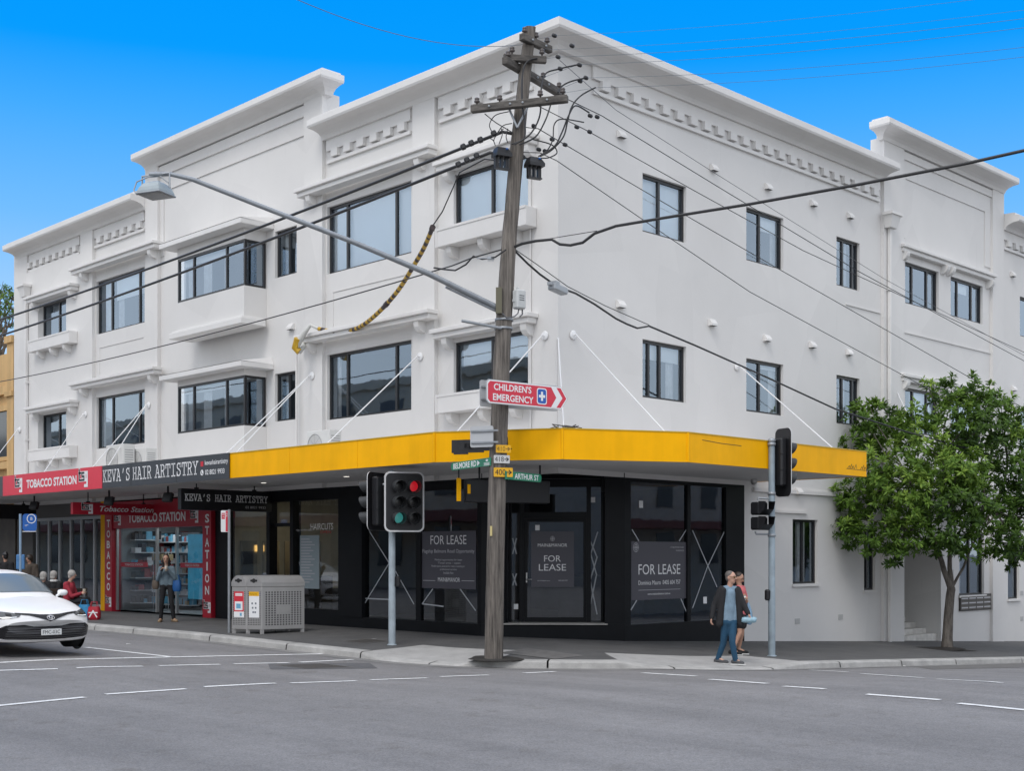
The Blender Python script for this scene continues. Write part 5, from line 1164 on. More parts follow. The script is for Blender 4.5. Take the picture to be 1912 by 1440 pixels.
q = MB(); fan(q, M, arrowpoly(W, H, .008, .172), .002); q.build('border', LETW, so, fix=False)
q = MB(); fan(q, M, arrowpoly(W, H, .03, .185), .004); q.build('panel', SG, so, fix=False)
text("CHILDREN'S", M, .16, 1.03, .03, .155, .006, LETW, so, bold=.02); text("EMERGENCY", M, .14, 1.08, -.155, -.03, .006, LETW, so, bold=.02)
q = MB(); fan(q, M, rrect(1.16, 1.40, -.15, .15, .05), .006); q.build('badge_border', LETW, so, fix=False); q = MB(); fan(q, M, rrect(1.18, 1.38, -.13, .13, .04), .008); q.build('badge', mat('sign_blue', (.01, .10, .42), .35), so, fix=False)
q = MB(); q.rect(M, 1.255, 1.305, -.085, .085, .010); q.rect(M, 1.205, 1.355, -.025, .025, .0105); q.build('cross', LETW, so, fix=False)
q = MB(); q.add([M(1.50, -.19, .006), M(1.63, -.19, .006), M(1.78, 0, .006), M(1.63, .0, .006)], [(0, 1, 2, 3)]); q.add([M(1.63, 0, .006), M(1.78, 0, .006), M(1.63, .19, .006), M(1.50, .19, .006)], [(0, 1, 2, 3)]); q.build('chevron', LETW, so, fix=False)
# sign behind it, seen from the back
M2 = frame(DP(896, 757, DPOLE + .05), RIGHT * .85 + FWD * .5); q = MB(); q.prism(M2, rrect(0, 1.7, -.02, .47, .05), -.012, .0); bo = q.build('road_sign', mat('sign_back', (.4, .4, .4))); tag(bo, 'back of a grey metal sign peeking out behind the red hospital sign', 'road sign')
q = MB(); q.box(M2, .02, 1.6, .10, .13, .001, .03); q.box(M2, .02, 1.6, .33, .36, .001, .03); q.build('sign_rail', GREYM, bo)
M2 = frame(DP(878, 836, DPOLE - .1), RIGHT * .93 - FWD * .35); q = MB(); q.prism(M2, rrect(0, .45, 0, .385, .04), -.012, 0); bo = q.build('road_sign', mat('sign_back', (.4, .4, .4))); tag(bo, 'back of a small grey sign on the pole just above the BELMORE RD sign', 'road sign')
q = MB(); q.box(M2, .02, .55, .07, .10, .001, .03); q.box(M2, .02, .55, .28, .31, .001, .03); q.build('sign_rail', STEEL, bo)
# house-number arrows
def arrow(mb, M, u, v, s, w_):
    stroke(mb, M, [(u, v), (u + s, v)], s * .2, w_); stroke(mb, M, [(u + s * .5, v + s * .42), (u + s, v), (u + s * .5, v - s * .42)], s * .2, w_ + .001)
def numsign(px0, py0, px1, py1, s, m, tm, label):
    d = DPOLE - .22; M = frame(DP(px0, py1 - .5, d), RIGHT * .96 + FWD * .28); W = (px1 - px0) * d / F_PX; H = (py1 - py0) * d / F_PX * .86
    q = MB(); q.prism(M, rrect(0, W, .0, H, .015, 3), -.006, 0); o = q.build('number_sign', m); tag(o, label, 'number sign')
    text(s, M, W * .07, W * .62, H * .2, H * .82, .002, tm, o, bold=.0); a = MB(); arrow(a, M, W * .68, H * .5, W * .24, .002); a.build('arrow', tm, o, fix=False); return o
YS = mat('number_yellow', (.75, .40, .01), .45)
numsign(926, 829, 955, 846, '410', YS, mat('faded_ink', (.20, .11, .01), .5), 'small yellow 410 arrow plate, topmost number plate on the pole')
numsign(922, 848, 953, 865.5, '418', mat('number_white', (.55, .55, .54), .45), LETB, 'small white 418 arrow plate between the two yellow plates on the pole')
numsign(922, 871, 959, 891, '400', YS, LETB, 'yellow 400 arrow plate just left of the green ARTHUR ST sign')
GRN = mat('street_sign_green', (.015, .22, .12), .4)
a29 = math.radians(-29.0); dl_ = (FWD * math.cos(a29) + RIGHT * math.sin(a29)) # towards the left, receding
M = frame(DP(916, 862, DPOLE - .15) + dl_ * 1.62, -dl_); q = MB(); q.prism(M, [(.05, -.075), (1.62, -.075), (1.62, .075), (.05, .075), (.0, .03), (.0, -.03)], -.012, 0); so = q.build('street_sign', GRN); tag(so, 'green street name sign reading BELMORE RD pointing left from the pole', 'street sign')
text('BELMORE RD', M, .10, 1.06, -.055, .055, .003, LETW, so, bold=.02)
q = MB(); q.add([M(1.10, -.055, .003), M(1.20, 0, .003), M(1.10, .055, .003)], [(0, 1, 2)]); q.add([M(1.42, .03, .003), M(1.48, .055, .003), M(1.54, .03, .003), M(1.48, .005, .003)], [(0, 1, 2, 3)])
for k in range(3): q.rect(M, 1.36, 1.58, -.02 - k * .02, -.01 - k * .02, .003)
q.build('sign_crest', LETW, so, fix=False)
a32 = math.radians(33); dr_ = FWD * math.cos(a32) + RIGHT * math.sin(a32)
M = frame(DP(944, 887.5, DPOLE - .19), dr_); q = MB(); q.prism(M, [(0, -.075), (1.20, -.075), (1.24, -.03), (1.24, .03), (1.20, .075), (0, .075)], -.012, 0); so = q.build('street_sign', GRN); tag(so, 'green street name sign reading ARTHUR ST pointing right from the pole', 'street sign')
text('ARTHUR ST', M, .30, 1.14, -.052, .052, .003, LETW, so, bold=.02)
# ================================================================= TRAFFIC SIGNALS
LENS = {'off': mat('lens_off', (.012, .012, .014), .25), 'red': mat('lens_red', (.4, .01, .01), .3, emit=((1, .02, .04), .3)), 'green': mat('lens_green', (.02, .16, .15), .3, emit=((.10, .60, .56), .22)), 'dred': mat('lens_dim_red', (.25, .01, .01), .3)}
HOUS = mat('signal_black', (.010, .010, .012), .42); VIS = mat('signal_visor', (.030, .032, .034), .55)
def aspects(parent, M, cols, W, H, lit, board=True, r=.108, vl=.30, outw=.028):
    nc, nr = cols
    if board:
        q = MB(); q.prism(M, rrect(-W / 2, W / 2, -H / 2, H / 2, .12), -.012, .0); q.build('backboard', HOUS, parent)
        q = MB(); A, Bp = rrect(-W / 2 - .005, W / 2 + .005, -H / 2 - .005, H / 2 + .005, .122), rrect(-W / 2 + outw, W / 2 - outw, -H / 2 + outw, H / 2 - outw, .10); n = len(A)
        q.loft([[M(*p, -.014) for p in A], [M(*p, .003) for p in A], [M(*p, .003) for p in Bp]], cap=False, smooth=False); q.build('board_border', mat('board_white', (.62, .62, .62), .5), parent, fix=False)
    q = MB()
    for i in range(nc):
        cu = (i - (nc - 1) / 2) * .31; q.box(M, cu - .135, cu + .135, -.5, .5, -.17, -.014 if board else .0, .03)
        for k in range(1, 3): q.box(M, cu - .138, cu + .138, -.5 + k / 3 - .008, -.5 + k / 3 + .008, -.172, -.02)
    hs = q.build('signal_housing', HOUS, parent)
    for i in range(nc):
        for k in range(nr):
            cu = (i - (nc - 1) / 2) * .31 + (.02 if nc > 1 else 0); cv = .32 - k * .32
            Mv = lambda u, v, w_, cu=cu, cv=cv: M(cu + u, cv + v - w_ * .08, w_)
            col = lit.get((i, k), 'off'); a = MB(); a.lathe(Mv, [(0, .012), (r * .6, .010), (r, .004)], 18); lo = a.build('lens', LENS[col], parent, fix=False)
            # hood: open visor, cut away at the bottom
            v_ = MB(); seg = 22; rings = []
            for (rr_, fr_) in ((r * 1.12, 0), (r * 1.14, 1)):
                ring = []
                for s in range(seg + 1):
                    a_ = math.radians(-80 + (340) * s / seg); L = .004 + fr_ * (vl * (1 - .35 * (1 - math.sin(max(-1.2, min(a_, math.pi + 1.2)))) * .5)); ring.append(Mv(rr_ * math.cos(a_), rr_ * math.sin(a_), L))
                rings.append(ring)
            v_.loft(rings, closed=False, cap=False); vo = v_.build('visor', VIS, parent, fix=False)
# signal left of the pole
b0 = GP(732, 1205, foot_h); dS = -C_ * (b0.x - cx) + S_ * (b0.y - cy)
sig = thing('traffic_signal', 'traffic signal cluster with lit red and green lenses, left of the timber pole', 'traffic light', b0)
q = MB(); top = DP(735, 880, dS); q.lathe(lambda u, v, w_: b0 + Vector((u, v, w_)), [(.074, -.05), (.074, .9), (.070, 1.0), (.068, top.z - b0.z), (0, top.z - b0.z + .03)], 18); q.lathe(lambda u, v, w_: b0 + Vector((u, v, w_)), [(.10, 0), (.10, .015), (.075, .02)], 16); q.build('signal_post', mat('signal_post_paint', (.36, .42, .46), .5, var=.25, vscale=4, streak=.2), sig)
pw = top.z - b0.z
Mf = frame(DP(755, 937.5, dS - .22), RIGHT * .95 + FWD * .33); aspects(sig, Mf, (2, 3), .82, 1.21, {(1, 0): 'red', (0, 2): 'green'})
n_ = -RIGHT * .90 + FWD * .42; Mb = frame(DP(705, 937, dS + .12), Vector((-n_.y, n_.x, 0))); aspects(sig, Mb, (2, 3), .82, 1.18, {})
q = MB(); q.tube([DP(735, 960, dS), DP(750, 960, dS - .1)], .03, 8); q.tube([DP(735, 905, dS), DP(712, 905, dS)], .03, 8); q.build('signal_bracket', STEEL, sig)
q = MB(); M = frame(DP(742, 1087, dS - .02), RIGHT * .6 + FWD * .8); q.box(M, -.05, .06, -.11, .12, -.06, .06, .03); q.build('push_button', HOUS, sig)
# signal right
b1 = GP(1441, 1226, foot_h); dS = -C_ * (b1.x - cx) + S_ * (b1.y - cy)
sig2 = thing('traffic_signal', 'traffic signal seen from behind on the pale blue post beside the two pedestrians', 'traffic light', b1)
q = MB(); top = DP(1442, 826, dS); L_ = lambda u, v, w_: b1 + Vector((u, v, w_)); H_ = top.z - b1.z
q.lathe(L_, [(.074, -.05), (.074, 1.2), (.070, 1.3), (.068, H_)], 18); q.lathe(L_, [(.10, 0), (.10, .015), (.075, .02)], 16)
for z in (.64, .66, .9): pass
q.build('signal_post', mat('signal_post_blue', (.29, .355, .40), .5, var=.25, vscale=4, streak=.2), sig2)
q = MB(); q.lathe(L_, [(.068, H_), (.082, H_ + .01), (.082, H_ + .05), (.06, H_ + .08), (0, H_ + .09)], 14)
for z in (830, 922, 1000): q.lathe(lambda u, v, w_, z=z: Vector((b1.x + u, b1.y + v, DP(1441, z, dS).z + w_)), [(.07, -.03), (.085, -.03), (.085, .03), (.07, .03)], 16)
q.build('post_band', STEEL, sig2)
n_ = RIGHT * .88 + FWD * .47; Mb = frame(DP(1463, 864, dS + .06), Vector((-n_.y, n_.x, 0))); aspects(sig2, Mb, (1, 3), .50, 1.42, {})
# walk signal (two boxes) facing right-ish
def walkbox(px, py):
    q = MB(); M = frame(DP(px, py, dS - .05), RIGHT * .80 + FWD * .60); q.box(M, -.15, .14, -.135, .135, -.13, .12, .03); q.loft([[M(-.16, .15, .12), M(.15, .15, .12), M(.15, -.14, .12), M(-.16, -.14, .12)], [M(-.14, .14, .30), M(.15, .14, .30), M(.15, -.02, .26), M(-.14, -.02, .26)]], cap=False, smooth=False); q.build('walk_signal', HOUS, sig2, fix=False)
walkbox(1418, 950); walkbox(1418, 978)
q = MB(); q.tube([DP(1415, 935, dS - .05), DP(1415, 930, dS - .05), DP(1441, 932, dS)], .02, 6); q.tube([DP(1410, 993, dS - .05), DP(1412, 998, dS - .05), DP(1441, 998, dS)], .02, 6); q.build('signal_bracket', STEEL, sig2)
q = MB(); M = frame(DP(1433, 1112, dS - .02), -RIGHT * .5 + FWD * .85); q.box(M, -.06, .06, -.11, .12, -.05, .07, .03); q.build('push_button', HOUS, sig2)
# ================================================================= STREET FURNITURE
# double litter bin
bb = GP(492, 1184, foot_h); dB = -C_ * (bb.x - cx) + S_ * (bb.y - cy)
binp = GP(475, 1184, foot_h)
def litter_bin():
    PERF = mat('bin_hole', (.015, .015, .016), .8)
    o_ = GP(489, 1185, foot_h); dd = -C_ * (o_.x - cx) + S_ * (o_.y - cy); sc = F_PX / dd
    r = FWD * math.cos(math.radians(68)) - RIGHT * math.sin(math.radians(68))  # front face runs to the left, slightly away
    # corner nearest camera at px 489 ; front to px 427 ; side to px 562
    M = frame(o_ - Vector((0, 0, 0)), -r)   # u to the right along front (negative = left), w towards viewer
    # build in local coordinates: front face w=0, u from -1.0..0, side goes to -w
    fw = 62 / sc / math.sin(math.radians(68)) ; sd_ = .98
    side = FWD * math.cos(math.radians(60)) + RIGHT * math.sin(math.radians(60)); sd_ = 73 / sc / math.sin(math.radians(60)) * 1.0
    z0 = 0; Hh = 103 / sc; 
    def Q(u, v, w_): return o_ + r * (-u) + Vector((0, 0, v)) + side * (-w_) * 1.0
    root = thing('litter_bin', 'double stainless litter bin with perforated panels and two arched lids on the footpath', 'litter bin', o_)
    b = MB()
    for (u0, u1) in ((-fw, -fw / 2 - .005), (-fw / 2 + .005, 0)):
        b.box(Q, u0, u1, .10, Hh * .855, -sd_, 0, .008); b.box(Q, u0, u1, Hh * .86, Hh * .93, -sd_ - .01, .012, .006)
    for u in (-fw + .03, -fw / 2, -.03):
        for w_ in (-.03, -sd_ + .03): b.box(Q, u - .025, u + .025, -.03, .10, w_ - .025, w_ + .025)
    b.build('bin_body', STAIN, root)
    l = MB()
    for (u0, u1) in ((-fw, -fw / 2 - .005), (-fw / 2 + .005, 0)):
        n = 12; c = (u0 + u1) / 2; hw = (u1 - u0) / 2; rings = []
        for w_ in (.012, -sd_ - .01):
            rings.append([Q(c + hw * (1 - 2 * i / n), Hh * .93 + .17 * (1 - abs(1 - 2 * i / n) ** 2.4), w_) for i in range(n + 1)])
        l.loft(rings, closed=False, cap=True)
    l.build('lid', STAIN, root, fix=False)
    m = MB()
    for (u0, u1) in ((-fw, -fw / 2 - .005), (-fw / 2 + .005, 0)):
        c = (u0 + u1) / 2; Mo = lambda u, v, w_, c=c: Q(c + u, Hh * .93 + .05 + v, .0145 + w_)
        fan(m, Mo, rrect(-.095, .095, -.025, .025, .02, 3), 0); fan(m, Mo, [(.05 * math.cos(a), .05 * math.sin(a)) for a in [i * math.pi / 8 for i in range(16)]], .001)
    m.build('bin_opening', PERF, root, fix=False)
    h = MB()
    for (u0, u1) in ((-fw, -fw / 2), (-fw / 2, 0)):
        for k in range(19):
            v = Hh * .17 + k * Hh * .033
            for j in range(8):
                if 4 <= k and 1 <= j <= 6 and k < 16.5: continue
                u = u0 + (u1 - u0) * (.12 + .76 * j / 7); h.rect(Q, u - .011, u + .011, v - .010, v + .010, .0025)
    nc = 13
    for k in range(15):
        for j in range(nc):
            if 5 <= k <= 8 and 4 <= j <= 8: continue
            w_ = -sd_ * (.10 + .80 * j / (nc - 1)); v = Hh * .17 + k * Hh * .042
            h.add([Q(.0025, v - .0145, w_ - .0175), Q(.0025, v - .0145, w_ + .0175), Q(.0025, v + .0145, w_ + .0175), Q(.0025, v + .0145, w_ - .0175)], [(0, 1, 2, 3)])
    h.build('perforation', PERF, root, fix=False)
    for i, (u0, u1) in enumerate(((-fw, -fw / 2), (-fw / 2, 0))):
        c = (u0 + u1) / 2; s = MB(); hw = (u1 - u0) * .33; v0, v1 = Hh * .30, Hh * .77
        s.m = 0; s.box(Q, c - hw, c + hw, v0, v1, .001, .006); s.m = 1 if i == 0 else 2
        if i == 0:
            s.rect(Q, c - hw, c + hw, v0 + (v1 - v0) * .22, v1, .007); s.m = 0; s.rect(Q, c - hw * .7, c + hw * .7, v1 - .10, v1 - .04, .0085); s.rect(Q, c - hw * .8, c + hw * .75, v0 + .16, v0 + .36, .0085); s.m = 3; s.rect(Q, c - hw * .5, c + hw * .4, v0 + .20, v0 + .31, .0095); s.rect(Q, c + hw * .2, c + hw * .6, v0 + .03, v0 + .10, .0085)
        else:
            s.rect(Q, c - hw, c + hw, v1 - .10, v1, .007); s.m = 4
            for (a, e_) in ((-.5, .30), (.2, .30), (-.4, .20), (.2, .20), (-.3, .10), (.1, .10)): s.rect(Q, c + hw * a, c + hw * (a + .3), v0 + e_, v0 + e_ + .04, .0085)
        po_ = s.build('bin_notice', [LETW, mat('notice_red', (.6, .03, .05), .5), YS, mat('notice_blue', (.15, .38, .55), .5), mat('notice_ink', (.15, .17, .2), .5)], root, fix=False)
        if i == 1: text('Recycling Only', Q, c - hw * .85, c + hw * .6, v1 - .07, v1 - .04, .0085, LETB, po_)
        else: text('Rubbish', Q, c - hw * .6, c + hw * .6, v1 - .085, v1 - .055, .0095, SG, po_)
litter_bin()
# parking sign on a post
b2 = GP(428, 1182, foot_h); root = thing('parking_sign', 'slim grey post with a red and white parking sign beside the litter bin', 'parking sign', b2)
dd = -C_ * (b2.x - cx) + S_ * (b2.y - cy); q = MB(); ht = DP(428, 952, dd).z - b2.z; q.tube([b2 - Vector((0, 0, .05)), b2 + Vector((0, 0, ht))], .034, 10); q.build('sign_post', STEEL, root)
M = frame(DP(412.5, 994, dd - .04), RIGHT * .93 + FWD * .36); q = MB(); q.prism(M, rrect(0, .20, 0, .50, .02, 3), -.006, 0); so = q.build('sign_plate', LETW, root)
q = MB(); q.rect(M, .107, .19, .012, .488, .002); q.rect(M, .015, .09, .30, .44, .002); q.build('red_print', SG, so, fix=False); text('2P', M, .118, .18, .36, .44, .004, LETW, so); text('NO', M, .022, .082, .385, .425, .004, LETW, so); text('STOPPING', M, .022, .082, .33, .36, .004, LETW, so)
# bus stop post
b3 = GP(38, 1158, foot_h); root = thing('bus_stop', 'blue bus stop flag with a B on a slim post behind the white car', 'bus stop', b3)
dd = -C_ * (b3.x - cx) + S_ * (b3.y - cy); q = MB(); q.tube([b3, b3 + Vector((0, 0, DP(38, 960, dd).z - b3.z))], .036, 10); q.build('stop_post', mat('stop_post', (.25, .36, .48), .5), root)
SBL = mat('stop_blue', (.012, .11, .42), .4)
M = frame(DP(42, 992, dd - .03), RIGHT * .95 + FWD * .3); k = dd / F_PX; q = MB(); q.prism(M, rrect(0, 25 * k, 0, 32 * k, .08, 4), -.01, 0); so = q.build('stop_flag', SBL, root)
q = MB(); stroke(q, M, [(15.5 * k + .11 * math.cos(a), 23 * k + .12 * math.sin(a)) for a in [i * math.pi / 10 for i in range(21)]], .02, .003); q.rect(M, 4 * k, 10 * k, 11 * k, 11.6 * k, .003); q.rect(M, 4 * k, 8 * k, 9 * k, 9.6 * k, .003); q.build('flag_ring', LETW, so, fix=False); text('B', M, 14 * k, 17.5 * k, 20.5 * k, 26 * k, .003, LETW, so)
q = MB(); q.box(M, .0, 24 * k, -1.5 * k, -.2 * k, -.01, 0); q.build('flag_strip', LETW, so)
q = MB(); M = frame(DP(30, 1064, dd - .05), RIGHT * .95 + FWD * .3); q.box(M, 0, 15 * k, 0, 28 * k, -.1, 0, .02); q.box(M, 2 * k, 13 * k, 18 * k, 25 * k, .001, .006); q.build('timetable_case', mat('case_blue', (.08, .22, .45), .5), root)
# bench
b4 = GP(118, 1158, foot_h)
bench = thing('park_bench', 'dark timber slatted bench on the footpath where the woman in red sits', 'bench', b4)
dBn = -C_ * (b4.x - cx) + S_ * (b4.y - cy)
BW = mat('bench_timber', (.06, .045, .035), .6, var=.3, vscale=6)
Mb_ = frame(b4, (0, 1, 0), (0, 0, 1))   # u along +Y (depth of footpath), w = +X
q = MB()
for k in range(4): q.box(Mb_, -.75, .75, .42, .45, .02 + k * .115, .12 + k * .115, .006)
q.build('seat', BW, bench); q = MB()
for k in range(3): q.box(Mb_, -.75, .75, .52 + k * .12, .62 + k * .12, -.06 - k * .03, -.03 - k * .03, .006)
q.build('backrest', BW, bench)
for u in (-.6, .6):
    q = MB(); q.box(Mb_, u - .03, u + .03, -.1, .42, .38, .43); q.box(Mb_, u - .03, u + .03, -.1, .85, -.03, .02); q.box(Mb_, u - .03, u + .03, .36, .42, .021, .379); q.build('leg', GREYM, bench)
# air conditioners on the awning
def aircon(x, off, z, w_, h, d, label, rotf=False):
    root = thing('air_conditioner', label, 'air conditioner', (x, -off, z)); M = frame((x, -off, z), (1, 0, 0))
    b = MB(); b.box(M, 0, w_, .0, h, -d, 0, .012); b.build('casing', mat('aircon_white', (.62, .62, .60), .5, var=.05), root)
    g = MB(); cu, cv, r = w_ * .36, h * .5, h * .40; Mc = lambda u, v, w2: M(cu + u, cv + v, w2)
    g.lathe(Mc, [(r, .002), (r, .014), (r * .94, .014), (r * .94, .002)], 28)
    for k in range(1, 6): g.lathe(Mc, [(r * k / 6.2, .008), (r * k / 6.2, .013), (r * k / 6.2 - .006, .013)], 24)
    for k in range(8): a = k * math.pi / 4; stroke(g, Mc, [(0, 0), (r * math.cos(a), r * math.sin(a))], .008, .015)
    g.build('fan_grille', mat('grille_grey', (.35, .35, .35), .5), root)
    g = MB()
    for k in range(9): g.box(M, w_ + .001, w_ + .004, h * .15 + k * h * .08, h * .18 + k * h * .08, -d * .85, -d * .15)
    g.build('side_louvre', mat('grille_grey', (.35, .35, .35)), root)
aircon(LX(198, 2.0), 2.0, AZ1 - .12, 1.0, .86, .36, 'white air conditioner with a round fan on the awning above the black fascia sign'); aircon(LX(246, 1.6), 1.6, AZ1 - .12, .8, .74, .34, 'plain white air conditioner on the awning, just right of the unit with the visible fan'); aircon(LX(573, 1.2), 1.2, AZ1 - .12, .9, .72, .36, 'low white air conditioner half hidden behind the yellow fascia under the striped cable')
# debris branch on the awning corner
q = MB(); rr = random.Random(4)
for i in range(9):
    a = DP(1040 + rr.random() * 25, 801, 24.3); q.tube([a, a + Vector((rr.uniform(-.2, .2), rr.uniform(-.1, .2), .04 + rr.random() * .06)), a + Vector((rr.uniform(-.35, .35), rr.uniform(-.2, .3), .02))], .010, 5)
tag(q.build('fallen_twigs', mat('twig', (.09, .08, .07), .8)), 'small heap of dead twigs lying on the awning corner above the yellow fascia', 'twigs')
# letterboxes
u0, v0 = RPt(1790, 1142); u1, v1 = RPt(1848, 1107); lb = thing('letterbox_bank', 'dark bank of letterboxes in three rows on the white wall right of the tree', 'letterboxes', (.0, u0, v0))
q = MB(); q.box(FR, u0, u1, v0, v1 - .03, .002, .05, .008); q.build('letterbox_case', mat('letterbox_dark', (.05, .045, .04), .5), lb)
for r_i in range(3):
    for c_i in range(4):
        q = MB(); a = u0 + .04 + (u1 - u0 - .08) * c_i / 4; b = a + (u1 - u0 - .08) / 4 - .02; c = v0 + .04 + (v1 - v0 - .1) * r_i / 3; e_ = c + (v1 - v0 - .1) / 3 - .03
        q.box(FR, a, b, c, e_, .0505, .062); q.m = 1; q.box(FR, a + .03, b - .03, e_ - .07, e_ - .04, .0625, .066); q.build('letterbox_door', [mat('letterbox_door', (.10, .09, .08), .4), LETG], lb)
q = MB(); u, v = RPt(1772, 1088); q.box(FR, u, u + .25, v, v + .38, .002, .03); tag(q.build('intercom_panel', STAIN), 'small metal intercom panel on the wall between the entry and the letterboxes', 'intercom')
# pit lids
def lid(px, py, a, b, label, rot=0, h=foot_h, m=None):
    c = GP(px, py, h); M = lambda u, v, w_: Vector((c.x + u, c.y + v, h(c.x + u, c.y + v) + w_)); q = MB(); q.box(M, -a, a, -b, b, -.01, .007); q.m = 1
    for s in (-1, 1): q.rect(M, -a - .04, a + .04, s * (b + .02) - .02, s * (b + .02) + .02, .0065); q.rect(M, s * (a + .02) - .02, s * (a + .02) + .02, -b, b, .0065)
    tag(q.build('pit_lid', [m or mat('lid_iron', (.07, .065, .06), .6, var=.3, vscale=12, bump=.5, bscale=30), mat('lid_frame', (.16, .155, .15), .8)]), label, 'pit lid')
lid(682, 1198, .35, .30, 'dark iron pit lid in the footpath just left of the signal post'); lid(1010, 1222, .70, .35, 'concrete pit lid pair in the footpath right of the pole base', m=mat('lid_conc', (.14, .135, .13), .85, var=.3, vscale=6)); lid(585, 1245, .45, .5, 'iron manhole lid in the roadway near the broken white line', 0, road_h)
q = MB(); c = GP(922, 1231, foot_h)
q.add([Vector((c.x + .55 * math.cos(a) * (1 + .2 * math.sin(3 * a)), c.y + .45 * math.sin(a), 0)) for a in [i * math.pi / 12 for i in range(24)]], [list(range(24))])
q.v = [(x, y, foot_h(x, y) + .008) for x, y, z in q.v]; tag(q.build('soil_patch', mat('soil', (.03, .026, .022), .95, var=.4, vscale=12), fix=False), kind='structure')
# litter scraps
rr = random.Random(9); q = MB()
for (px, py) in ((905, 1240), (1240, 1200), (1505, 1186), (1690, 1246), (700, 1195), (1340, 1212), (240, 1205), (1160, 1205)):
    c = GP(px, py, foot_h if kerb_sdf(*GP(px, py, foot_h).xy) < 0 else road_h); q.add([c + Vector((rr.uniform(-.07, .07), rr.uniform(-.07, .07), .012 + rr.random() * .02)) for _ in range(4)], [(0, 1, 2, 3)])
tag(q.build('litter_scrap', mat('paper', (.6, .6, .58), .8), fix=False), 'scattered pale paper scraps on the footpath and gutter', 'litter', kind='stuff')
# ================================================================= TREES
LEAFM = bpy.data.materials.new('leaf'); LEAFM.use_nodes = True; nt = LEAFM.node_tree; b_ = nt.nodes['Principled BSDF']; b_.inputs['Roughness'].default_value = .5; b_.inputs['Specular IOR Level'].default_value = .28
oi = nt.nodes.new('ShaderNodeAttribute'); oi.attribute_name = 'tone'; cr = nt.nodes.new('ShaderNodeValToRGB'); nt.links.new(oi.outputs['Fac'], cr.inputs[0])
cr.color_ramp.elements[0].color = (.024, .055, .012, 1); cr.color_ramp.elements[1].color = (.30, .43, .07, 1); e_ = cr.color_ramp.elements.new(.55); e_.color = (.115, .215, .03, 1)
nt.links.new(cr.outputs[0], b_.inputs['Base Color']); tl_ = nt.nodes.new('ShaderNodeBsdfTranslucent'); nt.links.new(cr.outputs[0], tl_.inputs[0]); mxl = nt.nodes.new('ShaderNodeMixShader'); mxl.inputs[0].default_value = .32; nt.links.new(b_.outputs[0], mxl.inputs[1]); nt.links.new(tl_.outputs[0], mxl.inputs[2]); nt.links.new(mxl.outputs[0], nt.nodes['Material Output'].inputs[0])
b_.inputs['Subsurface Weight'].default_value = 0
def leaf_mesh(name, clusters, parent, m, L=(.10, .17), seed=1, per=16):
    rr = random.Random(seed); vs, fs, tn = [], [], []
    for (c, axis, tone) in clusters:
        ax_ = axis.normalized(); t1 = ax_.orthogonal().normalized(); t2 = ax_.cross(t1)
        for i in range(per):
            a = rr.random() * 2 * math.pi; el = rr.uniform(-.1, 1.0)
            d = (t1 * math.cos(a) + t2 * math.sin(a)) * math.cos(el) + ax_ * math.sin(el)
            p = c + ax_ * rr.uniform(-.10, .06); l = rr.uniform(*L); wd = l * .165
            s = d.cross(ax_ + Vector((rr.uniform(-.4, .4), rr.uniform(-.4, .4), .3))).normalized()
            n_ = s.cross(d).normalized(); k = len(vs)
            vs += [p, p + d * l * .55 + s * wd - n_ * .006, p + d * l - n_ * l * .15, p + d * l * .55 - s * wd - n_ * .006, p + d * l * .55 + n_ * .012]
            fs += [(k, k + 1, k + 4), (k + 1, k + 2, k + 4), (k, k + 4, k + 3), (k + 4, k + 2, k + 3)]; t_ = clamp(tone + rr.uniform(-.22, .22), 0, 1); tn += [t_] * 4
    me = bpy.data.meshes.new(name); me.from_pydata([tuple(v) for v in vs], [], fs); me.materials.append(m)
    at = me.attributes.new('tone', 'FLOAT', 'FACE'); at.data.foreach_set('value', tn); me.update()
    return link(name, me, parent)
def limb(mb, a, b, r0, r1, rr, n=5, bend=.12):
    a, b = Vector(a), Vector(b); P = []
    for i in range(n + 1):
        t = i / n; o = Vector((rr.uniform(-1, 1), rr.uniform(-1, 1), rr.uniform(-.3, .3))) * bend * math.sin(math.pi * t) * (b - a).length * .5
        P.append(a.lerp(b, t) + o)
    mb.tube(P, [r0 + (r1 - r0) * i / n for i in range(n + 1)], 8); return P
tb = GP(1768, 1213, foot_h); dT = -C_ * (tb.x - cx) + S_ * (tb.y - cy)
tree = thing('street_tree', 'leafy green street tree with a forked slim trunk in front of the right entry', 'tree', tb)
rr = random.Random(11); tk = MB()
TP = lambda px, py, dz=0: DP(px, py, dT + dz)
tk.tube([tb - Vector((0, 0, .1)), TP(1769, 1190), TP(1771, 1150), TP(1774, 1115), TP(1776, 1100)], [.17, .135, .122, .115, .108], 12)
tips = []
prim = [((1776, 1103), (1752, 1030), .085, -.1), ((1776, 1103), (1774, 1020), .075, .1), ((1778, 1098), (1815, 1020), .04, .2)]
ends = []
tk.lathe(lambda u, v, w_: TP(1776, 1101) + Vector((u, v, w_)), [(0, -.16), (.075, -.13), (.108, -.05), (.112, .0), (.10, .06), (.06, .11), (0, .13)], 12)
for a, b, r, dz in prim:
    P = limb(tk, TP(*a), TP(*b, dz), r, r * .75, rr, 4, .05); ends.append((P[-1], r * .75))
sec = [(0, (1690, 985), -.5), (0, (1735, 960), .6), (0, (1700, 900), -.6), (1, (1775, 940), -.5), (1, (1790, 900), .6), (1, (1760, 860), 0), (2, (1860, 960), .4), (2, (1840, 900), -.6), (2, (1880, 880), .9)]
e2 = []
for k, b, dz in sec:
    P = limb(tk, ends[k][0], TP(*b, dz), ends[k][1] * .75, .028, rr, 4, .12); e2.append(P[-1])
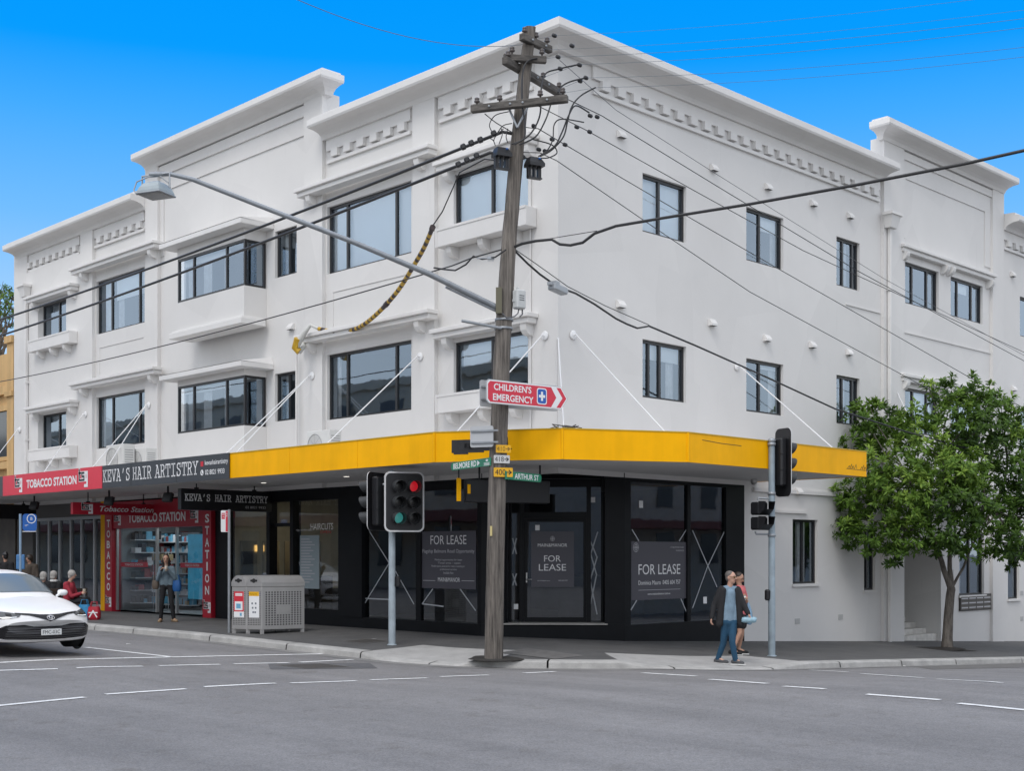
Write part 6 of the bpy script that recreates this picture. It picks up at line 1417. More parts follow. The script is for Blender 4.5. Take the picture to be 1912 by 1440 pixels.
# crown envelope: list of clumps (px, py, depth offset, radius in px)
CL = [(1590, 930, 0, 46), (1640, 880, -.7, 60), (1600, 840, .3, 38), (1615, 790, .2, 46), (1622, 752, 0, 24), (1660, 820, .8, 50), (1590, 990, -.2, 44), (1640, 1000, -.6, 50), (1700, 1000, -1.0, 52), (1690, 920, -1.1, 62), (1720, 850, -.9, 60), (1700, 775, .2, 34), (1705, 800, -.4, 40), (1770, 735, 0, 36), (1780, 780, -.5, 55), (1830, 740, .2, 40), (1840, 790, -.6, 60), (1870, 760, .2, 30), (1890, 820, .3, 48), (1900, 880, -.2, 60), (1930, 940, 0, 62), (1790, 880, -1.2, 62), (1770, 940, -1.2, 60), (1830, 950, -1.0, 60), (1760, 1005, -1.2, 46), (1820, 1010, -.8, 42), (1880, 1010, -.6, 52), (1920, 1030, .1, 50), (1668, 1042, -.7, 24), (1640, 930, .9, 55), (1740, 900, 1.1, 60), (1830, 880, 1.1, 62), (1880, 950, 1.0, 55), (1700, 960, .9, 50), (1790, 830, .9, 55), (1960, 870, .3, 60), (1980, 980, .4, 60), (1570, 965, .1, 26), (1735, 725, .2, 20), (1650, 770, .3, 24), (1895, 778, 0, 26), (1810, 720, .3, 22)]
clusters = []; sub = []
for (px, py, dz, r) in CL:
    c = TP(px, py, dz); R = r * dT / F_PX; n = int(34 * (r / 45) ** 2.0)
    src = min(e2, key=lambda p: (p - c).length); sub.append((src, c))
    tone0 = rr.uniform(.16, .62)
    for i in range(n):
        v = Vector((rr.gauss(0, 1), rr.gauss(0, 1), rr.gauss(0, 1))).normalized() * R * (rr.random() ** .45)
        v.z *= .92; out_ = (v.normalized() + Vector((0, 0, .55)))
        tone = tone0 + (.16 if v.z > .25 * R else (-.06 if v.z < -.3 * R else 0)) + (.12 if rr.random() < .12 else 0)  # clump tops lightened, undersides darkened: light shading put into the leaf colour
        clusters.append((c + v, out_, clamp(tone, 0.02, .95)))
for a, b in sub: limb(tk, a, b, .024, .007, rr, 4, .12)
tk.build('trunk', BARK, tree)
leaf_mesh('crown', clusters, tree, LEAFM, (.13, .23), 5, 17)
q = MB(); q.add([(tb.x + a, tb.y + b, 0) for a, b in ((-.55, -.75), (.55, -.75), (.55, .75), (-.55, .75))], [(0, 1, 2, 3)]); q.v = [(x, y, foot_h(x, y) + .008) for x, y, z in q.v]
q.add([(tb.x + .45 * math.cos(a), tb.y + .6 * math.sin(a), foot_h(tb.x, tb.y) + .01) for a in [i * math.pi / 8 for i in range(16)]] + [(tb.x, tb.y, foot_h(tb.x, tb.y) + .09)], [(i, (i + 1) % 16, 16) for i in range(16)])
tag(q.build('tree_pit', mat('mulch', (.022, .018, .015), .95, bump=1, bscale=40), fix=False), kind='structure')
# distant sparse tree behind the tan building
def bare_tree(base, H, seed, label, leafy):
    root = thing('sparse_tree', label, 'tree', base); rr = random.Random(seed); t = MB(); base = Vector(base); tw = []
    def grow(p, d, l, r, lev):
        e = p + d * l; limb(t, p, e, r, r * .65, rr, 3, .1)
        if lev == 0: tw.append((e, d)); return
        for _ in range(rr.choice((2, 3, 3))):
            nd = (d + Vector((rr.uniform(-.7, .7), rr.uniform(-.7, .7), rr.uniform(-.15, .5)))).normalized(); grow(p.lerp(e, rr.uniform(.6, 1)), nd, l * rr.uniform(.62, .8), r * .6, lev - 1)
    grow(base, Vector((0, 0, 1)), H * .34, H * .022, 5); t.build('trunk', BARK, root)
    cl = [(p, d, rr.uniform(.2, .8)) for p, d in tw if rr.random() < leafy]
    leaf_mesh('crown', cl, root, LEAFM, (.2, .35), seed, 7)
ft_b = DP(-14, 1140, 62); ft = thing('sparse_tree', 'sparse leafy tree rising behind the tan building at the left edge', 'tree', ft_b); rr = random.Random(6); t_ = MB(); hub = DP(-10, 700, 62)
t_.tube([ft_b, ft_b.lerp(hub, .5), hub], [.32, .26, .2], 10); cl = []
for px, py, r_ in ((2, 545, 14), (14, 555, 16), (24, 548, 13), (26, 575, 14), (10, 580, 14), (-6, 570, 20), (18, 600, 12), (-16, 545, 22), (-25, 600, 26), (4, 610, 10), (-40, 560, 26), (-45, 630, 26)):
    c = DP(px, py, 62 + rr.uniform(-1.5, 1.5)); R = r_ * 62 / F_PX; limb(t_, hub, c, .09, .02, rr, 5, .15)
    for _ in range(6): limb(t_, c - Vector((0, 0, R)), c + Vector((rr.uniform(-R, R), rr.uniform(-R, R), rr.uniform(-R * .3, R))), .03, .008, rr, 3, .2)
    for _ in range(int(3 + r_ * .55)): cl.append((c + Vector((rr.uniform(-R, R), rr.uniform(-R, R), rr.uniform(-R, R))), Vector((rr.uniform(-1, 1), rr.uniform(-1, 1), 1)), rr.uniform(.2, .8)))
t_.build('trunk', BARK, ft); leaf_mesh('crown', cl, ft, LEAFM, (.14, .26), 9, 9)
# ================================================================= NEIGHBOURS
def neighbour():
    root = thing('tan_building', 'old tan rendered shop building with mouldings at the left edge of the photo', 'building', (XL, 0, 0)); TAN = mat('tan_render', (.60, .385, .165), .75, var=.12, vscale=1, streak=.12)
    x1 = XL - .06; w_ = MB(); w_.box(FW, x1 - 16, x1, .15, 14, -.5, 9.1); w_.box(FW, x1 - .55, x1 - .01, -.12, .149, 3.6, 9.35); w_.box(FW, x1 - 16, x1 - .56, -.02, .149, 7.6, 7.9); w_.box(FW, x1 - .62, x1 + .0, -.2, .148, 9.351, 9.6); w_.box(FW, x1 - .62, x1, -.2, .148, 7.45, 7.62); w_.box(FW, x1 - 16, x1 - .63, -.08, .147, 4.9, 5.15); w_.build('wall', TAN, root)
    for k in range(5):
        u0 = x1 - 2.2 - k * 3; f = MB(); f.box(FW, u0, u0 + 1.3, .05, .148, 5.2, 5.35); f.box(FW, u0 - .1, u0 + .0, .04, .148, 5.36, 7.0); f.box(FW, u0 + 1.3, u0 + 1.4, .04, .148, 5.36, 7.0); f.box(FW, u0 - .15, u0 + 1.45, .0, .148, 7.01, 7.2); o = f.build('window', TAN, root); g = MB(); g.box(FW, u0, u0 + 1.3, .10, .148, 5.36, 7.0); g.build('pane', mat('dark_pane', (.03, .035, .04), .1), o)
    q = MB(); q.box(FW, x1 - 16, x1 - .0, -.05, .14, -.2, 3.3); q.build('shopfront', mat('tan_shop', (.10, .08, .06), .5, var=.5, vscale=1.5), root)
    q = MB(); q.box(FW, -44, -27.52, -3.0, -.05, 3.55, 4.1); q.build('awning', mat('grey_awning', (.30, .31, .32), .6), root)
neighbour()
def block(name, label, x0, x1, y0, y1, h, m, face, n, floors=2, trim=None):
    """a plain two-storey shop block across the road (seen only as reflections and from a step aside)"""
    root = thing(name, label, 'building', ((x0 + x1) / 2, (y0 + y1) / 2, 0)); w_ = MB(); w_.box(FW, x0, x1, y0, y1, -3, h); w_.box(FW, x0 - .2, x1 + .2, y0 - .2, y1 + .2, h + .001, h + .45); w_.build('wall', m, root)
    for i in range(n):
        for f in range(floors):
            z = 1.2 if f == 0 else 1.2 + 3.6 * f; hh = 2.0 if f == 0 else 1.5
            q = MB()
            if face == 'y': u = x0 + (x1 - x0) * (i + .5) / n; q.box(FW, u - .9, u + .9, y1 + .002, y1 + .06, z, z + hh)
            else: u = y0 + (y1 - y0) * (i + .5) / n; q.box(FW, x0 - .06, x0 - .002, u - .9, u + .9, z, z + hh)
            q.build('window', mat('far_window', (.03, .035, .045), .08), root)
    q = MB()
    if face == 'y': q.box(FW, x0, x1, y1 + .07, y1 + 2.6, 3.4, 3.9)
    else: q.box(FW, x0 - 2.6, x0 - .07, y0, y1, 3.4, 3.9)
    q.build('awning', mat('far_awning', (.18, .06, .05), .6), root)
block('offscreen_block', 'cream two-storey shop block across the main road, behind the camera', -120, -14, -34, -23, 10.6, mat('cream_render', (.55, .50, .40), .8, var=.1), 'y', 24, 3); block('offscreen_block', 'grey two-storey shop block across the main road, nearest the corner', -13, 6, -36, -23.5, 8.0, mat('grey_render', (.38, .38, .37), .8, var=.1), 'y', 5); block('offscreen_block', 'unseen pale building added across the side street to shape bounced light', 33, 45, -8, 75, 7.5, mat('far_cream', (.50, .46, .40), .8, var=.15), 'x', 18)  # the pale side-street block is added, toned and set back to bounce light
bare_tree((-3, -23, 0), 10.5, 8, 'tree across the main road reflected in the windows', .95)

block('offscreen_block', 'unseen low grey block added across the junction to darken the door reflections', 30, 50, -48, -30, 7.0, mat('grey_render', (.38, .38, .37)), 'y', 4)  # out-of-view corner block added so the door glass reflects dark
bare_tree((25, 4, 0), 9.5, 21, 'tree across the side street reflected in the shop windows', .95)
# ================================================================= CAR
def car():
    dC = 22.5; c = DP(94, 1200, dC); xf, yc = c.x + .02, c.y; zr = CZ - (1217 - YH) * 22.6 / F_PX
    root = thing('white_sedan', 'white sedan with a black grille and number plate on the road at the left edge', 'car', (xf - 2.4, yc, zr))
    M = lambda x, y, z: Vector((xf + x, yc + y, zr + z))
    CW = mat('car_paint', (.86, .855, .85), .3, spec=.4, coat=.3)
    DK = mat('car_black', (.010, .010, .012), .22); CG = mat('car_glass', (.16, .19, .21), .10, spec=.35); CHR = mat('chrome', (.6, .6, .62), .15, metal=.9)  # car glass base colour lightened to stand in for reflected overcast sky
    ST = [(.0, .74, .34, .50, .56), (-.03, .83, .22, .56, .64), (-.09, .875, .17, .62, .705), (-.22, .90, .16, .68, .755), (-.45, .912, .16, .74, .825), (-.85, .918, .17, .82, .905), (-1.25, .92, .18, .88, .965), (-1.8, .92, .18, .90, .97), (-2.6, .92, .18, .91, .97), (-3.4, .92, .18, .93, 1.0), (-4.0, .915, .19, .96, 1.07), (-4.5, .90, .24, .97, 1.09), (-4.78, .86, .30, .93, 1.04), (-4.88, .76, .42, .80, .90)]
    rings = []
    for x, hw, zb, zs, zt in ST:
        half = [(0, zt), (.4 * hw, zt - .004), (.72 * hw, zt - .02), (.90 * hw, zs + .02), (.975 * hw, zs - .04), (hw, zs - .17), (.985 * hw, zb + .2), (.95 * hw, zb + .05), (.80 * hw, zb), (.35 * hw, zb)]
        pts = half + [(0, zb)] + [(-y, z) for y, z in half[1:]][::-1]
        bul = lambda y: -(.34 * (abs(y) / .92) ** 2.6) * clamp(1 + x / 1.1, 0, 1) + (.14 * (abs(y) / .92) ** 2.6) * clamp((-3.9 - x) / .9, 0, 1)
        rings.append([M(x + bul(y), y, z) for y, z in pts])
    b = MB(); b.loft(rings); body = b.build('body', CW, root); md = body.modifiers.new('s', 'SUBSURF'); md.levels = 2; md.render_levels = 2
    gst = [(-1.10, .72, .945), (-1.35, .72, 1.08), (-1.75, .68, 1.29), (-2.1, .62, 1.405), (-2.6, .60, 1.445), (-3.2, .60, 1.435), (-3.7, .62, 1.32), (-4.25, .66, 1.09)]
    rings = []
    for x, hw, zt in gst:
        zb_ = .90; half = [(0, zt), (.5 * hw, zt - .006), (.86 * hw, zt - .035), (hw, max(zt - .12, zb_ + .02)), (hw + .16 * clamp((zt - zb_) / .5, 0, 1), zb_)]
        bul = lambda y: -.16 * (abs(y) / .7) ** 2 * clamp((x + 2.2) / .9, 0, 1)
        rings.append([M(x + bul(y), y, z) for y, z in [(-y, z) for y, z in half[1:]][::-1] + half])
    b = MB(); b.loft(rings, closed=False, cap=False); roof = b.build('roof', CW, root, fix=True); md = roof.modifiers.new('s', 'SUBSURF'); md.levels = 2; md.render_levels = 2
    bpy.context.view_layer.update(); dg = bpy.context.evaluated_depsgraph_get()
    def bvh(o):
        e_ = o.evaluated_get(dg); me = e_.to_mesh(); t = BVHTree.FromPolygons([o.matrix_world @ v.co for v in me.vertices], [list(p.vertices) for p in me.polygons]); e_.to_mesh_clear(); return t
    TB_, TR_ = bvh(body), bvh(roof)
    def front(name, top, bot, m, off=.006, tree=None, rows=5, sub=4, parent=None, mir=False):
        tree = tree or TB_
        def dens(c):
            o_ = []
            for a, b_ in zip(c[:-1], c[1:]):
                for k in range(sub): o_.append((a[0] + (b_[0] - a[0]) * k / sub, a[1] + (b_[1] - a[1]) * k / sub))
            return o_ + [c[-1]]
        T_, B_ = dens(top), dens(bot); vs = []; q = MB(); last = None
        for r in range(rows + 1):
            for a, b_ in zip(T_, B_):
                y, z = a[0] + (b_[0] - a[0]) * r / rows, a[1] + (b_[1] - a[1]) * r / rows
                o_ = M(3, y, z); h = tree.ray_cast(o_, Vector((-1, 0, 0)))
                if h[0] is None: p = Vector((last.x if last else xf - .4, o_.y, o_.z))
                else: p = h[0] + Vector((off, 0, 0)) + h[1] * .003; last = h[0]
                vs.append(p)
        n = len(T_); q.add(vs, [(r * n + i, r * n + i + 1, (r + 1) * n + i + 1, (r + 1) * n + i) for r in range(rows) for i in range(n - 1)], True)
        return q.build(name, m, parent or root, fix=False)
    sy = lambda L: L + [(-y, z) for y, z in L[::-1] if y != 0] if L[-1][0] != 0 else L + [(-y, z) for y, z in L[::-1][1:]]
    q = MB(); ny, nr = 16, 12; vs = []
    for r in range(nr + 1):
        t_ = r / nr
        for i in range(ny + 1):
            y = (-1 + 2 * i / ny) * (.665 - .125 * t_); x = -1.27 - .70 * t_ - (.13 * (1 - t_) + .05 * t_) * (y / .6) ** 2
            h = TR_.ray_cast(M(x, y, 3), Vector((0, 0, -1)))
            while h[0] is None: y *= .97; x -= .004; h = TR_.ray_cast(M(x, y, 3), Vector((0, 0, -1)))
            n_ = h[1] if h[1].z > 0 else -h[1]; vs.append(h[0] + n_ * .012)
    q.add(vs, [(r * (ny + 1) + i, r * (ny + 1) + i + 1, (r + 1) * (ny + 1) + i + 1, (r + 1) * (ny + 1) + i) for r in range(nr) for i in range(ny)], True); q.build('windscreen', CG, root)
    front('grille', [(-.56, .70), (-.35, .685), (-.18, .665), (0, .66), (.18, .665), (.35, .685), (.56, .70)], [(-.56, .675), (-.35, .65), (-.19, .605), (-.10, .545), (.10, .545), (.19, .605), (.35, .65), (.56, .675)][:3] + [(0, .538)] + [(.19, .605), (.35, .65), (.56, .675)], DK, .012, None, 8, 8)
    lg = front('lower_grille', [(-.84, .42), (-.72, .485), (-.42, .485), (-.24, .45), (0, .45), (.24, .45), (.42, .485), (.72, .485), (.84, .42)], [(-.85, .27), (-.72, .24), (-.42, .23), (-.24, .225), (0, .225), (.24, .225), (.42, .23), (.72, .24), (.85, .27)], DK, .014, None, 14, 8)
    for k in range(6):
        z = .255 + k * .038; wv = .74 - .01 * k; front('grille_slat', [(-wv, z + .012), (0, z + .008), (wv, z + .012)], [(-wv, z), (0, z - .004), (wv, z)], mat('slat_dark', (.06, .06, .065), .35), .024, None, 2, 10, lg)
    for s in (-1, 1):
        hl = front('headlight', [(s * .47, .675), (s * .66, .71), (s * .80, .73), (s * .875, .72)], [(s * .52, .625), (s * .66, .60), (s * .78, .59), (s * .85, .62)], mat('headlight_glass', (.07, .075, .08), .06, spec=.9), .007)
        front('running_light', [(s * .55, .632), (s * .68, .622), (s * .80, .625)], [(s * .56, .622), (s * .68, .610), (s * .80, .612)], mat('drl', (.8, .82, .85), .2, emit=((.9, .95, 1), .5)), .011, None, 1, 3, hl)
        front('headlight_lens', [(s * .62, .685), (s * .70, .69)], [(s * .62, .64), (s * .70, .64)], DK, .012, None, 2, 2, hl)
    q = MB()
    def pj(y, z, off=.024):
        h = TB_.ray_cast(M(3, y, z), Vector((-1, 0, 0))); return h[0] + Vector((off, 0, 0))
    for (ry, rz, cy_, cz_) in ((.065, .042, 0, .605), (.022, .042, 0, .605), (.042, .016, 0, .618)):
        q.tube([pj(cy_ + ry * math.cos(a), cz_ + rz * math.sin(a)) for a in [i * math.pi / 9 for i in range(19)]], .0065, 5)
    q.build('emblem', CHR, root)
    Mp = frame(pj(0, .36, .055) - Vector((0, .186, .06)), (0, 1, 0)); q = MB(); q.box(Mp, 0, .372, .0, .107, -.008, 0, .003); po = q.build('number_plate', mat('plate_white', (.66, .67, .66), .4), root); text('FMC-03C', Mp, .03, .342, .022, .085, .002, LETB, po)
    front('bumper_lip', [(-.84, .195), (-.5, .175), (0, .17), (.5, .175), (.84, .195)], [(-.80, .172), (-.5, .155), (0, .15), (.5, .155), (.80, .172)], DK, .004, None, 2)
    for s in (-1, 1):
        q = MB(); q.loft([[M(-1.55 + a * k_, s * (.90 + b_), 1.0 + (z - .055) * k_) for a, z in ((-.05, 0), (.02, -.01), (.055, .02), (.065, .06), (.03, .105), (-.05, .11), (-.07, .055))] for b_, k_ in ((-.05, .3), (-.03, .75), (.02, 1), (.08, .95), (.12, .7), (.135, .3))]); q.tube([M(-1.5, s * .80, .93), M(-1.53, s * .90, .99)], .025, 6); q.build('wing_mirror', CW, root)
        # side glass
        q = MB(); q.loft([[M(-1.75, s * .845, .99), M(-2.3, s * .845, 1.0), M(-3.2, s * .845, 1.0), M(-3.85, s * .82, 1.03)], [M(-2.05, s * .70, 1.27), M(-2.4, s * .68, 1.33), M(-3.2, s * .68, 1.32), M(-3.6, s * .70, 1.24)]], closed=False, cap=False, smooth=False); q.build('side_window', CG, root, fix=False)
        for x in (-.93, -3.75):
            q = MB(); Mw = frame(M(x, s * .80, .335), (1, 0, 0), (0, 0, 1)); sg = -s
            q.lathe(lambda u, v, w_: Mw(u, v, w_ * sg), [(.20, .125), (.215, .135), (.30, .13), (.33, .10), (.335, .0), (.33, -.1), (.2, -.12), (0, -.12)], 28); w0 = q.build('wheel', mat('tyre', (.015, .015, .016), .85), root)
            q = MB(); q.lathe(lambda u, v, w_: Mw(u, v, w_ * sg), [(.205, .128), (.19, .10), (.05, .11), (0, .115)], 24); RIMM = mat('alloy_rim', (.38, .39, .40), .4, metal=.4)
            for k in range(10):
                a_ = k * math.pi / 5; ca, sa = math.cos(a_), math.sin(a_); Ms = lambda u, v, w_: Mw(u * ca - v * sa, u * sa + v * ca, w_ * sg); q.m = 1; q.box(Ms, .03, .20, -.018, .018, .108, .128)
            q.m = 1; q.lathe(lambda u, v, w_: Mw(u, v, w_ * sg), [(.205, .136), (.19, .130), (.185, .118)], 24); q.build('rim', [DK, RIMM], w0)
            q = MB(); q.lathe(lambda u, v, w_: Mw(u, v, w_ * sg), [(.385, .122), (.36, .127), (.0, .124)], 28); q.build('wheel_arch', DK, root)
    return root
car1 = car()
car2 = copy_tree(car1, loc=(-22.5, car1.location.y - .4, car1.location.z)); car2['label'] = 'white sedan further back on the road, beyond the left edge, reflected in the salon window'
# ================================================================= PEOPLE
def vox(name, prims, mats, parent, voxel=.012, smooth=4, tagfn=None):
    bm = bmesh.new()
    for p in prims:
        if p[0] == 'c':
            _, a, ra, b, rb = p; a, b = Vector(a), Vector(b); d = b - a
            if d.length < 1e-4: d = Vector((0, 0, 1e-3))
            dn = d.normalized(); o = dn.orthogonal().normalized(); o2 = dn.cross(o); seg = 14; rings = []
            for t in (-80, -55, -28, 0): rings.append((a + dn * ra * math.sin(math.radians(t)), ra * math.cos(math.radians(t))))
            for t in (0, 28, 55, 80): rings.append((b + dn * rb * math.sin(math.radians(t)), rb * math.cos(math.radians(t))))
            R = [[bm.verts.new(c + (o * math.cos(2 * math.pi * k / seg) + o2 * math.sin(2 * math.pi * k / seg)) * r) for k in range(seg)] for c, r in rings]
            for i in range(len(R) - 1):
                for k in range(seg): bm.faces.new((R[i][k], R[i][(k + 1) % seg], R[i + 1][(k + 1) % seg], R[i + 1][k]))
            bm.faces.new(R[0][::-1]); bm.faces.new(R[-1])
        else:
            _, c, rad_, ax = p; r = bmesh.ops.create_uvsphere(bm, u_segments=18, v_segments=12, radius=1)
            X, Y, Z = ax
            for v in r['verts']: q = v.co.copy(); v.co = Vector(c) + X * q.x * rad_[0] + Y * q.y * rad_[1] + Z * q.z * rad_[2]
    me = bpy.data.meshes.new('t'); bm.to_mesh(me); bm.free(); ob = bpy.data.objects.new('t', me); COL.objects.link(ob)
    m = ob.modifiers.new('r', 'REMESH'); m.mode = 'VOXEL'; m.voxel_size = voxel; m.use_smooth_shade = True
    m = ob.modifiers.new('s', 'SMOOTH'); m.iterations = smooth; m.factor = .5
    bpy.context.view_layer.update(); dg = bpy.context.evaluated_depsgraph_get(); out_ = bpy.data.meshes.new_from_object(ob.evaluated_get(dg)); bpy.data.objects.remove(ob)
    out_.name = name
    out_.materials.clear()
    for q in (mats if isinstance(mats, list) else [mats]): out_.materials.append(q)
    out_.polygons.foreach_set('use_smooth', [True] * len(out_.polygons))
    return link(name, out_, parent)
SKIN = mat('skin', (.50, .29, .21), .55); SKIN2 = mat('skin_tan', (.42, .235, .16), .55)
EYE = mat('eye_dark', (.02, .015, .012), .3); LIP = mat('lip', (.30, .10, .09), .5)
class Body:
    def __init__(s, o, label, face, H=1.75, skin=SKIN, right=None):
        s.o = Vector(o); s.r = (right or RIGHT).normalized(); s.n = s.r.cross(UP); s.H = H; s.root = thing('person', label, 'person', s.o); s.f = (s.r * face[0] + s.n * face[1]).normalized(); s.side = UP.cross(s.f); s.skin = skin; s.b = []
    def P(s, u, v, w_=0): return s.o + s.r * u + UP * v + s.n * w_
    def cap(s, L, a, ra, b, rb): L.append(('c', a, ra, b, rb))
    def hand(s, wrist, d, pn, curl=.5, k=1.0):
        """palm and five separate fingers; d = direction, pn = palm normal (fingers curl towards it)"""
        d = d.normalized(); pn = (pn - d * pn.dot(d)).normalized(); sd = d.cross(pn)
        c = wrist + d * .05 * k; s.b.append(('e', c, (.05 * k, .040 * k, .018 * k), (d, sd, pn)))
        for i, (off, L) in enumerate(((-.030, .066), (-.010, .076), (.010, .072), (.029, .056))):
            p = wrist + d * .085 * k + sd * off * k; a1 = curl * .8; d1 = d * math.cos(a1) + pn * math.sin(a1); q = p + d1 * L * .5 * k; a2 = curl * 1.9; d2 = d * math.cos(a2) + pn * math.sin(a2)
            s.cap(s.b, p, .0095 * k, q, .009 * k); s.cap(s.b, q, .009 * k, q + d2 * L * .5 * k, .0075 * k)
        p = wrist + d * .025 * k - sd * .032 * k; t = (d * .7 - sd * .6 + pn * .35).normalized(); q = p + t * .04 * k; s.cap(s.b, p, .012 * k, q, .010 * k); s.cap(s.b, q, .010 * k, q + (d * .8 + pn * .5).normalized() * .032 * k, .008 * k)
    def head(s, c, tilt=0.0, hair=None, hairm=None, up=None):
        f = (s.f + UP * tilt).normalized(); sd = s.side; up = f.cross(sd).normalized() * -1
        if up.z < 0: up = -up
        A = (f, sd, up); b = s.b
        b.append(('e', c + up * .02, (.098, .076, .105), A)); b.append(('e', c - up * .045 + f * .022, (.070, .058, .075), A))
        b.append(('e', c - up * .088 + f * .058, (.026, .028, .022), A)); b.append(('c', c + f * .092 + up * .012, .010, c + f * .112 - up * .022, .015))
        for k in (-1, 1): b.append(('e', c + sd * k * .077 - f * .008, (.020, .009, .031), A)); b.append(('e', c + f * .078 + sd * k * .034 + up * .030, (.018, .022, .010), A))
        s.hc, s.hA = c, A
    def finish_head(s):
        c, (f, sd, up) = s.hc, s.hA; q = MB()
        for k in (-1, 1):
            Me = frame(c + f * .088 + sd * k * .032 + up * .012, sd, up); q.lathe(lambda u, v, w_: c + f * (.086 + w_) + sd * (k * .032 + u * 1.3) + up * (.012 + v * .7), [(.011, 0), (.008, .007), (0, .009)], 10)
        q.build('eyes', EYE, s.root); q = MB()
        for k in (-1, 1): q.tube([c + f * .094 + sd * k * .016 + up * .034, c + f * .092 + sd * k * .034 + up * .040, c + f * .080 + sd * k * .052 + up * .034], .0045, 5)
        q.build('eyebrows', s.hairm, s.root); q = MB(); q.tube([c + f * .086 - sd * .022 - up * .052, c + f * .096 - up * .050, c + f * .086 + sd * .022 - up * .052], .005, 5); q.build('mouth', LIP, s.root)
    def hair(s, m, style='short'):
        c, A = s.hc, s.hA; f, sd, up = A; L = []; s.hairm = m
        L.append(('e', c + up * .056 - f * .024, (.094, .081, .082), A)); L.append(('e', c - f * .046 - up * .002, (.058, .076, .076), A))
        if style == 'long':
            for k in (-1, 1): L.append(('c', c + sd * k * .066 + up * .01, .036, c + sd * k * .075 - up * .24 + f * .01, .032))
            L.append(('c', c - f * .06, .06, c - f * .07 - up * .26, .055))
        if style == 'full': L.append(('e', c + up * .03 - f * .01, (.108, .098, .108), A)); L.append(('e', c - f * .05 - up * .05, (.06, .08, .07), A))
        if style == 'bun': L.append(('e', c + up * .115 - f * .05, (.045, .045, .045), A))
        if style == 'tied': L.append(('c', c - f * .085 + up * .02, .035, c - f * .10 - up * .16, .022))
        vox('hair', L, m, s.root, .010, 3)
def person(o, label, face, J, skin=SKIN, hairm=None, style='short', top=None, legs=None, shoes=None, sleeves=True, skirt=False, bare=False, extra=None, right=None, tilt=0, hands=True, curl=.5, handdir=None, wide=1.0):
    B_ = Body(o, label, face, skin=skin, right=right); P = B_.P; g = {k: P(*v) for k, v in J.items()}; b = B_.b
    nk = (g['sl'] + g['sr']) / 2 + UP * .03; B_.cap(b, nk, .055, g['head'] - UP * .06, .052); B_.head(g['head'], tilt)
    hipm = (g['hl'] + g['hr']) / 2
    for a in 'lr':
        B_.cap(b, g['s' + a], .045, g['e' + a], .038); B_.cap(b, g['e' + a], .038, g['w' + a], .027)
        if hands:
            d = (g['w' + a] - g['e' + a]); d = Vector(handdir[a]) if handdir and a in handdir else d
            B_.hand(g['w' + a], d, (hipm - g['w' + a]) + B_.f * .2, curl)
        B_.cap(b, g['h' + a], .07, g['k' + a], .050); B_.cap(b, g['k' + a], .052, g['a' + a], .036); B_.cap(b, g['a' + a], .036, g['t' + a], .025)
    B_.cap(b, nk, .06, hipm, .09)
    vox('body', b, skin, B_.root, .009, 3)
    # top
    L = []; W = wide
    for a in 'lr':
        B_.cap(L, g['s' + a], .068 * W, g['h' + a] + UP * .02, .098 * W); B_.cap(L, g['s' + a], .064, nk, .062)
        if sleeves: B_.cap(L, g['s' + a], .066, g['e' + a], .053); B_.cap(L, g['e' + a], .053, g['w' + a].lerp(g['e' + a], .06), .042)
        else: B_.cap(L, g['s' + a], .064, g['s' + a].lerp(g['e' + a], .65), .060)
    B_.cap(L, nk - UP * .10 + B_.f * .02, .115 * W, hipm + UP * .05, .115 * W); vox('top', L, top, B_.root, .012, 7)
    L = []
    if legs:
        for a in 'lr':
            if skirt: B_.cap(L, g['h' + a], .098, g['h' + a].lerp(g['k' + a], .55), .10)
            else: B_.cap(L, g['h' + a], .090, g['k' + a], .063); B_.cap(L, g['k' + a], .063, g['a' + a] + UP * .0, .052)
        B_.cap(L, g['hl'], .10, g['hr'], .10); vox('skirt' if skirt else 'trousers', L, legs, B_.root, .012, 7)
    for a in 'lr':
        L = []; an, to = g['a' + a], g['t' + a]; he = an + (an - to).normalized() * .05; he.z = to.z + .012
        fdir = (to - he); fdir.z = 0; fdir.normalize(); sd = UP.cross(fdir); B_.cap(L, he + UP * .012, .042, to + UP * .002, .040); B_.cap(L, an.lerp(he, .5), .045, (he + to) / 2 + UP * .01, .046)
        sh = vox('shoe', L, shoes[0], B_.root, .010, 3)
        if shoes[1]:
            q = MB(); base = min(v.co.z for v in sh.data.vertices) + sh.matrix_parent_inverse.translation.z * 0; ctr = (he + to) / 2
            q.loft([[ctr + fdir * (.158 * math.cos(t)) + sd * (.048 * math.sin(t)) + UP * (z + min(he.z, to.z) - .036 - ctr.z) for t in [i * math.pi / 9 for i in range(18)]] for z in (0, .022)]); q.build('sole', shoes[1], sh)
    B_.hair(hairm, style); B_.finish_head()
    B_.g = g; return B_
def cloth(n, c, r=.85): return mat(n, c, r, var=.22, vscale=9, bump=.25, bscale=45)
HGREY = mat('hair_grey', (.14, .125, .115), .7, var=.3, vscale=40); HBLK = mat('hair_black', (.010, .009, .009), .45); HWHT = mat('hair_silver', (.42, .40, .37), .7, var=.3, vscale=40); HBRN = mat('hair_brown', (.035, .024, .018), .5)
JEAN = cloth('blue_jeans', (.014, .065, .125)); CHAR = cloth('charcoal_jacket', (.016, .016, .018)); TSH = cloth('light_blue_shirt', (.20, .29, .37)); SHOEG = cloth('grey_shoe', (.08, .08, .085)); SOLEW = mat('sole_white', (.6, .6, .58), .7)
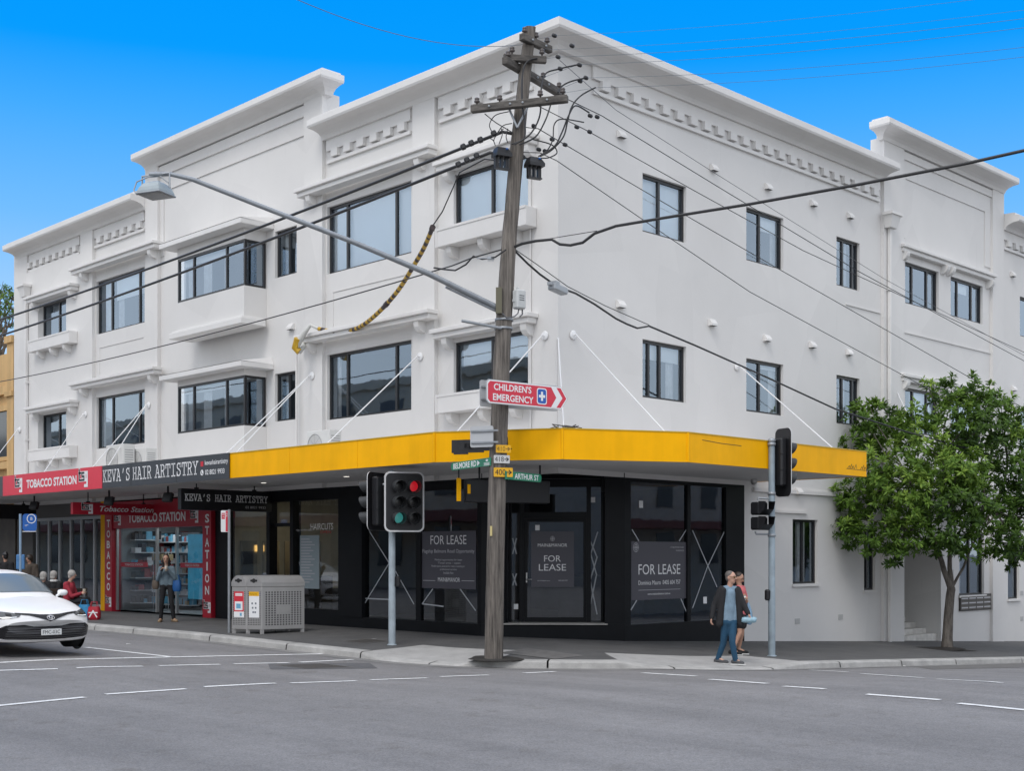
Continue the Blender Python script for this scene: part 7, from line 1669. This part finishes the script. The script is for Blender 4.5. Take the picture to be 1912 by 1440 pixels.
# walking man
o = GP(1363, 1245, road_h); dM = -C_ * (o.x - cx) + S_ * (o.y - cy); zs = 3.273 * F_PX / dM
dM -= .35; zs = 3.273 * F_PX / dM; o = DP(1363, 1244.5, dM)
def U(x, y, w_=0, x0=795, y0=1335, z=None): z = z or zs; return ((x - x0) / z, (y0 - y) / z, w_)
J = dict(head=U(799, 795, .02), sl=U(742, 866, .02), sr=U(842, 868, -.02), el=U(697, 965, .0), er=U(872, 955, .06), wl=U(680, 1040, .06), wr=U(900, 1013, .12), hl=U(770, 1065, 0), hr=U(812, 1065, 0), kl=U(757, 1195, -.04), kr=U(803, 1185, .10), al=U(727, 1291, -.10), ar=U(823, 1296, .10), tl=U(775, 1312, .0), tr=U(862, 1313, .16))
man = person(o, 'man in a dark open jacket, pale blue shirt and jeans stepping off the kerb', (.80, .60), J, SKIN, HGREY, 'short', TSH, JEAN, (SHOEG, SOLEW), sleeves=False, curl=.75, wide=.90)
g = man.g; L = []
for a, s in (('l', -1), ('r', 1)):
    man.cap(L, g['s' + a], .075, g['e' + a], .062); man.cap(L, g['e' + a], .062, g['w' + a].lerp(g['e' + a], .04), .048)
    e_ = man.P(U(728 if s < 0 else 858, 0)[0], .0, 0); lo = Vector((e_.x, e_.y, g['h' + a].z - .03)) + man.n * .045; man.cap(L, g['s' + a] - RIGHT * s * .025 + man.n * .035 - UP * .01, .062, lo, .072)
    man.cap(L, g['s' + a] - man.n * .03, .07, (g['sl'] + g['sr']) / 2 - man.n * .06 + UP * .03, .055)
for t in (.15, .38, .62, .85):
    p = g['sl'].lerp(g['sr'], t) - man.n * .075; q = g['hl'].lerp(g['hr'], t) - man.n * .085 - UP * .02; man.cap(L, p, .06, q, .07)
man.cap(L, (g['sl'] + g['sr']) / 2 - man.n * .085 + UP * .03 - RIGHT * .05, .05, (g['sl'] + g['sr']) / 2 - man.n * .085 + UP * .05 + RIGHT * .02, .05)
vox('jacket', L, CHAR, man.root, .012, 6)
q = MB(); c, (f, sd, up) = man.hc, man.hA
q.tube([c + sd * .078 + f * .0 + up * .02, c + sd * .070 + f * .088 + up * .018, c + f * .108 + up * .018, c - sd * .070 + f * .088 + up * .018, c - sd * .078 + up * .02], .004, 5)
for k in (-1, 1): q.add([c + f * .1055 + sd * (k * .034 + a * .026) + up * (.010 + b_ * .015) - f * .22 * abs(k * .034 + a * .026) for a, b_ in ((-1, 1), (1, 1), (.9, -.6), (0, -1), (-.9, -.6))], [(0, 1, 2, 3, 4)])
q.build('glasses', mat('amber_glasses', (.12, .07, .01), .15), man.root)
wr = g['wr']; M = frame(wr - UP * .115 + RIGHT * .02 + man.n * .02, RIGHT * .95 + man.n * .2, UP + RIGHT * .12); q = MB(); q.lathe(lambda u, v, w_: M(w_, v, u), [(0, -.15), (.045, -.145), (.058, -.1), (.054, 0), (.060, .09), (.045, .125), (0, .13)], 14); tag(q.build('blue_package', mat('blue_wrap', (.33, .52, .62), .5, var=.3, vscale=14, bump=.6, bscale=18)), 'pale blue wrapped roll carried in the hand of the walking man', 'package')
# woman behind him
o = GP(1385, 1223, foot_h); dM = -C_ * (o.x - cx) + S_ * (o.y - cy); zs = 3.273 * F_PX / dM
V = lambda x, y, w_=0: U(x, y, w_, 865, 1254)
J = dict(head=V(846, 788), sl=V(832, 850, .05), sr=V(872, 850, -.05), el=V(835, 930, .08), er=V(893, 930, .02), wl=V(858, 912, .18), wr=V(876, 900, .14), hl=V(852, 1010, .04), hr=V(872, 1010, -.04), kl=V(848, 1120, .10), kr=V(866, 1125, -.02), al=V(800, 1225, .14), ar=V(848, 1222, -.04), tl=V(845, 1244, .2), tr=V(895, 1242, .02))
wom = person(o, 'woman in a coral top and bare legs walking just behind the man', (.85, .45), J, SKIN2, HBRN, 'tied', cloth('coral_top', (.60, .15, .16)), cloth('dark_skirt', (.02, .018, .02)), (cloth('black_shoe', (.012, .012, .013)), SOLEW), sleeves=False, skirt=True, tilt=-.35, curl=.8)
q = MB(); q.loft([[wom.P(*V(x, y, w_)) for x, y, w_ in R] for R in (((888, 935, .0), (905, 935, .06), (912, 940, .0), (900, 938, -.05)), ((884, 985, .0), (915, 980, .08), (928, 990, .0), (905, 985, -.06)), ((882, 1040, .0), (915, 1050, .08), (936, 1048, .0), (910, 1050, -.06)), ((895, 1068, .0), (915, 1072, .04), (925, 1068, .0), (910, 1070, -.03)))]); q.tube([wom.P(*V(870, 850, .0)), wom.P(*V(893, 895, .03)), wom.P(*V(900, 936, .02))], .012, 6); o_ = q.build('shoulder_bag', mat('denim_bag', (.26, .42, .58), .8, var=.3, vscale=10, bump=.4, bscale=20)); tag(o_, 'light blue shoulder bag hanging at the side of the woman in coral', 'bag')
q = MB(); q.lathe(lambda u, v, w_: wom.P(*V(868, 905, .22)) + Vector((u, v, w_)), [(0, -.05), (.035, -.045), (.045, 0), (.035, .04), (0, .05)], 12); tag(q.build('white_cup', mat('cup_white', (.75, .75, .74), .6)), 'small white cup held by the woman in coral', 'cup')
# woman with phone outside the tobacconist
o = GP(312, 1162, foot_h); dM = -C_ * (o.x - cx) + S_ * (o.y - cy); zs = 3.6 * F_PX / dM
V = lambda x, y, w_=0: U(x, y, w_, 1122, 1160)
J = dict(head=V(1118, 738, .04), sl=V(1080, 800), sr=V(1160, 800), el=V(1062, 875, .05), er=V(1178, 868, .06), wl=V(1098, 812, .20), wr=V(1142, 812, .17), hl=V(1098, 915), hr=V(1145, 915), kl=V(1088, 1035, .04), kr=V(1156, 1030, .06), al=V(1078, 1140, -.02), ar=V(1168, 1138, .02), tl=V(1080, 1154, .16), tr=V(1192, 1152, .10))
ph = person(o, 'woman in a grey-blue sweater sipping a drink outside the tobacco shop', (.15, 1), J, SKIN2, HBLK, 'long', cloth('grey_blue_sweater', (.13, .18, .215)), cloth('black_trousers', (.010, .010, .012)), (mat('sandal_tan', (.28, .19, .11), .7), mat('sandal_sole', (.10, .07, .05), .8)), tilt=-.1, curl=.9)
q = MB(); q.lathe(lambda u, v, w_: ph.P(*V(1133, 800, .25)) + Vector((u, v, w_)), [(0, -.07), (.03, -.07), (.038, .07), (0, .072)], 12); q.tube([ph.P(*V(1133, 783, .25)), ph.P(*V(1124, 762, .16))], .005, 5); tag(q.build('drink_cup', mat('cup_tan', (.45, .40, .33), .5)), 'tan takeaway cup with a straw at the mouth of the woman in the grey-blue sweater', 'cup')
q = MB(); M = frame(ph.P(*V(1105, 805, .24)), RIGHT, UP + RIGHT * .3); q.box(M, -.035, .035, -.05, .06, -.006, .006, .004); tag(q.build('phone', BLK2), 'black phone held by the woman in the grey-blue sweater', 'phone')
def bag(c, w_, h, d, m, label, strap=True, name='hand_bag'):
    q = MB(); c = Vector(c); M = frame(c, RIGHT)
    q.loft([[M(a * w_ * k / 2, v, b_ * d * k / 2) for a, b_ in ((-1, -.6), (-.6, -1), (.6, -1), (1, -.6), (1, .6), (.6, 1), (-.6, 1), (-1, .6))] for v, k in ((0, .72), (.04, .95), (h * .5, 1.0), (h * .85, .88), (h, .80))])
    if strap:
        for s in (-1, 1): q.tube([M(-w_ * .28, h * .95, s * d * .3), M(-w_ * .2, h + .13, s * d * .2), M(w_ * .2, h + .13, s * d * .2), M(w_ * .28, h * .95, s * d * .3)], .009, 5)
    return tag(q.build(name, m), label, 'bag')
bag(ph.P(*V(1190, 955, .02)), .22, .30, .14, mat('bag_blue', (.012, .09, .28), .5), 'royal blue bag hanging on the right arm of the woman with the drink'); bag(ph.P(*V(1045, 940, .02)), .17, .24, .12, mat('bag_brown', (.10, .075, .055), .6), 'brown shoulder bag hanging on the left side of the woman with the drink')
# seated woman in red
zs = 3.6 * F_PX / dBn; V = lambda x, y, w_=0: U(x, y, w_, 118 * 3.6, 1158 * 3.6 - 840 * 3.6)
seatw = .45
J = dict(head=V(485, 842), sl=V(458, 905, .16), sr=V(472, 905, -.16), el=V(500, 985, .22), er=V(505, 985, -.14), wl=V(555, 965, .12), wr=V(556, 960, -.02), hl=V(460, 1030, .10), hr=V(460, 1030, -.10), kl=V(580, 1010, .12), kr=V(585, 1005, -.10), al=V(592, 1120, .10), ar=V(600, 1120, -.08), tl=V(635, 1134, .10), tr=V(640, 1134, -.08))
red = person(b4, 'elderly woman in a red coat sitting on the bench with shopping bags at her feet', (1, .05), J, SKIN, HWHT, 'full', cloth('red_coat', (.36, .03, .05)), cloth('dark_slacks', (.015, .015, .018)), (cloth('black_shoe', (.012, .012, .013)), None), curl=.9, wide=1.12)
q = MB(); q.lathe(lambda u, v, w_: red.P(*V(572, 950, .06)) + Vector((u, v, w_)), [(0, -.06), (.035, -.06), (.042, .05), (0, .055)], 12); tag(q.build('coffee_cup', mat('cup_kraft', (.40, .34, .26), .6)), 'paper cup held by the seated woman in red', 'cup')
bag(GP(158, 1158, foot_h) , .34, .42, .20, mat('bag_sky', (.03, .25, .50), .5, var=.3, vscale=9), 'bright blue shopping bag on the footpath beside the bench', name='shopping_bag'); rb_ = bag(GP(176, 1158, foot_h), .34, .36, .20, mat('bag_red', (.50, .02, .04), .5, var=.3, vscale=9), 'red shopping bag with white pattern standing right of the blue bag', name='shopping_bag')
q = MB(); M = frame(rb_.location + GP(176, 1158, foot_h), RIGHT)
stroke(q, M, [(-.1, .08), (0, .25), (.1, .08)], .035, .105); stroke(q, M, [(-.11, .2), (.11, .2)], .03, .107); q.build('bag_print', LETW, rb_, fix=False)
# two elders seen from behind on another bench, mostly hidden by the car
o2 = b4 + FWD * .9 - RIGHT * .75
bench2 = copy_tree(bench, loc=tuple(o2 + RIGHT * .1)); bench2['label'] = 'dark timber bench with the two grey-haired people, mostly hidden behind the white car'; bench2['group'] = 'benches on the footpath'; bench['group'] = 'benches on the footpath'
for (hx, hy, sx, lab, st) in ((293, 852, -.02, 'grey-haired seated person in black, left of the pair behind the car', 'full'), (362, 846, .02, 'silver-haired seated person with a pale collar, right of the pair behind the white car', 'full')):
    oo = DP(hx / 3.6, 1158, dBn + .35); oo.z = foot_h(oo.x, oo.y); k = F_PX / (dBn + .35); hz = CZ + (YH - (hy / 3.6 + 840)) * (dBn + .35) / F_PX - oo.z
    J = dict(head=(0, hz, 0), sl=(-.17, hz - .22, 0), sr=(.17, hz - .22, 0), el=(-.24, hz - .48, -.05), er=(.24, hz - .48, -.05), wl=(-.10, hz - .58, -.22), wr=(.10, hz - .58, -.22), hl=(-.10, .50, 0), hr=(.10, .50, 0), kl=(-.10, .52, -.42), kr=(.10, .52, -.42), al=(-.10, .10, -.42), ar=(.10, .10, -.42), tl=(-.10, .05, -.58), tr=(.10, .05, -.58))
    e_ = person(oo, lab, (.35 if sx > 0 else .1, -1), J, SKIN, HWHT, st, cloth('black_coat', (.012, .012, .014)), cloth('dark_slacks', (.015, .015, .018)), (cloth('black_shoe', (.012, .012, .013)), None), wide=1.1)
    if sx > 0:
        L = []; c = e_.P(0, hz - .15, 0)
        for i in range(10): a, b_ = i * math.pi / 5, (i + 1) * math.pi / 5; e_.cap(L, c + Vector((.085 * math.cos(a), .075 * math.sin(a), 0)), .035, c + Vector((.085 * math.cos(b_), .075 * math.sin(b_), 0)), .035)
        vox('collar', L, mat('collar_white', (.62, .62, .60), .9), e_.root, .012, 3)
# two standing people at the far left
for (px, hy, lab, face, hair_, tp_c, lg, stl) in ((10, 1040, 'person in black with a hair bun at the left edge behind the white car', (-.6, -.8), HBLK, cloth('black_coat', (.012, .012, .014)), cloth('dark_slacks', (.015, .015, .018)), 'bun'), (55, 1044, 'person in a brown-grey coat standing by the bus stop pole', (-.5, .85), HBRN, cloth('brown_coat', (.075, .058, .045)), cloth('dark_slacks', (.015, .015, .018)), 'full')):
    oo = DP(px, 1160, 38.5); oo.z = foot_h(oo.x, oo.y); hz = CZ + (YH - hy) * 38.5 / F_PX - oo.z
    J = dict(head=(0, hz, 0), sl=(-.19, hz - .22, 0), sr=(.19, hz - .22, 0), el=(-.25, hz - .50, .02), er=(.25, hz - .5, .02), wl=(-.18, hz - .72, .12), wr=(.2, hz - .74, .1), hl=(-.09, hz - .75, 0), hr=(.09, hz - .75, 0), kl=(-.10, .47, .03), kr=(.10, .47, .03), al=(-.11, .10, 0), ar=(.11, .10, 0), tl=(-.12, .045, .17), tr=(.13, .045, .17))
    person(oo, lab, face, J, SKIN2, hair_, stl, tp_c, lg, (cloth('black_shoe', (.012, .012, .013)), None), wide=1.1)
